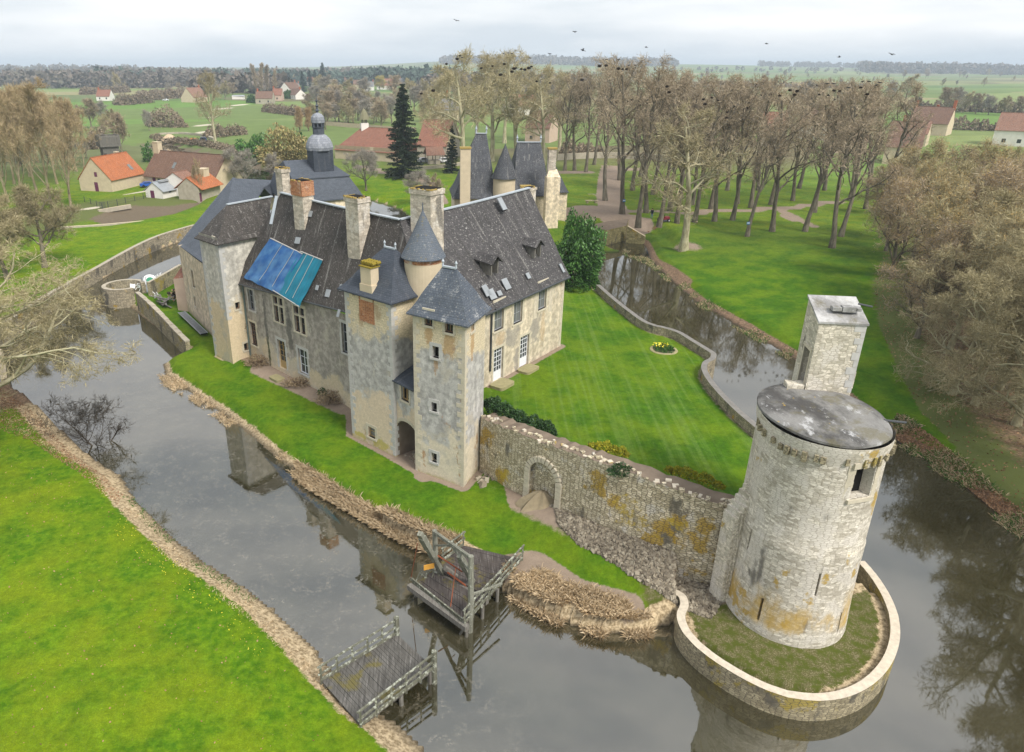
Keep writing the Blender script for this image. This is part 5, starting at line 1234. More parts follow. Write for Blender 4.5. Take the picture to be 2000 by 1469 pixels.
br = thing('wooden_bridge', 'weathered wooden bridge stub with lichen railings resting on the near bank', 'bridge', lerp(b0, b2, .5))
mb = MB(); planks(mb, [b0, b3, b2, b1], 26); mb.build('deck', MAT['deck_wood'], br)
mb = MB(); 
for t in (.08,.5,.92): mb.bar(lerp(b0,b3,t)-Vector((0,0,.2)), lerp(b1,b2,t)-Vector((0,0,.2)), .2, .24)
for t in (.05,.95):
    for u in (.55,.97): p = lerp(lerp(b0,b3,t), lerp(b1,b2,t), u); mb.tube([p-Vector((0,0,.1)), Vector((p.x,p.y,-.9))], .11, 8)
mb.build('beams', MAT['wood_grey'], br)
for (a, b) in ((b0,b1),(b3,b2)):
    mb = MB(); railing(mb, a, b, .9, 6); mb.tube([Vector((b.x,b.y,-.8)), b+Vector((0,0,1.05))], .14, 8); mb.build('railing', MAT['wood_rail'], br)
# ------------------------------------------------------------------ drawbridge gantry on the island side
g0, g1, g2, g3 = at(806,1142,.95), at(905,1222,.95), at(1020,1092,1.0), at(905,1065,1.0)     # near-left, near-right, far-right, far-left of the fixed deck
dbr = thing('drawbridge', 'old wooden drawbridge with lifting frame and red chains on the island bank', 'bridge', lerp(g0, g2, .5))
mb = MB(); m0, m1 = lerp(g0,g3,.02), lerp(g1,g2,.02); h0, h1_ = lerp(g0,g3,.4), lerp(g1,g2,.4); planks(mb, [h0, h1_, g2, g3], 20); mb.build('deck', MAT['deck_wood_mossy'], dbr)
mb = MB(); planks(mb, [g0, g1, lerp(g1,g2,.36), lerp(g0,g3,.36)], 9); fl = mb.build('lifting_deck', MAT['deck_wood_mossy'], dbr)
mb = MB(); mb.bar(g0-Vector((.2,0,.1)), g1+Vector((.2,-.1,-.1)), .3, .3); mb.bar(lerp(g0,g3,.38)-Vector((0,0,.25)), lerp(g1,g2,.38)-Vector((0,0,.25)), .26, .3)
for t in (.08,.5,.92): mb.bar(lerp(g0,g1,t)-Vector((0,0,.25)), lerp(g3,g2,t)-Vector((0,0,.25)), .18, .22)
for p in (lerp(g0,g3,.05), lerp(g1,g2,.05), lerp(g0,g3,.55), lerp(g1,g2,.55), lerp(g1,g2,.3)): mb.tube([p-Vector((0,0,.1)), Vector((p.x,p.y,-.9))], .1, 8)
mb.bar(g1+Vector((.1,0,-.1)), at(893,1232,0)+Vector((0,0,-.5)), .1, .1)
mb.build('beams', MAT['wood_grey'], dbr)
pa, pb = lerp(g0,g3,.38), lerp(g1,g2,.05)
tA = zat(845,1032,pa.y); pa = lerp(g0, g3, .42); pa2 = far(846,1036,pa.y)
tB = zat(926,1086,pb.y)
PA0, PA1 = Vector((pa.x, pa.y, .5)), Vector((pa.x, pa.y, zat(846,1036,pa.y)))
pbx = at(918,1205,.95); PB0, PB1 = Vector((pbx.x, pbx.y, -.6)), Vector((pbx.x, pbx.y, zat(926,1086,pbx.y)))
for p0, p1 in ((PA0,PA1),(PB0,PB1)):
    mb = MB(); mb.tube([p0, lerp(p0,p1,.5)+Vector((.03,0,0)), p1], [.17,.155,.14], 9); mb.build('post', MAT['wood_post'], dbr)
mb = MB(); mb.bar(PA1-Vector((0,0,.12)), PB1-Vector((0,0,.12)), .16, .16)
mb.bar(PA1-Vector((0,0,1.0)), lerp(PA1,PB1,.5)-Vector((0,0,.2)), .1, .1); mb.bar(PB1-Vector((0,0,1.0)), lerp(PA1,PB1,.5)-Vector((0,0,.2)), .1, .1)
mb.bar(lerp(PB0,PB1,.55), at(980,1140,1.9), .1, .1)
mb.build('crossbeam', MAT['wood_post'], dbr)
# the two heavy balance beams tilting over the frame
def P3(px, py, y): return far(px, py, y)
ym = lerp(PA1, PB1, .5).y
for (a, b, c) in (((820,1042),(865,1122),.2),((897,1085),(935,1160),-.2)):
    q = MB(); p, r_ = P3(*a, ym-1.0), P3(*b, ym+1.6); q.bar(p, r_, .24, .26); q.bar(lerp(p,r_,.08), lerp(p,r_,.35), .3, .32); q.build('balance_beam', MAT['wood_post'], dbr)
mb = MB(); a, b = P3(868,1108,ym+1.2), P3(934,1158,ym+1.4); mb.bar(a, b, .2, .22); mb.build('counterweight', MAT['wood_grey'], dbr)
mb = MB(); mb.bar(P3(855,1085,ym), P3(903,1117,ym), .06, .06); mb.bar(P3(874,1118,ym+.5), P3(913,1146,ym+.5), .07, .07); mb.build('iron_rod', MAT['rust_iron'], dbr)
mb = MB(); mb.tube([P3(815,1062,ym-1.), P3(803,1128,g0.y+.1)], .022, 6); mb.build('chain', MAT['rust_iron'], dbr)
mb = MB(); mb.tube([P3(890,1110,ym-.6), P3(880,1185,g1.y+.5)], .022, 6); mb.build('chain', MAT['rust_iron'], dbr)
mb = MB(); c_ = P3(838,1107,ym+.5); mb.obox(c_, (.28,.1,0), (0,.02,.0), (0,0,.16)); mb.build('sign_plate', MAT['ochre_sheet'], dbr)
for a, b, n in ((h1_,g2,4),(lerp(g3,g0,.0),lerp(g3,g0,.42),3)):
    mb = MB(); railing(mb, a, b, .9, n); mb.build('railing', MAT['wood_rail'], dbr)
# the tilted pale trellis gates at the lip
for (a, b, c, d) in (((828,1104),(812,1136),(848,1162),(858,1122)),((898,1152),(886,1190),(905,1204),(918,1164))):
    q = [P3(a[0],a[1],g0.y+.9), P3(b[0],b[1],g0.y+.35), P3(c[0],c[1],g0.y+.2), P3(d[0],d[1],g0.y+.75)]; mb = MB()
    for k in range(4): mb.bar(lerp(q[0],q[3],k/3), lerp(q[1],q[2],k/3), .055, .055)
    for t in (0,.5,1): mb.bar(lerp(q[0],q[1],t), lerp(q[3],q[2],t), .055, .055)
    mb.build('trellis', MAT['wood_rail'], dbr)
mb = MB(); railing(mb, g0+Vector((0,.15,0)), lerp(g0,g1,.95)+Vector((0,.15,0)), .25, 2); railing(mb, lerp(g1,g2,.02), lerp(g1,g2,.42), .95, 4); mb.build('railing', MAT['wood_rail'], dbr)
# ------------------------------------------------------------------ other buildings
def gable_house(name, label, A, B, dep, hw, hr, roof, wall, cat='house', hip=0., over=.3, wins=(), chim=(), group=None, doors=(), wm='purple_paint', gwins=(), extra=None, zb=None):
    """A-B: foot of the front wall (left to right as seen); dep: depth away; hw wall height; hr ridge rise"""
    A, B = Vector(A), Vector(B); z = min(A.z, B.z)-.3; A, B = A.to_2d(), B.to_2d(); d = (B-A).normalized(); L = (B-A).length; n = Vector((d.y, -d.x)); C, D = B-n*dep, A-n*dep
    root = thing(name, label, cat, ((A+C)/2).to_3d()+Vector((0,0,z+.3)), group)
    ze = z+.3+hw; mid0, mid1 = (A+D)/2+d*hip, (B+C)/2-d*hip; mb = MB(); fc = Face(A, B)
    ops = [fc_op(L, u, w_, z+.3+b, h) for u, w_, b, h in list(wins)+list(doors)]
    wall_run(mb, A, B, z, ze, ze, ops, depth=.2)
    for p, q in ((B,C),(C,D),(D,A)): wall_run(mb, p, q, z, ze, ze)
    if not hip:
        mb.face([(B.x,B.y,ze),(C.x,C.y,ze),(mid1.x,mid1.y,ze+hr)]); mb.face([(D.x,D.y,ze),(A.x,A.y,ze),(mid0.x,mid0.y,ze+hr)])
    wl = mb.build('wall', MAT[wall], root)
    mb = MB(); o = over; sl = hr/(dep/2); e = lambda p, s: Vector((p.x, p.y, 0))
    Af, Bf, Cb, Db = A+n*o-d*(o if hip else .12), B+n*o+d*(o if hip else .12), C-n*o+d*(o if hip else .12), D-n*o-d*(o if hip else .12); zo = ze-o*sl*.5+.1
    r0, r1 = (mid0-d*(0 if hip else .12)).to_3d()+Vector((0,0,ze+hr+.1)), (mid1+d*(0 if hip else .12)).to_3d()+Vector((0,0,ze+hr+.1)); v = lambda p: Vector((p.x,p.y,zo))
    mb.slab([v(Af), v(Bf), r1, r0], .12); mb.slab([v(Cb), v(Db), r0, r1], .12)
    if hip: mb.slab([v(Bf), v(Cb), r1], .12); mb.slab([v(Db), v(Af), r0], .12)
    mb.bar(r0+Vector((0,0,.02)), r1+Vector((0,0,.02)), .22, .12)
    rf = mb.build('roof', MAT[roof], root)
    for i, o_ in enumerate(ops):
        mb = MB(); fc.bx(mb, o_[0]-.01, o_[1]+.01, o_[2], o_[3], -.17, -.12); mb.build('window' if i < len(wins) else 'door', MAT['glass_dark' if i < len(wins) else wm], root)
    gf_ = Face(D, A)
    for u, w_, b, h in gwins:
        uu = u*gf_.L; mb = MB(); gf_.bx(mb, uu-w_/2, uu+w_/2, z+.3+b, z+.3+b+h, -.1, .03); mb.build('door' if h > 1.5 else 'window', MAT[wm], root)
    for t, s, w_, h, mt in chim:
        p = lerp(r0, r1, t)-n.to_3d()*s*dep/2; mb = MB(); zc = p.z-abs(s)*hr; mb.box((p.x, p.y, zc+h/2-.6), (w_, w_*.75, h+1.2), math.atan2(d.y, d.x)); mb.box((p.x, p.y, zc+h+.03), (w_+.14, w_*.75+.14, .16), math.atan2(d.y, d.x)); mb.build('chimney', MAT[mt], rf)
    return root, fc, ze, d, n
def fc_op(L, u, w_, z, h): return (max(.05, u*L-w_/2), min(L-.05, u*L+w_/2), z, z+h)
def skylight(root, px, py, fc, ze, hr, dep, w_=.8, h=1.1, mat='glass_pale'):
    a = fc.P(0, ze); b = fc.P(fc.L, ze); c = fc.P(0, ze+hr, -dep/2); p = on_plane(px, py, a, b, c); nn = (b-a).cross(c-a).normalized(); u = fc.d.to_3d(); v = nn.cross(u); mb = MB()
    mb.obox(p+nn*.16, u*w_/2, v*h/2, nn*.05); mb.build('skylight', MAT[mat], root)
G1 = 1.1
# farm on the left
A, B = at(220.5,376,G1), at(286,360,G1); hw = zat(220,352,A.y)-G1
r_, fc, ze, d_, n_ = gable_house('farm_barn', 'farmhouse with a bright orange tiled roof and cream long wall left of the castle', A, B, 8.2, hw, 4.6, 'tile_orange', 'wall_cream', wins=(), chim=((.86,.35,.9,1.7,'wall_cream'),), gwins=((.52,.9,0,2.1),(.56,.7,3.3,1.0)))
skylight(r_, 253.5, 327, fc, ze, 4.6, 8.2, 1.0, 1.5)
A, B = at(284,364,G1), at(420,378,G1); hw = zat(284,343,A.y)-G1
r_, fc, ze, d_, n_ = gable_house('farmhouse', 'long farmhouse with a dark brown mottled tile roof beside the orange roofed one', A, B, 9.5, hw, 5.2, 'tile_brown', 'wall_cream', wins=((.22,1.,.9,1.2),), doors=((.15,1.1,0,2.2),), chim=((.03,0,1.7,1.8,'wall_cream'),), gwins=())
for px, py in ((341,324),(403,341),(380,334)): skylight(r_, px, py, fc, ze, 5.2, 9.5, .8, 1.6)
A, B = at(320,394.5,.6), at(362,385,.6); hw = zat(319,374,A.y)-.6
r_, fc, ze, d_, n_ = gable_house('zinc_shed', 'small shed with a pale zinc roof and purple door in front of the brown farmhouse', A, B, 4.6, hw, 1.7, 'zinc', 'wall_white', cat='shed', wins=((.35,.9,1.6,.8),), gwins=((.4,1.0,.2,2.),), over=.4)
mb = MB(); a = fc.P(1.2, ze+1.75, -1.9); b = fc.P(4.6, ze+1.75, -1.9); mb.bar(a, b, .9, .35); mb.build('roof_lantern', MAT['zinc'], r_)
A, B = at(364,390,.6), at(388,384,.6)
gable_house('mill_annexe', 'white walled mill annexe on a pillar over the muddy stream beside the zinc shed', A, B, 5, 4.0, 1.5, 'tile_rust', 'wall_white', cat='shed', wins=((.25,.8,2.7,.7),))
A, B = at(391,395,.8), at(432,383,.8); hw = zat(392,357,A.y)-.8
gable_house('orange_lean_to', 'open timber outbuilding with an orange tile roof behind two ivy trunks', A, B, 5, hw*.72, 2.0, 'tile_orange', 'wall_stone', cat='shed', wins=((.2,.8,2.,.8),), doors=((.06,.9,0,1.9),), over=.9, chim=((.75,0,2.2,1.0,'wall_cream'),))
# weathered timber tower
T0, T1 = at(205,313,G1), at(236,311,G1); d = (T1-T0).to_2d().normalized(); n = Vector((-d.y,d.x)); W = (T1-T0).length; tt = thing('wooden_tower', 'weathered grey timber tower with a wider boarded top behind the farm', 'tower', lerp(T0,T1,.5))
zt = zat(205,286,T0.y); zt2 = zat(199,266,T0.y); rng = random.Random(2); mb = MB(); rng = random.Random(4)
def boards(mb, c, d, n, W, z0, z1, m=0, gap=.03):
    for s in range(4):
        dd, nn = ((d,n),(n,-d),(-d,-n),(-n,d))[s]; N = max(6, int(W/.32))
        for k in range(N):
            if rng.random() < .05: continue
            q = c-nn*W/2+dd*(W*((k+.5)/N-.5)); h = rng.uniform(-.12,.1); mb.obox((q.x,q.y,(z0+z1)/2+h/2), dd.to_3d()*(W/N/2-gap), nn.to_3d()*.03, (0,0,(z1-z0+h)/2), m)
c = lerp(T0,T1,.5).to_2d()+n*W/2; boards(mb, c, d, n, W, G1, zt); mb.build('shaft', MAT['wood_grey'], tt)
mb = MB(); boards(mb, c, d, n, W*1.28, zt-.2, zt2); 
for s in range(4):
    dd, nn = ((d,n),(n,-d),(-d,-n),(-n,d))[s]; q = c-nn*W*.6; mb.bar(q.to_3d()+dd.to_3d()*W*.6+Vector((0,0,zt2)), q.to_3d()-dd.to_3d()*W*.6+Vector((0,0,zt2)), .15, .15); mb.bar(q.to_3d()+dd.to_3d()*W*.6+Vector((0,0,zt)), q.to_3d()-dd.to_3d()*W*.6+Vector((0,0,zt)), .15, .15)
    qq = c+dd*W*.58-nn*W*.58; mb.bar(Vector((qq.x,qq.y,zt-.2)), Vector((qq.x,qq.y,zt2+.25)), .18, .18)
mb.slab([Vector((c.x+x*W*.62*d.x+y*W*.62*n.x, c.y+x*W*.62*d.y+y*W*.62*n.y, zt2-.35)) for x, y in ((-1,-1),(1,-1),(1,1),(-1,1))], .1); mb.build('boarded_top', MAT['wood_grey'], tt)
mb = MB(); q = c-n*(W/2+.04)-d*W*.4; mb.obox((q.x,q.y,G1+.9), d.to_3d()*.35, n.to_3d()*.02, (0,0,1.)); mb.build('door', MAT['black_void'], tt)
# barns behind the castle with the little bell turret
A, B = at(655,310,G1), at(772,318,G1); hw = zat(690,292,A.y)-G1
rB, fcB, zeB, dB, nB = gable_house('bell_barn', 'long cream barn with a rusty tile roof carrying a little bell turret behind the castle', A, B, 17, hw, 6.0, 'tile_red', 'wall_cream', cat='barn', hip=4.6, wins=((.62,1.2,2.2,1.8),))
q = fcB.P(5.4, zeB+6.0, -8.5); mb = MB(); zz = q.z-1.2
mb.box((q.x,q.y,zz+.9), (2.3,2.3,3.2), .3); turb = None; t_ = mb.build('bell_turret', MAT['wall_white'], rB); mb = MB()
for a in range(4): mb.box((q.x+.85*math.cos(.3+R(45+90*a)), q.y+.85*math.sin(.3+R(45+90*a)), zz+3.0), (.22,.22,1.2), .3)
mb.build('post', MAT['wood_grey'], t_); mb = MB(); mb.lathe(q, [(1.75,zz+3.5),(1.55,zz+4.1),(1.1,zz+5.2),(.5,zz+6.2),(0,zz+6.7)], 8, sm=False); mb.build('turret_roof', MAT['slate_moss'] if 'slate_moss' in MAT else flat('slate_moss', (.2,.19,.12), .9, .1, .4, 4.), t_)
A, B = at(815,312,G1+.4), at(872,314,G1+.4); gable_house('red_barn', 'barn with a broad red tile roof partly behind bare plane branches', A, B, 15, 4., 6.8, 'tile_red', 'wall_stone', cat='barn')
# open shed by the track
A, B = at(836,322,1.2), at(865,321,1.2); d = (B-A).to_2d().normalized(); n = Vector((-d.y,d.x)); L = (B-A).length; os_ = thing('open_shed', 'small open well shed on posts with a brown tile roof by the lane', 'shed', lerp(A,B,.5)); zr = zat(850,303,A.y); mb = MB()
for u in (0,.5,1):
    for v in (0, 3.2): q = lerp(A,B,u).to_2d()+n*v; mb.bar((q.x,q.y,1), (q.x,q.y,zr+.2), .24, .24)
mb.build('post', MAT['wood_grey'], os_); mb = MB(); e = .6; P = lambda u, v, z: Vector((A.x+d.x*u+n.x*v, A.y+d.y*u+n.y*v, z))
mb.slab([P(-e,-e,zr), P(L+e,-e,zr), P(L+e-.3,1.6,zr+2.1), P(-e+.3,1.6,zr+2.1)], .15); mb.slab([P(L+e,3.8,zr), P(-e,3.8,zr), P(-e+.3,1.6,zr+2.1), P(L+e-.3,1.6,zr+2.1)], .15); mb.build('roof', MAT['tile_rust'], os_)
mb = MB(); mb.prism([P(.6,.5,0).to_2d(),P(L-.6,.5,0).to_2d(),P(L-.6,2.8,0).to_2d(),P(.6,2.8,0).to_2d()], 1., 2.3); mb.build('stone_trough', MAT['wall_stone'], os_)
def wline(name, label, pts, z, h, wd_=.45, m='wall_stone', mt='wall_cream', cap=0): line_wall(name, label, poly_at(pts, z), z-.5, z+h, wd_, m, mt, cap=cap)
wline('lane_wall', 'low stone wall beside the lane in front of the open shed', [(800,328),(830,331),(880,326),(905,322)], 1.2, .9)
wline('boundary_wall', 'long cream boundary wall with reddish coping across the meadow behind the bell turret', [(625,246),(700,252),(770,258),(812,260)], 1.1, 2.2, .5, 'wall_cream', 'tile_red')
wline('park_wall', 'low pale wall running behind the park trees', [(1088,312),(1170,308),(1250,310),(1330,318),(1420,330)], 1.4, 1.6)
wline('pond_wall', 'thin stone kerb wall between the meadow and the dried pond', [(118,447),(200,442),(270,436),(325,431)], 1.2, .35, .5, 'wall_stone', 'wall_cream')
wline('pond_kerb', 'low curved stone kerb along the upper side of the dried pond', [(192,413),(225,407),(255,402)], 1.1, .3, .4, 'wall_stone', 'wall_cream')
A, B = at(838,236,2), at(892,237,2); gable_house('manor_house', 'large yellowish manor with a hipped slate roof behind the plane trees', A, B, 15, zat(850,214,A.y)-2, 6, 'tile_grey', 'wall_cream', hip=7, wins=((.2,1.3,1.2,1.9),(.5,1.3,1.2,1.9),(.8,1.3,1.2,1.9),(.2,1.3,4.6,1.7),(.8,1.3,4.6,1.7)), chim=((.1,0,1.2,2.5,'chimney_red'),))
# village houses, far off: (foot left, foot right, depth, wall h, roof h, roof, wall, label)
VIL = [((190,203),(216,203),9,3,4.5,'tile_red','wall_white','small white house with a red roof left of the long meadow'),
 ((380,206),(407,204),11,3.2,6.5,'tile_rust','wall_cream','barn with a big pinkish red roof beside the tall bare poplar'),
 ((500,208),(533,208),9,3.6,4.6,'tile_brown','wall_stone','stone cottage with a brown hipped roof by the road'),
 ((533,203),(551,203),9,3.8,4.6,'tile_red','wall_pink','cottage with a red roof joined to the stone cottage'),
 ((568,197),(590,195),9,6,5,'tile_brown','wall_white','tall white house with a brown roof in front of the dark conifer'),
 ((562,199),(578,201),7,3,4,'tile_brown','wall_white','low white annexe at the foot of the tall white house'),
 ((538,172),(562,170),9,5,5,'tile_grey','wall_white','grey roofed white house between the conifers'),
 ((600,172),(620,172),9,5,6,'tile_red','wall_white','white gabled house with a red roof right of the dark conifer'),
 ((572,184),(584,184),8,4,4,'tile_grey','wall_white','small grey roofed house under the dark conifer'),
 ((672,168),(690,168),9,5,5,'tile_brown','wall_white','white gable house farthest left in the village row'),
 ((690,178),(712,178),9,4,5,'tile_brown','wall_cream','brown roofed house in the middle of the village row'),
 ((703,190),(717,190),8,5,6,'tile_brown','wall_white','tall white gable nearest in the village row'),
 ((716,182),(730,182),8,4,5,'tile_grey','wall_white','white house with a dark slate roof in the village row'),
 ((736,180),(772,180),12,4,7,'tile_red','wall_white','large red roofed house at the end of the village row'),
 ((780,172),(802,172),10,5,4,'tile_grey','wall_pink','pink house with a flat grey roof behind the big spruce'),
 ((415,178),(445,178),10,4,5,'tile_red','wall_pink','pinkish house half hidden behind the village poplars'),
 ((252,160),(262,160),9,4,4,'tile_red','wall_white','tiny white house far off in the wooded fields'),
 ((345,167),(372,167),10,4,5,'tile_red','wall_pink','red roofed farm beyond the hedges, left of the poplars'),
 ((905,178),(925,178),10,5,4,'tile_grey','wall_white','white house seen through the plane tree branches'),
 ((1000,232),(1060,230),11,5,6,'tile_red','wall_white','red roofed house behind the park plane trees'),
 ((1025,278),(1072,280),11,5,6,'tile_brown','wall_pink','brown gabled barn behind the gatehouse roof'),
 ((1340,260),(1385,262),10,4,5,'tile_rust','wall_pink','pink cottage glimpsed through the rookery trees'),
 ((1480,285),(1530,287),10,5,6,'tile_red','wall_stone','red roofed stone house behind the park trunks'),
 ((1556,272),(1610,275),10,5,6,'tile_brown','wall_white','white house with an orange end behind the park trees'),
 ((1618,300),(1690,302),11,4,6,'tile_brown','wall_pink','long brown roofed barn behind the right end of the park')]
for a, b, dep, hw, hr, rf_, wl_, lab in VIL:
    y = (a[1]+b[1])/2; A = at(a[0],a[1],1.2) if y > 200 else far(a[0],a[1], at(a[0],a[1],1.2).y); B = at(b[0],b[1],1.2)
    A.z = B.z = gh((A.x+B.x)/2, (A.y+B.y)/2); k = rnd.random()
    L = (B-A).length; nw = max(1, int(L/4.5)); gable_house('village_house', lab, A, B, max(dep, L*.45), hw, hr, rf_, wl_, wins=[((i+.5)/nw, 1.1, 1., 1.3) for i in range(nw)], chim=((.1 if k < .5 else .9,0,.9,1.6,'chimney_red'),), over=.25)
# houses on the right beyond the thicket
A, B = at(1768,262,1.5), at(1846,266,1.5); gable_house('village_house', 'red brown tiled house with three orange chimneys beyond the thicket', A, B, 12, 4.5, 6., 'tile_brown', 'wall_cream', chim=((.04,0,1.,2.,'chimney_red'),(.55,.3,.9,2.4,'chimney_red'),(.97,0,1.,2.4,'chimney_red')))
A, B = at(1750,283,1.5), at(1806,286,1.5); gable_house('village_house', 'low rusty tiled house in front of the one with three chimneys', A, B, 9, 4., 4., 'tile_rust', 'wall_cream', chim=((.05,0,.9,1.6,'chimney_red'),))
A, B = at(1722,318,1.5), at(1792,322,1.5); gable_house('farm_barn', 'dark roofed barn with a cream gable at the edge of the thicket', A, B, 13, 4.5, 6.5, 'tile_brown', 'wall_cream', cat='barn')
A, B = at(1935,283,1.5), at(2010,287,1.5); gable_house('village_house', 'pinkish red roofed house at the far right edge', A, B, 13, 5, 5.5, 'tile_rust', 'wall_white', wins=((.3,1.2,1,1.3),(.7,1.2,1,1.3)))
# ------------------------------------------------------------------ chapel range with the lantern, behind the main roof
cy_ = 84.; CA = far(570,351,cy_); CB = far(680,331,cy_+3.2); CBk = far(651,309,cy_+9); CAk = far(553,321,cy_+6.5)
chp = thing('chapel', 'chapel range with a blue grey slate mansard and a domed lantern behind the main roof', 'chapel', (CA.x+4, CA.y+4, 1.5))
d = (CB-CA).to_2d().normalized(); n = Vector((d.y,-d.x)); 
zb_c = CA.z; CB.z = CA.z; dep = 7.5; c4 = [CA.to_2d(), CB.to_2d(), CB.to_2d()-n*dep, CA.to_2d()-n*dep]
zlow = zat(640,396,cy_-1.3); fl_ = 1.35; l4 = [c4[0]+n*fl_-d*.6, c4[1]+n*fl_+d*fl_, c4[2]-n*fl_+d*fl_, c4[3]-n*fl_-d*.6]
mb = MB(); wl4 = [lerp(a, b, .8) for a, b in zip(c4, l4)]; mb.prism(wl4, 1.0, zlow+.05); chw = mb.build('wall', MAT['render_pale'], chp)
mb = MB(); fr = [c4[0]+n*.15, c4[1]+n*.15+d*.15, c4[2]-n*.15, c4[3]-n*.15]
rz = zat(600,312,cy_+4.4)-.0; m0, m1 = (c4[0]+c4[3])/2+d*.2, (c4[1]+c4[2])/2-d*1.6
for k in range(4): mb.slab([(l4[k].x,l4[k].y,zlow), (l4[(k+1)%4].x,l4[(k+1)%4].y,zlow), (c4[(k+1)%4].x,c4[(k+1)%4].y,zb_c), (c4[k].x,c4[k].y,zb_c)], .12)
mf = mb.build('mansard', MAT['slate_new'], chp)
mb = MB(); f3 = [p.to_3d()+Vector((0,0,zb_c+.05)) for p in fr]; a, b = m0.to_3d()+Vector((0,0,rz)), m1.to_3d()+Vector((0,0,rz))
mb.slab([f3[0], f3[1], b, a], .12); mb.slab([f3[2], f3[3], a, b], .12); mb.slab([f3[1], f3[2], b], .12); mb.slab([f3[3], f3[0], a], .12); mb.build('upper_roof', MAT['slate_new'], chp)
lc = far(626,310,cy_+3.9); LY = lc.y; lx = far(625,300,LY).x; lw = (far(651,300,LY).x-far(600,300,LY).x)*.5*.78; rot = math.atan2(d.y,d.x)
zz = lambda px, py: zat(px, py, LY); mb = MB()
mb.box((lx,LY,(zz(626,292)+zb_c-.5)/2), (lw*2,lw*2,zz(626,292)-zb_c+.5), rot); lan = mb.build('lantern', MAT['slate_dark'], chp)
mb = MB(); s2 = math.sqrt(2); o8 = [(lw*1.28,zz(626,293)),(lw*1.34,zz(626,287)),(lw*1.25,zz(626,279)),(lw*1.02,zz(626,270)),(lw*.72,zz(626,264)),(lw*.58,zz(626,262.5))]
mb.lathe((lx,LY), [(.1,zz(626,292.5))]+o8, 8, a0=rot+R(22.5), a1=rot+R(382.5), sm=False); mb.build('dome', MAT['lead_scales'] if 'lead_scales' in MAT else (slate('lead_scales',(.2,.215,.25),(.3,.315,.35),0,0,.28,.34) or MAT['lead_scales']), lan)
mb = MB(); mb.lathe((lx,LY), [(lw*.55,zz(625,264)),(lw*.55,zz(625,250)),(lw*.62,zz(625,249)),(lw*.62,zz(625,248))], 8, a0=rot+R(22.5), a1=rot+R(382.5), sm=False)
for k in range(8):
    a = rot+R(45*k+22.5); mb.bar((lx+lw*.52*math.cos(a),LY+lw*.52*math.sin(a),zz(624,249)), (lx+lw*.52*math.cos(a),LY+lw*.52*math.sin(a),zz(624,239)), .16, .16)
mb.lathe((lx,LY), [(lw*.3,zz(624,249)),(lw*.3,zz(624,239))], 8, sm=False)
mb.build('belfry', MAT['slate_new'], lan); mb = MB()
mb.lathe((lx,LY), [(lw*.64,zz(623,240)),(lw*.66,zz(623,234)),(lw*.6,zz(623,228)),(lw*.4,zz(623,223)),(lw*.12,zz(622,220))], 8, a0=rot+R(22.5), a1=rot+R(382.5), sm=False); mb.build('cupola', MAT['lead_scales'], lan)
mb = MB(); mb.lathe((lx,LY), [(.17,zz(622,222)),(.13,zz(622,218)),(.26,zz(622,216)),(.12,zz(622,213)),(.1,zz(621,209)),(.22,zz(621,207)),(.08,zz(621,204)),(.06,zz(620,199)),(.15,zz(620,197)),(.05,zz(620,195)),(.03,zz(620,186)),(0,zz(620,184))], 10); mb.build('finial', MAT['slate_new'], lan)
# ------------------------------------------------------------------ gatehouse with tall roofs beyond the garden wing
gy = 118.; gth = thing('gatehouse', 'gatehouse with two tall slate pavilion roofs and a cone topped turret behind the garden wing', 'gatehouse', (far(1000,400,gy).x, gy+4, 2.2))
def pavilion(name, x0, x1, ye, y, dep, xr0, xr1, yr, rot=0., wallm='render_pale', zb=1.0, roofm='slate_gate', flare=.62, label=None):
    a, b = far(x0, ye, y), far(x1, ye, y); z = (a.z+b.z)/2; w_ = b.x-a.x; c, s = math.cos(rot), math.sin(rot); d = Vector((c,s)); nn = Vector((-s,c)); o = a.to_2d()
    poly = [o, o+d*w_, o+d*w_+nn*dep, o+nn*dep]; ctr = o+d*w_/2+nn*dep/2
    mb = MB(); ins = [lerp(p, ctr, .09) for p in poly]; mb.prism(ins, zb, z+.1); wl_ = mb.build(name, MAT[wallm], gth, label=label)
    rzz = zat((xr0+xr1)/2, yr, ctr.y); ra_, rb_ = far(xr0, yr, ctr.y), far(xr1, yr, ctr.y); ra_.z = rb_.z = rzz
    mb = MB(); loft_roof(mb, poly, z, [ra_, rb_, rb_, ra_], 0, flare, 9); mb.bar(ra_+Vector((0,0,.05)), rb_+Vector((0,0,.05)), .35, .15, 1)
    for q in (ra_, rb_): mb.lathe(q, [(.14,q.z),(.1,q.z+.5),(.2,q.z+.7),(0,q.z+1.3)], 8, 1)
    mb.build('pavilion_roof', [MAT[roofm], MAT['lead']], wl_); return wl_, z
wl_, zL_ = pavilion('pavilion', 884, 972, 388, gy, 10, 930, 950, 261, .05, flare=.55, label='left pavilion of the gatehouse with the tallest roof')
wl2, zR_ = pavilion('pavilion', 1003, 1078, 384, gy+3, 9, 1010, 1056, 278, .12, flare=.66, roofm='slate_gate', label='right pavilion of the gatehouse with a broad hipped roof')
pavilion('pavilion', 1075, 1112, 376, gy+6, 8, 1078, 1084, 322, .1, flare=.7, label='low outer wing of the gatehouse')
tx = far(987,350,gy-1); mb = MB(); tr = (far(1010,350,gy-1).x-far(966,350,gy-1).x)/2; mb.lathe((tx.x,gy+1), [(tr,1),(tr,tx.z)], 28); tw = mb.build('turret', MAT['wall_cream'], gth)
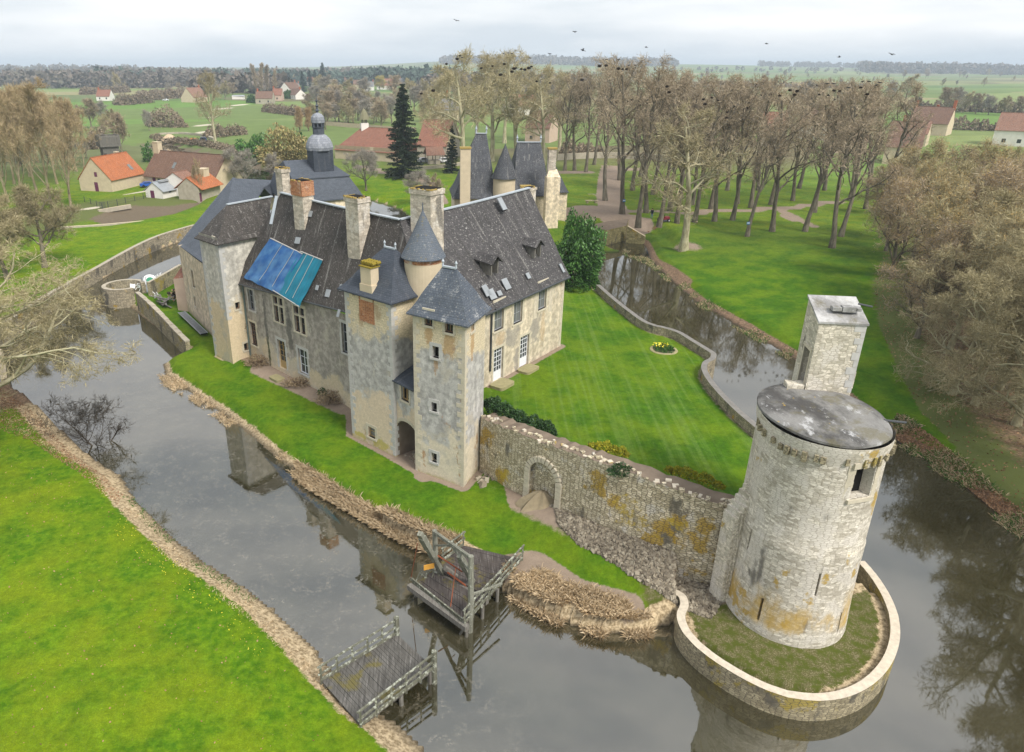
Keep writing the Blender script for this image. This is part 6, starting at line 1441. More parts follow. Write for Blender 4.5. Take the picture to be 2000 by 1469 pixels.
zt = zat(987,280,gy+1); mb = MB(); mb.lathe((tx.x,gy+1), [(0,tx.z-.1),(tr+.3,tx.z-.1)]+[((tr+.3)*(1-t), tx.z+(zt-tx.z)*t) for t in (.0,.1,.3,.5,.7,.9,.985)]+[(.03,zt+.5),(0,zt+.6)], 28); mb.build('cone_roof', MAT['slate_gate'], tw)
for x, y0, y1, wv, yy, m in ((908,392,290,1.6,gy-.8,'wall_cream'),(1073,392,291,1.25,gy+1.4,'chimney_stone'),(1026,385,365,1.5,gy-6,'chimney_stone')):
    a, b = far(x,y0,yy), far(x,y1,yy); mb = MB(); mb.box((a.x,yy,(b.z+1)/2), (wv,1.1,b.z-1), .05); mb.box((a.x,yy,b.z+.1), (wv+.2,1.3,.25), .05, 1); mb.build('chimney', [MAT[m], MAT['lichen_cap']], gth)
a = far(1080,345,gy+.6); mb = MB(); mb.box((a.x,gy+.8,(a.z+1)/2), (2.2,1.6,a.z-1), .1); mb.slab([(a.x-1.1,gy,a.z),(a.x+1.1,gy,a.z),(a.x+.6,gy+1,a.z+1.1),(a.x-.6,gy+1,a.z+1.1)], .1); mb.build('buttress', MAT['render_pale'], gth)
# ------------------------------------------------------------------ stone bridge abutment at the moat head
zc_ = 2.5; bp = [at(x, y, zc_) for x, y in ((1150,462),(1170,447),(1186,450),(1224,441),(1228,428),(1190,432),(1150,440))]
ab = thing('bridge_abutment', 'mossy stone bridge abutment with a splayed wing wall at the head of the moat', 'bridge', bp[2])
mb = MB(); mb.prism([p.to_2d() for p in bp], -.5, zc_+.02, 0, top=1); mb.build('abutment', [MAT['moss_wall'] if 'moss_wall' in MAT else (masonry('moss_wall',.5,.3,(.24,.21,.1),(.32,.28,.14),(.12,.1,.05),.01,lichen=.3,dark=.3) and MAT['moss_wall']), MAT['soil']], ab)
w0, w1 = at(1226,441,zc_+.3), at(1260,466,.9); d = (w1-w0); nn = Vector((-d.y,d.x,0)).normalized()*.35; mb = MB()
P4 = [w0-nn, Vector((w1.x,w1.y,0))-nn, Vector((w1.x,w1.y,0))+nn, w0+nn]; mb.prism([p.to_2d() for p in P4], -.4, [zc_+.3, 1.3, 1.3, zc_+.3], 0, top=1); mb.build('wing_wall', [MAT['moss_wall'], MAT['wall_cream']], ab)
# ------------------------------------------------------------------ trees
def rot_about(v, ax, a):
    return v*math.cos(a)+ax.cross(v)*math.sin(a)+ax*(ax.dot(v)*(1-math.cos(a)))
class Tree:
    def __init__(s, seed): s.r = random.Random(seed); s.np = np.random.RandomState(seed); s.v = [[], []]; s.f = [[], []]; s.tw = []; s.nodes = []
    def tube(s, pts, rad, n, part):
        V, Fc = s.v[part], s.f[part]; b0 = len(V); up = Vector((.13,.21,.97))
        for i, p in enumerate(pts):
            d = (pts[min(i+1,len(pts)-1)]-pts[max(i-1,0)]).normalized(); x = d.cross(up)
            if x.length < .1: x = d.cross(Vector((1,0,0)))
            x.normalize(); y = d.cross(x)
            for k in range(n): V.append(p+(x*math.cos(6.2832*k/n)+y*math.sin(6.2832*k/n))*rad[i])
        for i in range(len(pts)-1):
            for k in range(n): a = b0+i*n+k; b = b0+i*n+(k+1) % n; Fc.append((a, b, b+n, a+n))
    def branch(s, p, d, L, r, lev, P):
        rr = s.r; nseg = P['seg'][min(lev, len(P['seg'])-1)]; pts = [p]; dirs = [d]; rad = [r]; wig = P['wig'][min(lev, len(P['wig'])-1)]; up = P['up'][min(lev, len(P['up'])-1)]
        for i in range(nseg):
            d = (d+Vector((rr.gauss(0,wig), rr.gauss(0,wig), rr.gauss(0,wig)))+Vector((0,0,up*(1 if lev else 1)))).normalized()
            p = p+d*(L/nseg); pts.append(p); dirs.append(d); rad.append(max(P['rmin'], r*(1-(1-P['tip'])*(i+1)/nseg)))
        if lev == 0: rad[0] *= 1.45; rad[1] *= 1.05
        s.tube(pts, rad, (9,6,5,3,3)[min(lev,4)], 0 if lev < P.get('trunk_lev', 3) else 1)
        if lev == P['levels']:
            s.nodes.append((pts, dirs)); return
        n = P['n'][lev]; lo = P['clear'] if lev == 0 else P.get('sub', .25)
        for k in range(n):
            t = lo+(1-lo)*(k+rr.uniform(.1,.9))/n; t = min(t, .995); i = min(int(t*nseg), nseg-1); q = lerp(pts[i], pts[i+1], t*nseg-i); dd = dirs[i+1]
            ax = dd.cross(Vector((rr.gauss(0,1), rr.gauss(0,1), rr.gauss(0,1)))).normalized(); a = R(rr.uniform(*P['ang'][lev]))
            nd = rot_about(dd, ax, a)
            if lev == 0:
                az = 2.4*k+rr.uniform(-.5,.5); nd = (Vector((math.cos(az), math.sin(az), 0))*math.sin(a)+Vector((0,0,1))*math.cos(a)).normalized()
            ln = P['len'][lev]*L*rr.uniform(.75,1.2)*(P['shape'](t) if lev == 0 else (1.15-.6*t)); rb = rad[i]*P.get('rr', .55)*rr.uniform(.8,1.1)
            s.branch(q, nd, ln, max(rb, P['rmin']), lev+1, P)
        s.nodes.append((pts[-2:], dirs[-2:]))
    def twigs(s, per, ln, w, sub=3, spread=.8, up=.1, down=0.):
        B = []; D = []
        for pts, dirs in s.nodes:
            for _ in range(per):
                k = s.r.randrange(len(pts)-1); B.append(lerp(pts[k], pts[k+1], s.r.random())); D.append(dirs[k+1])
        B = np.array([tuple(b) for b in B]); D = np.array([tuple(d) for d in D]); n = len(B); R_ = s.np
        def nrm(v): return v/np.maximum(np.linalg.norm(v, axis=1, keepdims=True), 1e-6)
        def tri(B, T, w):
            d = T-B; a = nrm(np.cross(d, R_.normal(size=d.shape))); m = (B+T)/2+R_.normal(size=B.shape)*.05*np.linalg.norm(d,axis=1,keepdims=True)
            return np.stack([B-a*w, B+a*w, m+a*w*.6, T], 1)
        D1 = nrm(D*.8+R_.normal(size=D.shape)*spread+np.array([0,0,up-down])); L1 = ln*R_.uniform(.6,1.3,(n,1)); T1 = B+D1*L1
        out = [tri(B, T1, w)]; s.tips = [T1]
        for j in range(sub):
            t = R_.uniform(.25,.95,(n,1)); b = B+D1*L1*t; d2 = nrm(D1+R_.normal(size=D.shape)*spread*.75+np.array([0,0,up-down])); T2 = b+d2*L1*R_.uniform(.35,.75,(n,1)); out.append(tri(b, T2, w*.7)); s.tips.append(T2)
        s.tw = np.concatenate(out); s.tips = np.concatenate(s.tips)
        return s
    def leaves(s, frac, size, jit=.15):
        T = s.tips; k = s.np.rand(len(T)) < frac; T = T[k]+s.np.normal(size=(k.sum(),3))*jit; n = len(T); a = s.np.normal(size=(n,3)); b = s.np.normal(size=(n,3)); a /= np.linalg.norm(a,axis=1,keepdims=True); b /= np.linalg.norm(b,axis=1,keepdims=True); sz = size*s.np.uniform(.6,1.4,(n,1))
        return np.stack([T-a*sz, T+b*sz*.6, T+a*sz, T-b*sz*.6], 1)
    def meshes(s, name, bark_, twig_, leaf=None, leafm=None):
        me0 = mesh_np(name+'_trunk', np.array([tuple(v) for v in s.v[0]]), np.array(s.f[0]), [MAT[bark_]], True)
        V = [np.array([tuple(v) for v in s.v[1]])] if s.v[1] else []; Fc = [np.array(s.f[1])] if s.f[1] else []; nv = len(s.v[1])
        tv = s.tw.reshape(-1,3); V.append(tv); Fc.append(np.arange(len(tv)).reshape(-1,4)+nv); nv += len(tv); mats = [MAT[twig_]]; nt_ = sum(map(len, Fc)); mi = np.zeros(nt_, int)
        if leaf is not None:
            lv = leaf.reshape(-1,3); V.append(lv); Fc.append(np.arange(len(lv)).reshape(-1,4)+nv); mats.append(MAT[leafm]); mi = np.concatenate([mi, np.ones(len(leaf), int)])
        me1 = mesh_np(name+'_crown', np.concatenate(V), np.concatenate(Fc), mats, False, mi)
        return me0, me1
def P_(**k):
    d = dict(levels=3, seg=(9,7,5,4), wig=(.05,.14,.2,.25), up=(.02,.05,.04,.03), tip=.28, rmin=.018, n=(11,8,6), clear=.38, ang=((35,65),(30,60),(30,65)), len=(.34,.5,.5), shape=lambda t: 1.25-.75*t, rr=.58)
    d.update(k); return d
def make(seed, H, r, P, per, ln, w, bark_, twig_, leaf=None, lean=0., sub=3, spread=.8, up=.12, down=0.):
    t = Tree(seed); t.branch(Vector((0,0,-.3)), Vector((lean,0,1)).normalized(), H*.86, r, 0, P); t.twigs(per, ln, w, sub, spread, up, down)
    lf = t.leaves(*leaf[1:]) if leaf else None
    return t.meshes('tree', bark_, twig_, lf, leaf[0] if leaf else None)
SPEC = {}
for i in range(4):   # tall rookery trees, long bare boles
    SPEC['park', i] = make(100+i, 26, .42, P_(clear=.27+.04*(i % 3), n=(12,8,5), rmin=.022, len=(.38,.48,.5), ang=((25,58),(28,60),(30,65)), up=(.02,.10,.06,.04), shape=lambda t: 1.35-.85*t, wig=(.06,.18,.26,.28), rr=.62), 3, .85, .008, 'bark_grey', 'twig_brown', lean=.05*(i-1.5))
for i in range(3):   # plane trees, pale sinuous limbs
    SPEC['plane', i] = make(200+i, 25, .6, P_(clear=.28, n=(13,9,6), len=(.42,.46,.5), wig=(.05,.2,.26,.28), ang=((38,75),(30,65),(30,70)), up=(.02,.06,.04,.0), rr=.64, tip=.3), 4, .95, .0085, 'bark_plane', 'twig_olive', lean=.03*(i-1))
for i in range(4):   # poplars
    SPEC['poplar', i] = make(300+i, 25, .3, P_(clear=.14, n=(15,8,4), len=(.46,.42,.5), ang=((14,32),(16,36),(20,45)), up=(.01,.10,.1,.08), shape=lambda t: 1.3-.95*t, rr=.5), 7, .9, .0085, 'bark_poplar', 'twig_tan', spread=.55, up=.35)
for i in range(3):   # thicket trees breaking into orange bud
    SPEC['bud', i] = make(400+i, 15, .28, P_(clear=.12, n=(15,9,6), len=(.48,.5,.5), ang=((25,75),(30,65),(30,70)), up=(.02,.06,.03,.02), rmin=.013, rr=.64), 4, .8, .006, 'bark_grey', ('twig_olive','twig_brown','twig_olive')[i], leaf=(('bud_orange','bud_orange','bud_olive')[i], .7, .05), lean=.06*(i-1))
for i in range(2):   # pale bare trees in the thicket
    SPEC['pale', i] = make(450+i, 14, .3, P_(clear=.14, n=(12,8,5,4), len=(.55,.5,.5,.5), wig=(.06,.22,.28,.3,.3), ang=((35,80),(30,65),(30,70),(30,70)), up=(.02,.05,.02,.0,0), tip=.25, rr=.64, rmin=.008, levels=4, seg=(9,7,6,5,3)), 3, .45, .004, 'bark_plane', 'twig_olive', lean=.08*(i-.5))
# the wide plane tree overhanging the left arm of the moat
SPEC['over', 0] = make(511, 13, .5, P_(clear=.3, n=(14,9,6,5), len=(.85,.45,.5,.5), wig=(.06,.17,.24,.28,.3), ang=((55,95),(30,65),(30,70),(30,70)), up=(.03,.02,-.02,-.04,-.05), tip=.2, rr=.6, rmin=.006, levels=4, seg=(9,8,6,5,3)), 3, .4, .0032, 'bark_plane', 'twig_olive', sub=4, up=0., down=.25)
SPEC['over', 1] = make(512, 12, .4, P_(clear=.25, n=(13,9,7), len=(.6,.45,.5), ang=((40,85),(30,65),(30,75)), up=(.03,.03,0,-.02), rmin=.012), 8, .7, .006, 'bark_grey', 'twig_olive', sub=4)
for i in range(2):   # small bare trees and shrubs
    SPEC['small', i] = make(600+i, 8, .16, P_(clear=.08, n=(14,7,4), len=(.6,.5,.5), ang=((15,55),(25,55),(25,60)), up=(.02,.08,.05,.03), rmin=.01), 8, .5, .007, 'bark_grey', ('twig_brown','twig_grey')[i])
for i in range(3):   # far trees: rounder, cheaper, thicker twigs
    SPEC['far', i] = make(700+i, 16, .3, P_(levels=2, clear=.2, n=(14,9), len=(.42,.5), ang=((25,65),(30,60)), up=(.02,.08,.05), trunk_lev=2), 12, 1.3, .05, 'bark_grey', ('twig_brown','twig_grey','twig_olive')[i])
SPEC['farpop', 0] = make(720, 25, .35, P_(levels=2, clear=.12, n=(26,8), len=(.22,.42), ang=((10,24),(15,35)), up=(.01,.14,.1), trunk_lev=2), 11, 1.2, .045, 'bark_grey', 'twig_brown', up=.5)
SPEC['willow', 0] = make(730, 15, .4, P_(levels=2, clear=.2, n=(16,10), len=(.45,.5), ang=((25,75),(30,60)), up=(.02,.04,-.03), trunk_lev=2), 14, 1.4, .05, 'bark_grey', 'twig_olive', leaf=('bud_yellow', .9, .22, .4), down=.5)
SPEC['rust', 0] = make(740, 16, .3, P_(levels=2, clear=.08, n=(24,9), len=(.24,.5), ang=((20,55),(30,60)), up=(.01,.1,.05), trunk_lev=2), 12, 1.1, .04, 'bark_brown', 'twig_tan', leaf=('bud_rust', .6, .12, .3), up=.3)
def conifer(seed, H, base_r, mat, top2=False, dens=1.):
    R_ = np.random.RandomState(seed); rr = random.Random(seed); t = Tree(seed); t.tube([Vector((0,0,-.3)), Vector((0,0,H*.5)), Vector((0,0,H*.97))], [.02*H, .012*H, .03], 8, 0)
    V = []; z = H*.05
    while z < H*.985:
        u = z/H; rad = base_r*(1-u)**.72*(.82+.3*rr.random())+.12
        for k in range(rr.randint(6,9)):
            az = rr.uniform(0,6.283); L = rad*rr.uniform(.7,1.12); dr = rr.uniform(.2,.5); nS = max(3, int(L*9*dens))
            s_ = (np.arange(nS)+.5)/nS; c, s = math.cos(az), math.sin(az)
            px, py = c*L*s_, s*L*s_; pz = z-dr*L*s_*(1-.35*s_)+.12*L*s_*s_
            for _ in range(3):
                p = np.stack([px,py,pz],-1)+R_.normal(size=(nS,3))*.1*(.4+L*.16); ln = (.28+.2*R_.rand(nS,1))*(.6+.07*H*.5); d = np.stack([c*.6+R_.normal(size=nS)*.5, s*.6+R_.normal(size=nS)*.5, -.55+R_.normal(size=nS)*.35],-1); d /= np.linalg.norm(d,axis=1,keepdims=True)
                a = np.cross(d, R_.normal(size=d.shape)); a /= np.linalg.norm(a,axis=1,keepdims=True); w_ = ln*.22
                V.append(np.stack([p-a*w_, p+d*ln*.5-a*w_*.3, p+d*ln, p+a*w_], 1))
        z += H*.018*(1.2-.5*u)+.1
    t.tw = np.concatenate(V); 
    return t.meshes('conifer', 'bark_dark', mat)
SPEC['spruce', 0] = conifer(1, 23, 5.6, 'leaf_conifer'); SPEC['spruce', 1] = conifer(2, 20, 4.4, 'leaf_conifer')
SPEC['fir', 0] = conifer(3, 15, 3.6, 'leaf_conifer_far', dens=.6); SPEC['fir', 1] = conifer(4, 12, 3.6, 'leaf_conifer_far', dens=.6)
LAST = {}
def tree(kind, i, name, label, px, py, zg=None, top=None, sc=1., rz=None, group=None, cat='tree', y=None, sxy=1., tilt=0.):
    """plants a tree whose foot is seen at (px, py); its height comes from where its top is seen"""
    if y is not None: p = far(px, py, y); p.z = gh(p.x, p.y)
    else:
        p = at(px, py, zg if zg is not None else 1.2)
        for _ in range(3): p = at(px, py, gh(p.x, p.y))
    me0, me1 = SPEC[kind, i]; H0 = max(v.co.z for v in me1.vertices) if (kind, i) not in LAST else LAST[kind, i]; LAST[kind, i] = H0
    if top: sc = max(2., zat(px, top, p.y)-p.z)/H0
    o = thing(name, label, cat, p, group); o.scale = (sc*sxy, sc*sxy, sc); o.rotation_euler = (tilt, 0, rnd.uniform(0, 6.28) if rz is None else rz)
    link('trunk', me0, o); link('crown', me1, o)
    return o, p, sc*H0
PG = 'bare rookery trees on the park lawn'
def rows(kind, nvar, name, label, lst, group=None, raise_=0, **k):
    out = []
    for j, q in enumerate(lst): out.append(tree(kind, j % nvar, name, q[3] if len(q) > 3 and q[3] else label, q[0], q[1], top=q[2]-raise_, group=group if not (len(q) > 3 and q[3]) else None, **k))
    return out
PARK = rows('park', 4, 'bare_tree', 'tall bare grey trunked tree standing in the park behind the moat', [
 (1215,418,112),(1246,441,108,'bare tree with a thick trunk beside the bridge abutment'),(1262,416,128),(1287,441,150,'bare tree beside the red ride-on mower'),(1308,412,145),(1322,436,150,'bare tree just right of the red mower'),(1352,400,160),(1356,434,150),
 (1395,433,165),(1388,408,150),(1430,430,155),(1466,406,150),(1508,452,165,'bare tree right of the leaning grey trunk, farther from the path'),(1548,392,160),(1572,452,165,'bare tree at the fork of the gravel path'),(1590,415,160),
 (1625,484,160,'rightmost near bare tree leaning beside the thicket'),(1642,462,165),(1690,408,170),(1722,392,165),(1660,392,160),(1505,400,165),(1440,398,160),(1330,388,150),(1235,372,125),(1275,380,130),(1182,392,112,'dark bare tree left of the gravel track'),
 (1103,333,150,'thin bare tree beyond the gatehouse chimney'),(1122,333,140),(1144,336,135),(1210,352,125),(1300,360,140),(1370,365,150),(1420,372,150),(1480,372,155),(1560,368,160),(1610,372,160),(1700,360,170),(1250,345,140),(1160,322,140)], PG, raise_=14)
tree('plane', 0, 'plane_tree', 'plane tree with long pale limbs alone on the lawn by the moat', 1335, 488, top=190, rz=2.2, sxy=1.15)
tree('park', 2, 'bare_tree', 'smooth grey leaning tree carrying a small blue sign', 1459, 462, top=200, tilt=.0, rz=0.2)
rows('plane', 3, 'plane_tree', 'large plane tree with pale bare limbs behind the gatehouse', [(905,340,105,'plane tree left of the tallest gatehouse roof'),(960,315,110),(1010,318,104,'plane tree with many nests behind the cone topped turret'),(1060,322,140),(1092,300,150),(930,290,130),(985,280,135),(1045,275,140),(838,300,190,'plane tree in front of the red barn with drooping branches'),(880,262,150)], 'plane trees behind the gatehouse', raise_=24)
# spruces
tree('spruce', 0, 'spruce_tree', 'tall dark spruce standing behind the chapel roof', 790, 348, top=163)
tree('spruce', 1, 'spruce_tree', 'second dark spruce left of the gatehouse, half hidden by plane branches', 882, 338, top=245, sxy=.85)
# white lichen covered orchard tree between chapel and spruce
SPEC['lichen', 0] = make(801, 11, .25, P_(clear=.12, n=(12,8,6), len=(.6,.5,.5), wig=(.06,.22,.28,.3), ang=((35,80),(30,65),(30,70)), rmin=.012), 8, .6, .007, 'bark_grey', 'twig_grey')
tree('lichen', 0, 'bare_tree', 'grey lichened bare tree just right of the chapel roof', 715, 372, zg=1.2, top=285); tree('lichen', 0, 'bare_tree', 'pale bare shrubby tree between the chimneys behind the main roof', 812, 400, zg=1., top=330); tree('small', 0, 'bare_tree', 'brown bare bush by the pond behind the main roof', 850, 398, zg=1., top=335)
tree('small', 1, 'bare_tree', 'grey bare bush left of the chapel lantern', 540, 358, top=295); tree('lichen', 0, 'bare_tree', 'bare grey tree beside the river left of the chapel', 478, 372, top=285)
# poplars on the left
POP = rows('poplar', 4, 'poplar_tree', 'tall tan bare poplar in the grove left of the farm', [(16,395,150),(48,402,160),(72,375,160),(100,398,145,'poplar with twin stems nearest the pond, left of the gravel patch'),(112,360,165),(140,412,185,'slim poplar growing by the white gravel patch'),(28,360,165),(58,345,170),(88,340,165),(130,350,180),(150,335,190),(5,345,170),(40,325,170),(75,318,165),(105,322,175),(165,330,205),(140,310,180),(-20,380,140),(-25,340,160)], 'poplars in the grove left of the farm')
rows('small', 2, 'bare_shrub', 'brown undergrowth bush among the poplars', [(10,330,285),(45,335,290),(95,318,280),(150,300,268),(185,288,250),(170,310,270),(205,272,240),(60,310,275),(125,300,268)], 'brown bushes among the poplars')
tree('plane', 1, 'ivy_tree', 'big solitary bare poplar with an ivy clad trunk in the far meadow', 422, 288, top=128, sxy=.8)
rows('far', 3, 'bare_tree', '', [(238,298,212,'round bare tree right behind the wooden tower'),(292,255,211,'small round bare tree in the long meadow'),(232,180,138,'dark wide bare tree in the hedged field')])
tree('poplar', 0, 'ivy_tree', 'thin ivy green trunked tree in front of the brown farmhouse', 394, 393, top=305, sxy=.5); tree('poplar', 1, 'bare_tree', 'grey thin tree in front of the brown farmhouse', 386, 391, top=318, sxy=.45)
# left foreground: overhanging plane and its neighbour
tree('over', 0, 'plane_tree', 'wide plane tree with pale limbs overhanging the left arm of the moat', -80, 880, zg=.9, top=500, rz=.4, sxy=1.35)
tree('over', 0, 'plane_tree', 'second plane tree at the left edge whose twigs hang low over the water', -130, 780, zg=.9, top=455, rz=2.6, sxy=1.4)
tree('over', 1, 'ivy_tree', 'bare tree with a dark ivy covered trunk behind the left moat wall', 88, 522, zg=1.7, top=345, rz=1.)
tree('over', 1, 'bare_tree', 'bushy bare tree at the left edge behind the moat wall', 15, 545, zg=1.7, top=370, rz=3.)
tree('pale', 0, 'bare_tree', 'low pale branched tree at the left edge above the leafy bank', -70, 772, zg=1.0, top=600, rz=5.2, sxy=1.5)
SPEC['dark', 0] = make(821, 5, .09, P_(clear=.05, n=(14,8,5), len=(.75,.5,.5), ang=((20,70),(25,60),(25,60)), up=(.02,.04,.02,0), rmin=.006), 3, .4, .0028, 'bark_dark', 'twig_dark' if 'twig_dark' in MAT else (leafy('twig_dark',[(.035,.03,.025),(.06,.05,.04)]) or 'twig_dark'), lean=-.5)
tree('dark', 0, 'bare_shrub', 'dark leafless bush form standing in for a tree reflection by the near bank', 205, 888, zg=.1, top=745, rz=.5)  # twig geometry added to imitate a tree mirrored in the water
# thicket on the right
TG = 'thicket trees on the right bank'
TL = [('bud',2,1840,520,300),('bud',1,1920,510,290),('bud',0,1780,520,300),('bud',2,1880,620,350),('bud',0,1970,610,340),('pale',1,1950,760,450),('bud',0,1850,620,380),('bud',1,1790,660,410),('pale',1,1860,770,500),('bud',2,2030,640,360),('pale',0,2030,790,450),('bud',1,1730,490,310),('bud',0,1930,700,400),('bud',2,2000,760,440),('bud',0,1765,470,258),('bud',1,1830,440,270),('bud',0,1905,455,262),('bud',2,1985,450,268),('bud',1,1740,545,330),('bud',0,1800,590,330),('bud',1,1880,560,300),('bud',2,1960,560,300),('bud',0,2040,540,290),('pale',0,1850,690,420),('bud',2,1930,650,390),('pale',1,2000,690,400),('pale',0,1905,790,520),('pale',1,1985,830,500),('bud',1,2060,700,400),('pale',1,2070,890,480),('bud',2,1720,420,300),('bud',1,1880,395,285),('bud',0,1960,395,280),('bud',1,2040,420,270),('bud',2,1790,395,290)]
for k, (kd, i, x, y, tp) in enumerate(TL):
    tree(kd, i, 'bare_tree' if kd == 'pale' else 'budding_tree', 'pale branched leafless tree in the thicket by the right bank' if kd == 'pale' else ('olive twigged tree coming into bud in the right thicket' if i == 2 else 'orange brown budding tree in the thicket on the right bank'), x, y, zg=1.2, top=tp, group=('pale ' if kd == 'pale' else ('olive ' if i == 2 else 'orange '))+TG)
# big trees on the right bank beyond the frame edge, seen mirrored in the water
for k, (x, y, h, i) in enumerate(((2085,1010,1.0,0),(2190,1090,1.05,1),(2330,1140,1.1,2),(2100,930,.9,1))):
    tree('plane', i, 'plane_tree', 'pale limbed plane tree on the right bank reaching in at the right edge', x, y, zg=.9, sc=.72*h, rz=k*1.7, group='plane trees along the right bank')
# far trees, hedges and conifers
rows('farpop', 1, 'poplar_tree', 'tall bare poplar in the village', [(500,186,122),(512,188,120),(525,187,124),(538,190,134),(1478,260,142),(1488,262,145)], 'bare poplars in the village')
rows('fir', 2, 'conifer', '', [(468,168,139,'small dark conifer in front of the far wood, left of the poplars'),(566,186,153,'wide dark conifer between the village houses'),(592,180,138,'tall dark columnar conifer in the village'),(632,172,122,'tallest of three far conifers above the village'),(617,174,136,'middle one of three far conifers above the village'),(606,174,136,'left one of three far conifers above the village'),(492,182,159,'dark conifer at the foot of the village poplars'),(500,184,158,'second dark conifer under the village poplars')])
tree('willow', 0, 'willow_tree', 'yellow green willow behind the village row', 742, 176, top=145, sxy=1.2); tree('willow', 0, 'willow_tree', 'smaller yellow willow right of the first one', 797, 168, top=151)
tree('rust', 0, 'rusty_tree', 'rust coloured larch left of the lantern cupola', 586, 258, top=205); tree('rust', 0, 'rusty_tree', 'second rust coloured larch beside the first', 603, 256, top=207)
FT = [(640,240,170),(662,238,168),(680,240,175),(655,228,160),(700,236,172),(720,234,170),(735,238,185),(628,215,165),(645,205,158),(690,215,165),(715,212,175),(750,222,185),(765,210,180),(740,200,175),(830,200,150),(850,190,148),(870,185,145),(810,195,160),(600,215,180),
 (420,190,150),(440,195,155),(455,188,158),(405,185,160),(392,170,148),(350,178,160),(330,180,160),(300,165,150),(215,170,148),(190,172,150),(270,170,158),(480,180,150),(550,168,145),(575,160,140),(640,165,135),(660,165,138),(700,160,135),(780,160,140),(820,160,135),(850,160,138),
 (1130,240,150),(1180,230,155),(1220,225,160),(1420,240,160),(1560,250,150),(1575,250,160),(1400,225,150),(1350,215,152),(1290,215,150),(1320,222,155),(1640,230,160),(1765,205,140),(1845,225,165),(1860,224,166),(1880,220,175),(1905,222,178),(1930,224,182),(1960,226,184),(1990,226,184),(1740,200,155),(1700,215,165),(900,210,140),(950,220,140),(1000,215,138),(1070,225,150),(1100,222,150),(868,220,150),(640,190,150),(610,200,165)]
FT += [(x+rnd.uniform(-8,8), y+rnd.uniform(-5,5), y-rnd.uniform(42,62)) for x, y in [(618,246),(632,252),(650,246),(668,250),(688,246),(705,244),(725,246),(745,250),(760,240),(822,236),(836,222),(815,214),(800,205),(770,200),(705,200),(675,205),(655,198),(630,200),(612,192),(780,222),(862,210),(885,200),(910,230),(930,240),(1075,255),(1095,260),(1118,250),(195,262),(180,248),(200,240),(215,262)]]
rows('far', 3, 'bare_tree', 'bare rounded tree among the far fields and village gardens', FT, 'bare trees of the far fields', sxy=1.35)
rr = random.Random(12)
FT2 = []
for k in range(130):
    y = rr.choice([150,152,155,158,162,168]); x = rr.uniform(0,2000)
    if 780 < x < 1050 and y > 158: continue
    FT2.append((x, y+rr.uniform(-2,2), y-rr.uniform(9,20)))
rows('far', 3, 'bare_tree', 'tiny bare tree on the distant field boundaries', FT2, 'tiny trees of the distant field boundaries')
for q, lab in (((1788,232,190),'dark ivy covered tree with a crow roost right of the park'),):
    tree('fir', 1, 'ivy_tree', lab, *q[:2], top=q[2], sxy=1.2)
# ------------------------------------------------------------------ shrubs, hedges, reeds, ivy
def leaf_cloud(name, pts, size, mat, parent=None, seed=0, flat_=.5, **tags):
    """pts (n,3): one small leaf at each point"""
    R_ = np.random.RandomState(seed); n = len(pts); a = R_.normal(size=(n,3)); a /= np.linalg.norm(a,axis=1,keepdims=True); b = np.cross(a, R_.normal(size=(n,3))); b /= np.linalg.norm(b,axis=1,keepdims=True); s = size*R_.uniform(.6,1.4,(n,1))
    V = np.stack([pts-a*s, pts+b*s*flat_, pts+a*s, pts-b*s*flat_], 1).reshape(-1,3)
    if parent is not None: V = V-np.array(world_loc(parent))
    return link(name, mesh_np(name, V, np.arange(len(V)).reshape(-1,4), [MAT[mat]]), parent, **tags)
def blob_points(c, r, n, seed, lump=.35, fill=.35, floor=None):
    R_ = np.random.RandomState(seed); d = R_.normal(size=(n,3)); d /= np.linalg.norm(d,axis=1,keepdims=True); d[:,2] = np.abs(d[:,2])*np.where(R_.rand(n) < .8, 1, -.3)
    o = R_.uniform(0,9,3); q = d*3.1+o
    lum = np.sin(q[:,0]*2.1)*np.cos(q[:,1]*1.9)+np.sin(q[:,2]*2.3+q[:,0])+.6*np.sin(q[:,1]*4.7+q[:,2]*3.9); k = 1+lump*lum*.4
    rad = np.where(R_.rand(n) < fill, R_.uniform(.3,1,n), R_.uniform(.86,1.03,n)); p = d*rad[:,None]*k[:,None]*np.array(r)+np.array(c)
    if floor is not None: p[:,2] = np.maximum(p[:,2], floor+.03)
    return p
def shrub(name, label, c, r, n, size, mat, cat='shrub', group=None, lump=.35, stem=True, seed=None, fill=.35):
    c = Vector(c); o = thing(name, label, cat, c, group); seed = seed if seed is not None else int(abs(c.x*37+c.y*11)) % 9999
    leaf_cloud('foliage', blob_points((c.x,c.y,c.z+r[2]*.12), r, n, seed, lump, fill, floor=c.z), size, mat, o, seed)
    if stem:
        mb = MB(); rr = random.Random(seed)
        for k in range(6): a = rr.uniform(0,6.28); mb.tube([c-Vector((0,0,.1)), c+Vector((math.cos(a)*r[0]*.3, math.sin(a)*r[1]*.3, r[2]*.5)), c+Vector((math.cos(a)*r[0]*.6, math.sin(a)*r[1]*.6, r[2]*.8))], [.07,.05,.02], 5)
        mb.build('stem', MAT['bark_brown'], o)
    return o
def G(px, py, z=1.2):
    p = at(px, py, z)
    for _ in range(3): p = at(px, py, gh(p.x, p.y))
    return p
lp = at(1122, 560, ZT); shrub('laurel', 'huge glossy green laurel bush at the end of the garden wing', (lp.x+.1, lp.y+1.6, 3.2), (3.1,3.3,6.2), 26000, .15, 'leaf_laurel', 'bush', lump=.5)
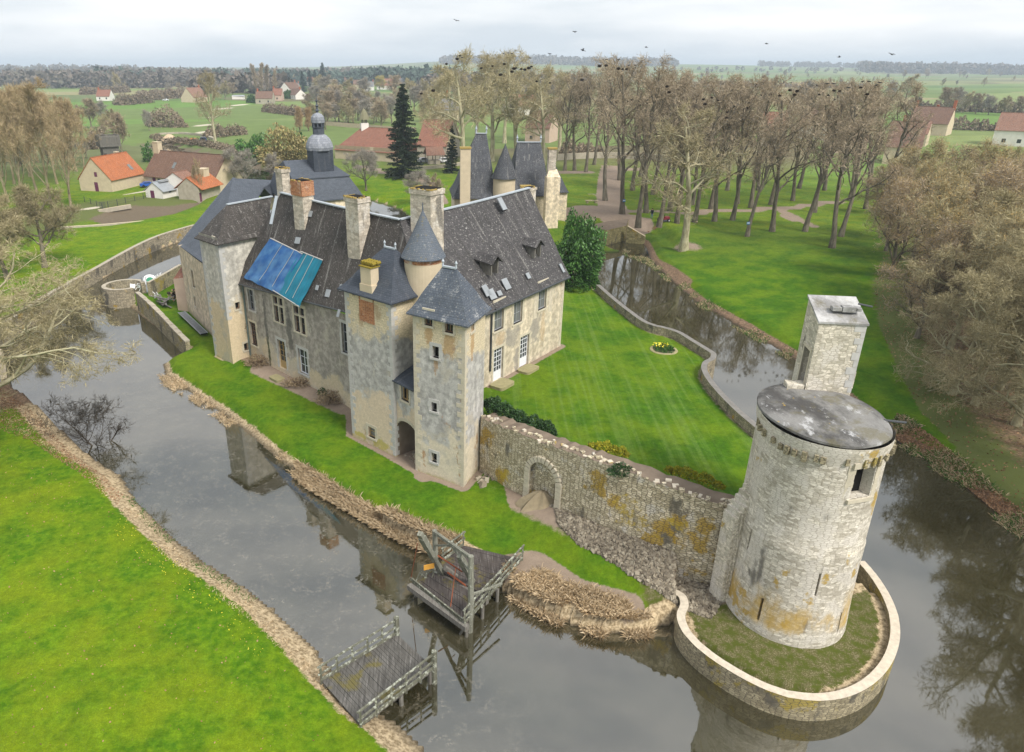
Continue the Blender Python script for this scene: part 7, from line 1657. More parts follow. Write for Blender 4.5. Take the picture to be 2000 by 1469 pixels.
# ivy hedge along the inside of the curtain wall, then two yellow flowered clumps
def hedge_line(name, label, pts, wd_, h, n, size, mat, cat='hedge', group=None, seed=1):
    R_ = np.random.RandomState(seed); P = [Vector(p) for p in pts]; L = [0]
    for i in range(1, len(P)): L.append(L[-1]+(P[i]-P[i-1]).length)
    t = R_.uniform(0, L[-1], n); X_ = np.interp(t, L, [p.x for p in P]); Y_ = np.interp(t, L, [p.y for p in P]); Z_ = np.interp(t, L, [p.z for p in P])
    a = R_.uniform(0, math.pi, n); sc_ = 1.7/max(1, h/1.2); k = np.where(R_.rand(n) < .3, R_.rand(n), R_.uniform(.8,1.06,n))*(1+.38*min(1,h/2.5)*np.sin(t*sc_+seed)*np.cos(t*sc_*.37+seed)+.2*np.sin(t*sc_*3.1+seed*2)+.12*np.sin(t*sc_*7.3)); d = P[-1]-P[0]; nn = Vector((-d.y,d.x,0)).normalized(); end = np.clip(np.minimum(t, L[-1]-t)/max(.6,h*.8), .15, 1)**.5
    pts_ = np.stack([X_+nn.x*np.cos(a)*k*wd_/2*end+R_.normal(size=n)*.04, Y_+nn.y*np.cos(a)*k*wd_/2*end+R_.normal(size=n)*.04, Z_+np.sin(a)*k*h*end], -1)
    o = thing(name, label, cat, P[0], group); leaf_cloud('foliage', pts_, size, mat, o, seed)
    mb = MB(); rr = random.Random(seed)
    for i in range(max(4, int(L[-1]/1.5))): q = lerp(P[0], P[-1], rr.random()); tt = rr.uniform(0, L[-1]); q = Vector((float(np.interp(tt,L,[p.x for p in P])), float(np.interp(tt,L,[p.y for p in P])), float(np.interp(tt,L,[p.z for p in P])))); mb.tube([q-Vector((0,0,.2)), q+Vector((rr.uniform(-.2,.2), rr.uniform(-.2,.2), h*.7))], [.04,.015], 5)
    mb.build('stem', MAT['bark_brown'], o); return o
zc = 4.55
hedge_line('ivy_hedge', 'dark green ivy hedge on the wall top beside the right square tower', [at(948,790,4.8), at(985,815,4.7), at(1040,838,4.7), at(1085,852,4.6)], 1.1, .85, 9000, .075, 'leaf_ivy')
hedge_line('yellow_shrub', 'yellow flowering clump in the middle of the wall top', [at(1150,872,4.6), at(1185,880,4.6), at(1228,892,4.5)], .8, .5, 2600, .06, 'leaf_yellow_green', 'shrub')
hedge_line('yellow_shrub', 'yellow and green clump on the wall top nearest the round tower', [at(1300,918,4.6), at(1350,932,4.5), at(1415,955,4.5)], .8, .45, 2800, .06, 'leaf_yellow_green', 'shrub', seed=4)
p = lerp(CW[3], CW[4], .2); shrub('ivy_tuft', 'small ivy tuft hanging over the curtain wall edge', (p.x, p.y+.15, 6.0), (.7,.5,.5), 900, .07, 'leaf_ivy', 'ivy', stem=False)
# climber on the left square tower and dead shrubs below the facade
R_ = np.random.RandomState(3)
o = thing('dead_creeper', 'withered creeper climbing the wall between the left tower and the drain pipe', 'creeper', LTb.P(3.0,1.,0)); n = 3400
s_ = R_.uniform(1.6,LTb.L-.6,n)*1.0; z_ = 1.2+R_.rand(n)**.8*8.2; keep = (s_ > 2.8-.0*z_+1.1*np.sin(z_*1.1)) ; s_, z_ = s_[keep], z_[keep]
pts = np.array([tuple(LTb.P(a, b, .05+.12*R_.rand())) for a, b in zip(s_, z_)]); leaf_cloud('foliage', pts, .075, 'leaf_dead', o, 5)
mb = MB()
for k in range(7):
    u = 3.0+.25*k; mb.tube([LTb.P(u, .9, .04), LTb.P(u+.2*math.sin(k), 4, .05), LTb.P(u-.2*math.cos(k), 8.5-.4*k, .05)], [.035,.025,.012], 5)
mb.build('stem', MAT['bark_brown'], o)
for q, r, n, lab in (((505,712,1.2),(1.3,.8,.8),1500,'dead brown hydrangea clump at the foot of the left tower'),((650,785,1.3),(1.4,.8,.9),1700,'dead brown hydrangea clump beside the middle tower'),((585,752,1.25),(1.6,.7,.6),1300,'low withered plants under the white lower window')):
    p = G(*q); shrub('dead_hydrangea', lab, (p.x, p.y, p.z), r, n, .07, 'leaf_dead', 'shrub', fill=.5)
p = G(632,770); shrub('green_shrub', 'small green shrub under the facade between dead hydrangeas', (p.x,p.y,p.z), (.5,.4,.5), 500, .06, 'leaf_box', 'shrub')
for k, (x, y) in enumerate(((1385,755-20),)): pass
# flower bed on the terrace
fbp = at(1296, 684, ZT); fb_ = thing('flower_bed', 'round flower bed with yellow daffodils on the terrace lawn', 'flower bed', fbp); mb = MB()
mb.lathe((fbp.x,fbp.y), [(1.25,ZT-.05),(1.2,ZT+.07),(1.02,ZT+.09),(.95,ZT+.07),(0,ZT+.14)], 28, mats=[0,0,0,1], wob=.06); mb.build('edging', [MAT['step_stone'], MAT['soil']], fb_)
leaf_cloud('foliage', blob_points((fbp.x,fbp.y,ZT+.1), (.9,.9,.28), 1600, 7, floor=ZT+.1), .06, 'leaf_box', fb_, 3); pt = blob_points((fbp.x-.15,fbp.y+.35,ZT+.3), (.75,.55,.25), 70, 9); leaf_cloud('blossoms', pt, .06, 'petal_yellow', fb_, 5, .9)
# reeds along the island bank and the drifts on the near bank
def blades(name, poly, n, h, w, mats, seed, lean=.5, side=None, kind='stuff', clump=0.):
    R_ = np.random.RandomState(seed); xs = [p[0] for p in poly]; ys = [p[1] for p in poly]; X_ = R_.uniform(min(xs), max(xs), n*6); Y_ = R_.uniform(min(ys), max(ys), n*6); k = inside(X_, Y_, poly)
    if clump: k &= vnoise(X_, Y_, clump, seed) > .45
    X_, Y_ = X_[k][:n], Y_[k][:n]; n = len(X_); Z_ = np.maximum(ground_h(X_, Y_), 0)-.03; b = np.stack([X_,Y_,Z_],-1); hh = h*R_.uniform(.45,1.2,(n,1)); d = R_.normal(size=(n,3))*lean; d[:,2] = 1
    if side is not None: d[:,:2] += np.array(side)*R_.uniform(.3,1.5,(n,1))
    d /= np.linalg.norm(d,axis=1,keepdims=True); a = np.cross(d, R_.normal(size=(n,3))); a /= np.linalg.norm(a,axis=1,keepdims=True); m = b+d*hh*.6; t = b+d*hh; t[:,2] -= hh[:,0]*.22
    V = np.stack([b-a*w, b+a*w, m+a*w*.8, t], 1).reshape(-1,3); mi = (R_.rand(n) < .5).astype(int)*(len(mats)-1)
    return link(name, mesh_np(name, V, np.arange(len(V)).reshape(-1,4), [MAT[m_] for m_ in mats], False, mi), kind=kind)
blades('reeds', poly_at([(585,905),(640,938),(700,975),(760,1008),(830,1040),(905,1068),(890,1082),(840,1075),(790,1055),(730,1022),(680,992),(620,958),(575,925)], .3), 13000, .75, .008, ['reed_dry'], 1, .35, (-.25,-.5))
blades('reeds', poly_at([(985,1120),(1040,1128),(1110,1152),(1180,1180),(1262,1205),(1272,1236),(1200,1240),(1120,1224),(1050,1196),(992,1158)], .3), 11000, .6, .0075, ['reed_dry'], 2, .75, (-.1,-.5), clump=1.1)
blades('bank_grass', poly_at([(310,728),(345,738),(390,772),(450,812),(500,850),(560,890),(590,915),(575,930),(530,900),(470,850),(420,812),(370,778),(320,750)], .2), 9000, .45, .016, ['reed_dry','reed_green','reed_dry'], 3, .6, clump=1.0)
nb = [(0,790),(70,830),(130,875),(190,925),(250,985),(310,1045),(380,1100),(450,1150),(520,1205),(590,1275),(640,1330),(700,1395),(760,1450),(740,1469),(660,1390),(580,1310),(500,1235),(430,1180),(350,1120),(290,1065),(230,1000),(150,925),(80,875),(0,830)]
blades('bank_straw', poly_at(nb, .5), 26000, .22, .014, ['reed_dry','reed_dry'], 4, 1.3, clump=1.2)
blades('bank_weeds', poly_at([(235,935),(300,1015),(400,1100),(500,1170),(590,1255),(575,1262),(480,1180),(380,1112),(280,1025),(225,950)], .2), 2600, .3, .018, ['reed_green'], 5, .7, clump=1.7)
blades('bank_grass', poly_at([(1215,492),(1265,512),(1312,552),(1365,594),(1424,628),(1484,663),(1540,697),(1552,684),(1490,650),(1430,615),(1370,578),(1320,538),(1270,502),(1220,482)], .4), 7000, .4, .02, ['reed_green','reed_dry'], 6, .6, clump=2.)
rb = [(1735,845),(1790,885),(1850,925),(1910,975),(1970,1025),(2000,1045),(2000,1000),(1940,955),(1880,905),(1820,862),(1750,815)]
def litter(name, poly, n, size, mat, seed):
    R_ = np.random.RandomState(seed); xs = [p[0] for p in poly]; ys = [p[1] for p in poly]; X_ = R_.uniform(min(xs), max(xs), n*6); Y_ = R_.uniform(min(ys), max(ys), n*6); k = inside(X_, Y_, poly); X_, Y_ = X_[k][:n], Y_[k][:n]; p = np.stack([X_,Y_,ground_h(X_,Y_)+.03],-1)
    return leaf_cloud(name, p, size, mat, None, seed, .7, kind='stuff')
leafy('leaf_litter', [(.2,.1,.055),(.33,.19,.1),(.42,.27,.16),(.14,.075,.045)])
litter('fallen_leaves', poly_at(rb, .5), 9000, .07, 'leaf_litter', 2); litter('fallen_leaves', poly_at([(0,780),(60,812),(150,890),(240,960),(230,990),(140,925),(60,870),(0,850)], .5), 4000, .05, 'leaf_litter', 3)
litter('fallen_leaves', TH, 16000, .08, 'leaf_litter', 4)
blades('bank_grass', poly_at(rb, .4), 3500, .5, .018, ['reed_dry','reed_green'], 8, .7, clump=1.6)
# lawn daisies and fallen leaves dotted over the near lawn
litter('lawn_leaves', poly_at([(0,840),(150,940),(300,1070),(480,1215),(660,1420),(600,1469),(0,1469)], .9), 420, .045, 'leaf_litter', 6)
lawn_y = litter('yellow_flowers', poly_at([(240,1000),(340,1085),(440,1170),(520,1260),(500,1290),(400,1190),(300,1110),(220,1040)], .9), 260, .035, 'petal_yellow', 7)
# garden evergreens behind, hedges and brambles
for q, r, n, sz, m, lab in (((500,322,1.2),(5.5,4,6.5),6000,.35,'leaf_laurel','big dark green bushy evergreen left of the lantern'),((560,330,1.2),(7,4,8.5),6500,.35,'bud_olive','olive brown leafy tree left of the lantern'),((598,318,1.2),(3.5,3,6),3000,.33,'leaf_box','bright green conifer shrub right behind the olive tree'),((290,316,1.2),(1.6,1.6,4.2),1200,.25,'leaf_laurel','dark evergreen between the two farm roofs')):
    p = G(*q); shrub('evergreen_bush', lab, p, r, n, sz, m, 'bush', lump=.5)
HB = [((290,246),(365,249),9,6,'dark bramble thicket across the long meadow','leaf_bramble'),((520,218),(585,226),7,3.5,'long dark bramble hedge below the village','leaf_bramble'),((585,226),(600,228),6,3,'end clump of the bramble hedge below the village','leaf_bramble'),((400,270),(480,262),5,3.5,'brown hedge by the solitary poplar','leaf_bramble'),((300,270),(415,287),4,1.6,'brown reedy hedge on the far river bank','leaf_bramble'),((415,287),(520,308),4,1.6,'brown brambles on the river bank right of the solitary poplar','leaf_bramble'),((230,206),(290,200),10,5,'dark hedge left of the pink barn','leaf_bramble'),((290,196),(370,190),10,5,'hedge between the far green fields','leaf_bramble'),((160,185),(250,180),10,5,'hedge under the wide dark tree','leaf_bramble'),((270,190),(420,180),9,4,'far hedge behind the pink barn','leaf_bramble'),((1760,214),(2000,222),10,5,'grey hedgerow across the right hand fields','leaf_bramble'),((1850,252),(2010,258),8,4,'clipped brown hedge behind the far right house','leaf_bramble'),((485,200),(500,201),6,4,'dark green clipped hedge left of the stone cottage','leaf_box'),((552,192),(572,193),6,4,'dark green hedge between the cottages','leaf_box'),((1090,300),(1180,300),5,3,'brown shrubs along the park wall','leaf_bramble'),((175,292),(215,286),6,5,'brown thicket left of the wooden tower','leaf_bramble'),((160,160),(420,157),14,5,'far hedge line under the left woods','leaf_bramble'),((1300,168),(1700,172),14,5,'far hedge line across the right hills','leaf_bramble')]
for k, (a, b, w_, h, lab, m) in enumerate(HB):
    A, B = G(*a), G(*b); mid = [lerp(A, B, t) for t in (0,.25,.5,.75,1)]; L = (B-A).length
    for q in mid: q.z = gh(q.x, q.y)
    hedge_line('hedge', lab, mid, w_, h, int(min(14000, 1800+L*h*22)), .13+.0008*A.y, m, seed=k+20)
# mistletoe balls in the solitary poplar and old trees beside the village
# far woods as one mass of small crowns
def far_wood(name, specs, seed, mat, tall=11.):
    R_ = np.random.RandomState(seed); V = []; n_t = 0
    for (x0, x1, y0, y1, n, zh) in specs:
        for _ in range(n):
            px = R_.uniform(x0, x1); D = R_.uniform(y0, y1); x = ((px-XC)/F)*D/math.cos(0)*1.0/ (1.0); r = ray(px, 140); y = D; X0 = r.x/r.y*D; z = gh_fast(X0, y); H = zh*R_.uniform(.7,1.25); W = H*R_.uniform(.3,.5)
            d = R_.normal(size=(46,3)); d /= np.linalg.norm(d,axis=1,keepdims=True); p = d*R_.uniform(.6,1.05,(46,1))*np.array([W,W,H*.5])+np.array([X0,y,z+H*.5]); a = R_.normal(size=(46,3)); a /= np.linalg.norm(a,axis=1,keepdims=True); b = R_.normal(size=(46,3)); b /= np.linalg.norm(b,axis=1,keepdims=True); s = W*.36
            V.append(np.stack([p-a*s, p+b*s, p+a*s, p-b*s],1).reshape(-1,3))
    V = np.concatenate(V); return link(name, mesh_np(name, V, np.arange(len(V)).reshape(-1,4), [MAT[mat]]), kind='stuff')
def gh_fast(x, y):
    i = min(max(int(np.searchsorted(GX, x))-1, 0), nx-2); j = min(max(int(np.searchsorted(GY, y))-1, 0), ny-2); return float(Zg[j, i])
far_wood('far_woods', [(-80,420,950,1250,420,17),(180,900,1350,1800,700,18),(-80,300,1800,2600,250,18),(860,1320,3000,3500,620,26),(1480,1700,3300,3900,160,20),(1680,2100,2300,2800,420,26),(1200,1700,2200,2600,60,12),(380,560,700,800,60,16),(820,1150,700,900,110,15)], 5, 'far_wood')
far_wood('far_pines', [(690,880,1000,1200,260,19),(180,330,1000,1200,20,20),(420,700,1050,1250,50,19)], 6, 'far_pine')
# ------------------------------------------------------------------ small things
# garden furniture dumped by the left bastion
def plastic_chair(name, label, p, rz, tip, group='white plastic garden chairs', sc=1.):
    o = thing(name, label, 'chair', p, group); o.rotation_euler = (tip[0], tip[1], rz); o.scale = (sc,sc,sc)
    def part(nm, fn):
        mb = MB(); fn(mb); q = MB(); q.v, q.f, q.m, q.uv, q.sm = mb.v, mb.f, mb.m, mb.uv, mb.sm
        ob = q.build(nm, MAT['plastic_white']); ob.parent = o
    part('seat', lambda m: m.slab([(-.22,-.22,.44),(.22,-.22,.44),(.24,.22,.45),(-.24,.22,.45)], .03))
    def back(m):
        for k in range(5): m.bar((-.18+.09*k,-.22,.44), (-.2+.1*k,-.34,.88), .05, .02)
        m.bar((-.25,-.34,.88), (.25,-.34,.88), .06, .04)
    part('backrest', back)
    for x in (-1,1):
        for y in (-1,1): part('leg', lambda m: m.bar((x*.2,y*.2,.43), (x*.27,y*.28,0), .05, .04))
        part('armrest', lambda m: (m.bar((x*.26,-.3,.66), (x*.27,.22,.64), .06, .03), m.bar((x*.27,.22,.64), (x*.24,.22,.44), .04, .04)))
    return o
cz = 1.05
for (px, py, z), rz, tip, lab in (((258,556,1.7),.4,(1.2,.2),'white plastic chair tipped over inside the round bastion'),((267,561,1.7),2.0,(.6,1.1),'second white plastic chair lying inside the round bastion'),((300,571,1.5),1.0,(1.9,.3),'white plastic chair upturned in front of the green topped table'),((310,543,1.4),2.4,(.2,.5),'white plastic chair leaning on the garden wall')):
    p = at(px, py, z); p.z = max(p.z-.2, gh(p.x,p.y)+.2); plastic_chair('plastic_chair', lab, p, rz, tip)
p = at(293, 553, 1.5); o = thing('garden_table', 'round white garden table with a green centre tilted on its edge', 'table', p); o.rotation_euler = (.75,.25,.3)
mb = MB(); mb.lathe((0,0), [(.8,.66),(.84,.7),(.82,.72),(.5,.725)], 28); ob = mb.build('table_top', MAT['plastic_white']); ob.parent = o
mb = MB(); mb.lathe((0,0), [(.5,.724),(.0,.735)], 28, cap=False); ob = mb.build('green_disc', MAT['plastic_green']); ob.parent = o
for k in range(4):
    mb = MB(); a = k*math.pi/2+.4; mb.bar((.4*math.cos(a),.4*math.sin(a),.66), (.6*math.cos(a),.6*math.sin(a),.0), .06, .06); ob = mb.build('leg', MAT['plastic_white']); ob.parent = o
p = at(283, 561, 1.5); o = thing('lounger_frame', 'pale blue sun lounger frame leaning against the bastion end wall', 'sun lounger', p); mb = MB()
for s in (-.28,.28): mb.bar(p+Vector((s,0,.1)), p+Vector((s+.25,-.5,1.5)), .06, .05)
for k in range(9): t = .1+k*.1; mb.bar(p+Vector((-.28+.25*t,-.5*t,.1+1.4*t)), p+Vector((.28+.25*t,-.5*t,.1+1.4*t)), .09, .03)
mb.build('slatted_frame', MAT['zinc'], o)
p = G(315,590,1.1); o = thing('plank_pile', 'pile of grey weathered planks behind the straight side wall', 'planks', p); rr = random.Random(3)
dsw = (sw[3]-sw[0]).normalized(); dn_ = Vector((-dsw.y,dsw.x)); dn_ = dn_ if dn_.x > 0 else -dn_
for k in range(16):
    q = p.to_2d()+dsw*rr.uniform(-1.6,2.2)+dn_*rr.uniform(-.5,.5); a = rr.gauss(0,.3); d = Vector((dsw.x*math.cos(a)-dsw.y*math.sin(a), dsw.x*math.sin(a)+dsw.y*math.cos(a))); L = rr.uniform(.8,1.6); z = p.z+.1+.05*k; mb = MB(); mb.bar((q.x-d.x*L,q.y-d.y*L,z), (q.x+d.x*L,q.y+d.y*L,z+rr.uniform(-.05,.15)), .2, .04); mb.build('plank', MAT['wood_grey'], o)
p = G(346,583,1.2); o = thing('log_pile', 'heap of split firewood logs with a pale cut log on top against the house wall', 'firewood', p); rr = random.Random(5)
for k in range(34):
    q = p+Vector((rr.gauss(0,.5), rr.gauss(0,.55), .15+rr.random()*.95)); a = rr.uniform(0,6.28); d = Vector((math.cos(a), math.sin(a), rr.uniform(-.3,.3)))*.27; mb = MB(); r = rr.uniform(.09,.15); mb.tube([q-d, q+d], r, 7, 0); mb.tube([q-d*1.02, q-d*1.0], r*.95, 7, 1); mb.tube([q+d*1.0, q+d*1.02], r*.95, 7, 1); mb.build('log', [MAT['bark_dark'], MAT['log_cut']], o)
a_, b_ = at(361,610,1.25), at(406,652,1.15); o = thing('iron_grating', 'long grey slatted grating lying along the foot of the west house', 'grating', a_); d = (b_-a_).normalized(); n = Vector((-d.y,d.x,0)); n = n if n.y < 0 else -n; mb = MB()
for e in (0,.75): mb.bar(a_+n*e+Vector((0,0,.12)), b_+n*e+Vector((0,0,.12)), .07, .08)
mb.build('edge_rail', MAT['zinc'], o); mb = MB()
for k in range(30): q = lerp(a_, b_, (k+.5)/30)+Vector((0,0,.12)); mb.bar(q, q+n*.75, .1, .04)
mb.build('slats', MAT['zinc'], o); mb = MB(); q = [a_+Vector((0,0,.05)), a_+n*.75+Vector((0,0,.05)), b_+n*.75+Vector((0,0,.05)), b_+Vector((0,0,.05))]; mb.slab(q if (q[1]-q[0]).cross(q[3]-q[0]).z > 0 else q[::-1], .03); mb.build('pit', MAT['black_void'], o)
# bench, ride-on mower, gardener
p = G(1155, 398); mb0 = thing('stone_bench', 'long low stone slab bench on two blocks beside the sandy court', 'bench', p); mb = MB(); mb.box(p+Vector((0,0,.62)), (2.6,.85,.14), .05); mb.build('seat', MAT['parapet_stone'], mb0)
for s in (-.85,.85): mb = MB(); mb.box(p+Vector((s,.04*s,.25)), (.35,.7,.6), .05); mb.build('leg', MAT['parapet_stone'], mb0)
p = G(1296, 433); rz = .25; o = thing('ride_on_mower', 'dark red ride-on lawn mower parked under the trees', 'lawn mower', p); o.rotation_euler = (0,0,rz)
def lp_(nm, mat, fn, par=None):
    mb = MB(); fn(mb); ob = mb.build(nm, MAT[mat]); ob.parent = par or o; return ob
def hood(m):
    m.lathe((.55,0), [(.02,.42),(.5,.42),(.52,.62),(.45,.82),(.25,.92),(0,.95)], 14, sx=1.15, sy=.75)
lp_('hood', 'mower_red', hood); lp_('chassis', 'mower_red', lambda m: (m.box((-.15,0,.48), (1.7,.62,.22)), m.box((-.55,0,.68), (.7,.95,.12)))); 
lp_('seat', 'rubber', lambda m: (m.box((-.5,0,.86), (.45,.5,.12)), m.obox((-.74,0,1.08), (.05,0,.02), (0,.24,0), (-.06,0,.25))))
lp_('steering_wheel', 'rubber', lambda m: (m.tube([(.12,0,.8),(-.02,0,1.12)], .03, 6), m.tube([(-.02+.17*math.cos(a)*.5, .2*math.sin(a), 1.12+.17*math.cos(a)*.3) for a in [k*.5236 for k in range(13)]], .022, 5)))
lp_('cutting_deck', 'iron', lambda m: m.lathe((-.02,0), [(.0,.12),(.6,.12),(.6,.28),(.5,.34),(0,.34)], 18, sy=1.05))
for x, r in ((-.62,.34),(.72,.24)):
    for s in (-1,1):
        t_ = lp_('wheel', 'rubber', lambda m: m.tube([(x,s*.34,r),(x,s*.56,r)], r, 18)); lp_('rim', 'hub_grey', lambda m: m.tube([(x,s*.5,r),(x,s*.57,r)], r*.5, 14), t_)
# the gardener: one continuous skinned body
def person(px, py, rz):
    p = G(px, py); o = thing('person', 'person in a dark jacket and blue jeans standing left of the red ride-on mower', 'person', p); o.rotation_euler = (0,0,rz)
    J = {'pel':((0,0,.95),.14),'waist':((0,0,1.1),.13),'chest':((0,.02,1.35),.155),'neck':((0,.03,1.52),.06),'head':((0,.05,1.62),.085),'crown':((0,.05,1.72),.08)}
    E_ = [('pel','waist'),('waist','chest'),('chest','neck'),('neck','head'),('head','crown')]
    for s, n in ((1,'r'),(-1,'l')):
        J.update({'hip'+n:((s*.1,0,.9),.095),'kn'+n:((s*.11,.03 if s > 0 else .0,.49),.062),'an'+n:((s*.12,.0,.09),.045),'toe'+n:((s*.13,.17,.035),.04),'sh'+n:((s*.19,.01,1.43),.062),'el'+n:((s*.25,-.02,1.14),.046),'wr'+n:((s*.24,.12,.92),.033),'ha'+n:((s*.23,.18,.84),.036)})
        E_ += [('pel','hip'+n),('hip'+n,'kn'+n),('kn'+n,'an'+n),('an'+n,'toe'+n),('chest','sh'+n),('sh'+n,'el'+n),('el'+n,'wr'+n),('wr'+n,'ha'+n)]
        for f in range(4): J['f%d%s' % (f,n)] = ((s*(.205+.018*f),.215,.775+.008*f),.009); E_.append(('ha'+n,'f%d%s' % (f,n)))
        J['th'+n] = ((s*.19,.225,.83),.011); E_.append(('ha'+n,'th'+n))
    K_ = list(J); me = bpy.data.meshes.new('person_body'); me.from_pydata([J[k][0] for k in K_], [(K_.index(a), K_.index(b)) for a, b in E_], [])
    ob = bpy.data.objects.new('body', me); COL.objects.link(ob); ob.parent = o
    md = ob.modifiers.new('skin', 'SKIN'); ob.modifiers.new('sub', 'SUBSURF').levels = 1; ob.modifiers['sub'].render_levels = 1
    for i, k in enumerate(K_):
        r = J[k][1]; sv = me.skin_vertices[0].data[i]; sv.radius = (r*1.25, r*.85) if k in ('chest','waist','pel') else (r, r); sv.use_root = (k == 'pel')
    dg = bpy.context.evaluated_depsgraph_get(); ev = bpy.data.meshes.new_from_object(ob.evaluated_get(dg)); ob.modifiers.clear(); ob.data = ev
    ev.materials.clear()
    for m_ in ('denim','navy_cloth','skin','rubber'): ev.materials.append(MAT[m_])
    for f in ev.polygons:
        c = f.center; f.use_smooth = True; f.material_index = 2 if c.z > 1.5 or (c.z < .9 and abs(c.x) > .18 and c.y > .08) else (1 if c.z > .93 or (abs(c.x) > .17 and c.z > .85) else (3 if c.z < .1 else 0))
    mb = MB(); mb.lathe((0,.04), [(.095,1.64),(.1,1.7),(.085,1.76),(.04,1.8),(0,1.805)], 14, sy=1.1); h = mb.build('hair', MAT['hair']); h.parent = o
    mb = MB(); mb.obox((0,.145,1.64), (.012,0,0), (0,.02,0), (0,0,.025)); h = mb.build('nose', MAT['skin']); h.parent = o
    for s in (-1,1): mb = MB(); mb.lathe((s*.034,.128), [(0,1.655),(.011,1.663),(0,1.672)], 8); h = mb.build('eye', MAT['black_void']); h.parent = o
person(1272.5, 427, 2.6)
p = G(1277, 434); rubble_p = [Vector((p.x-.9,p.y-.4)), Vector((p.x+.7,p.y-.5)), Vector((p.x+.8,p.y+.5)), Vector((p.x-.8,p.y+.6))]; litter('leaf_heap', rubble_p, 700, .07, 'leaf_litter', 31)
# little signs fixed on trunks
for q, z, yo, lab in (((1461.5,436),None,-.62,'small pale blue sign fixed to the leaning grey trunk'),((1219,392),None,-.62,'tiny pale blue sign fixed to the tree left of the bridge abutment')):
    b = G(1459,462) if q[0] > 1400 else G(1215,418); w_ = far(q[0], q[1], b.y+yo); mb = MB(); mb.box(w_, (.5,.04,.42)); mb.box(w_+Vector((0,-.03,.02)), (.4,.03,.12), 0, 1); tag(mb.build('sign', [MAT['sign_blue'], MAT['frame_white']]), lab, 'sign')
# fence of the farm garden
fp = [at(x, y, 1.1) for x, y in ((166,396),(178,400),(190,405),(201,410),(212,406),(230,402),(246,398),(264,394),(281,390),(297,386))]; o = thing('wire_fence', 'thin dark wire fence with a small gate around the farm garden', 'fence', fp[0])
for q in fp: mb = MB(); mb.box(q+Vector((0,0,.6)), (.09,.09,1.4)); mb.build('post', MAT['iron'], o)
mb = MB()
for a, b in zip(fp, fp[1:]):
    for z in (.35,.75,1.15): mb.bar(a+Vector((0,0,z)), b+Vector((0,0,z)), .03, .03)
mb.build('wire', MAT['iron'], o); mb = MB(); q = at(201,409,1.1)
for k in range(7): mb.bar(q+Vector((-.5+.16*k,.1*k*.5,.1)), q+Vector((-.5+.16*k,.1*k*.5,1.4)), .04, .04)
mb.bar(q+Vector((-.55,0,1.35)), q+Vector((.55,.3,1.35)), .05, .05); mb.build('gate', MAT['iron'], o)
# heaps and vehicles by the far river bank
def heap(name, label, px, py, rx, ry, h, mat):
    p = G(px, py); mb = MB(); mb.lathe((p.x,p.y), [(rx*1.05,p.z-.2),(rx*.9,p.z+h*.15),(rx*.55,p.z+h*.6),(rx*.2,p.z+h*.95),(0,p.z+h)], 22, sy=ry/rx, wob=.35); tag(mb.build(name, MAT[mat]), label, 'heap')
heap('sand_heap', 'pale sand heap on the far river bank', 331, 273, 3.2, 2.6, 2.0, 'sand_heap'); heap('sand_heap', 'orange earth heap on the far river bank', 378, 279, 3.6, 2.6, 1.7, 'sand_orange')
line_wall('stone_yard_wall', 'long low wall of stacked grey stone behind the sand heaps', poly_at([(312,266),(350,264),(395,268),(420,276)], 1.1), .6, 2.3, 1.2, 'wall_stone', 'wall_stone', jit=.3)
def vehicle(name, label, px, py, rz, L, mat, H=1.45, cat='car'):
    p = G(px, py); o = thing(name, label, cat, p); o.rotation_euler = (0,0,rz); W = L*.4; s = L/4.2
    def lp2(nm, mt, fn):
        mb = MB(); fn(mb); ob = mb.build(nm, MAT[mt]); ob.parent = o
    prof = [(-2.1,.35),(-2.12,.75),(-1.95,.88),(-1.45,.95),(-1.05,H),(.55,H),(1.15,.92),(1.95,.8),(2.1,.65),(2.1,.35)]
    def body(m):
        P0 = [Vector((x*s,-W/2,z)) for x, z in prof]; P1 = [Vector((x*s,W/2,z)) for x, z in prof]; m.face(P0[::-1]); m.face(P1)
        for i in range(len(prof)): j = (i+1) % len(prof); m.face([P0[i], P0[j], P1[j], P1[i]])
    lp2('body', mat, body)
    for sd in (-1,1): lp2('window', 'glass_dark', lambda m: m.obox((-.3*s,sd*W/2,(H+.95)/2), (.75*s,0,0), (0,.012,0), (0,0,(H-1.0)/2)))
    for x in (-1.3,1.3):
        for sd in (-1,1): lp2('wheel', 'rubber', lambda m: m.tube([(x*s,sd*(W/2-.18),.33),(x*s,sd*(W/2+.02),.33)], .33, 14))
vehicle('parked_tractor', 'dark vehicle parked beside the orange earth heap', 399, 279, .3, 4.6, 'car_blue', 2.0)
vehicle('parked_car', 'small white car parked in the far field by the hedge', 324, 197, .1, 4.4, 'car_white'); vehicle('parked_car', 'silver car in the yard beside the open shed', 828, 318, .4, 4.2, 'car_silver'); vehicle('parked_car', 'white car parked right of the open shed', 868, 318, .2, 4.2, 'car_white')
vehicle('parked_car', 'blue car covered by the brown farmhouse wall', 290, 365.5, .5, 3.6, 'plastic_blue', 1.2)
p = G(466,194); mb = MB(); mb.box(p+Vector((0,0,1.2)), (9,4,2.4), .1); mb.slab([p+Vector((-4.8,-2.4,2.3)), p+Vector((4.8,-2.0,2.3)), p+Vector((4.6,2.4,3.0)), p+Vector((-4.9,2.2,3.0))], .2, 1); tag(mb.build('garden_shed', [MAT['wall_white'], MAT['zinc']]), 'low white garden shed left of the village conifers', 'shed')
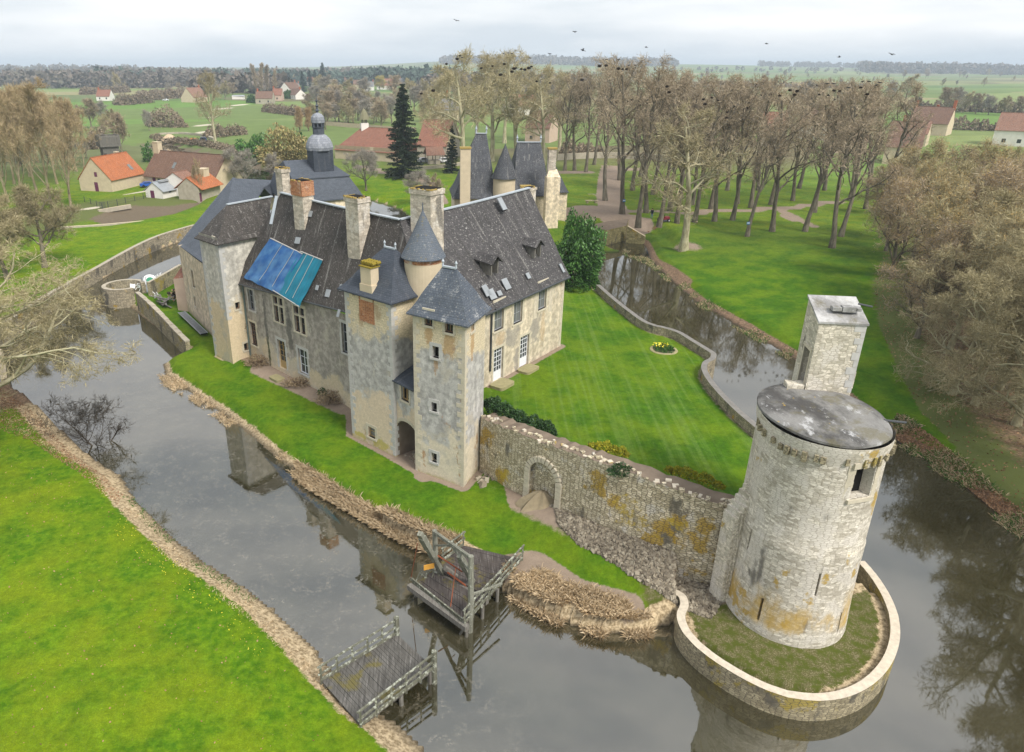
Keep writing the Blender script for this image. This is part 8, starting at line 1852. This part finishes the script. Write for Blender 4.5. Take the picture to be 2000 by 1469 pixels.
o = thing('kayak', 'pink kayak leaning on the corner of the orange roofed farmhouse', 'kayak', G(215,372)); q = world_loc(o); mb = MB(); mb.tube([q+Vector((-.3,-.4,.1)), q+Vector((-.1,-.3,.8)), q+Vector((.15,-.2,1.7)), q+Vector((.3,-.1,2.2))], [.05,.3,.3,.05], 10); mb.build('hull', MAT['pink'] if 'pink' in MAT else flat('pink', (.55,.05,.2), .5, .3, .1), o)
# rook nests and rooks
nest_me = []
for k in range(3):
    R_ = np.random.RandomState(k); n = 260; d = R_.normal(size=(n,3)); d /= np.linalg.norm(d,axis=1,keepdims=True); p_ = d*R_.uniform(.45,1,(n,1))*np.array([.62,.62,.42]); t_ = np.cross(d, R_.normal(size=(n,3))); t_ /= np.linalg.norm(t_,axis=1,keepdims=True); a_ = np.cross(t_, d); L_ = R_.uniform(.25,.6,(n,1))
    V = np.stack([p_-t_*L_*.5-a_*.03, p_-t_*L_*.5+a_*.03, p_+t_*L_*.5+a_*.02, p_+t_*L_*.5-a_*.02],1).reshape(-1,3); nest_me.append(mesh_np('rook_nest', V, np.arange(len(V)).reshape(-1,4), [MAT['nest']]))
crow_me = []
for k in range(2):
    mb = MB(); mb.tube([(0,-.34,.02),(0,-.2,.03),(0,0,.05),(0,.16,.09),(0,.24,.12),(0,.3,.11),(0,.37,.1)], [.03,.06,.09,.075,.06,.045,.008], 8); mb.slab([(-.07,-.5,.02),(.07,-.5,.02),(.04,-.26,.03),(-.04,-.26,.03)], .015)
    if k:
        for s in (-1,1):
            q = [(s*.05,.1,.1),(s*.3,.13,.2),(s*.62,-.02,.16),(s*.6,-.1,.15),(s*.3,-.12,.17),(s*.05,-.1,.08)]; q = [Vector(v) for v in q]; mb.slab(q if s < 0 else q[::-1], .012)
    else: 
        mb.slab([(-.1,-.3,.1),(.1,-.3,.1),(.09,.1,.14),(-.09,.1,.14)], .04); mb.bar((.03,0,0), (.03,.02,-.1), .015); mb.bar((-.03,0,0), (-.03,.02,-.1), .015)
    crow_me.append(mb)
NP = [(872,117),(893,107),(898,101),(940,125),(962,121),(978,138),(985,117),(1000,132),(1008,125),(1004,126),(1025,128),(1018,127),(1033,125),(1038,122),(1048,151),(1074,154),(1171,121),(1184,120),(1198,124),(1208,126),(1216,127),(1224,127),(1137,148),(1303,161),(1307,172),(1374,186),(1390,183),(1377,195),(1402,188),(1434,200),(1437,205),(1421,211),(1419,222),(1346,227),(1487,178),(1505,177),(1514,172),(1523,179),(1543,168),(1552,177),(1557,170),(1463,193),(1459,203),(1600,177),(1618,178),(1629,169),(1640,170),(1681,163),(1694,176),(846,169),(823,175),(1205,191),(1227,190),(1234,187)]
nm_ = None
def crown_point(px, py):
    b = None
    for (o_, p_, h_) in PARK:
        q = proj((p_.x, p_.y, p_.z+h_*.85))
        if abs(q[0]-px) < 34 and q[1] < py+45 and (b is None or p_.y < b.y): b = p_
    return far(px, py, b.y-2.2 if b and 1110 < px < 1720 else 158.)
for i, (x, y) in enumerate(NP):
    p = crown_point(x, y+8); ob = link('rook_nest', nest_me[i % 3], None, p, label='dark rook nest of twigs high in the bare park trees', category='nest', group='rook nests in the bare trees'); s = rnd.uniform(.34,.62)*(p.y/130); ob.scale = (s,s,s*.9); ob.rotation_euler = (0,0,rnd.uniform(0,6))
fly = crow_me[1].build('rook', MAT['crow_black']); sit = crow_me[0].build('rook', MAT['crow_black']); used = [0,0]
def rook(me_o, k, p, rz, tilt, label, group=None, s=.85):
    ob = me_o if not used[k] else me_o.copy()
    if used[k]: COL.objects.link(ob)
    used[k] = 1; ob.location = p; ob.rotation_euler = (tilt, rnd.uniform(-.3,.3), rz); ob.scale = (s,s,s); tag(ob, label, 'bird', group)
for x, y, yy, lab in ((891,41,120,'rook flying highest, alone above the wooded hill'),(1122,63,140,'tiny rook gliding in the sky above the gatehouse'),(1138,99,105,'largest flying rook over the gap between the park trees'),(1073,106,130,'rook flying just above the hill crest'),(1262,93,150,'tiny rook in the sky above the tallest nest tree'),(1497,86,140,'rook gliding above the far green hills'),(1639,112,140,'tiny rook low in the sky at the end of the hill'),(1741,107,100,'rook with raised wings over the right hand fields')):
    rook(fly, 1, far(x, y, yy), rnd.uniform(0,6.28), rnd.uniform(-.2,.3), lab)
for x, y in ((892,103),(903,106),(983,98),(993,97),(1000,98),(1035,107),(1178,110),(1184,110),(1208,110),(1190,118),(1228,121),(1240,121),(1488,158),(1513,155),(1520,154),(1531,154),(1545,155),(1595,160),(1616,157),(1628,157),(1650,166),(1657,165),(1685,153),(1697,153),(1712,160),(1718,155),(1730,152),(1735,159)):
    rook(sit, 0, crown_point(x, y+7), rnd.uniform(0,6.28), 0, 'black rook perched on the top twigs of a bare park tree', 'rooks perched in the tree tops', .85)
# tile fragments of white washed stones in the passage
p = GF.P(GF.L*.68, 1.35, -.9); mb = MB(); mb.lathe((p.x,p.y), [(.0,.95),(.32,.98),(.36,1.3),(.3,1.65),(.16,1.75),(0,1.76)], 12, wob=.08); tag(mb.build('carved_stone', MAT['quoin']), 'pale carved stone leaning inside the gate passage', 'stone')
# ------------------------------------------------------------------ damp air over the whole valley
mb = MB(); mb.box((0, 4600, 43.), (21000, 9700+800, 92.)); hz = mb.build('haze', [], kind='stuff')
hm = bpy.data.materials.new('haze'); hm.use_nodes = True; ht = hm.node_tree; ht.nodes.clear(); ho_ = ht.nodes.new('ShaderNodeOutputMaterial'); hv = ht.nodes.new('ShaderNodeVolumePrincipled')
hv.inputs['Color'].default_value = (.76,.88,1,1); hv.inputs['Density'].default_value = .00024; ht.links.new(hv.outputs[0], ho_.inputs['Volume']); hz.data.materials.append(hm)
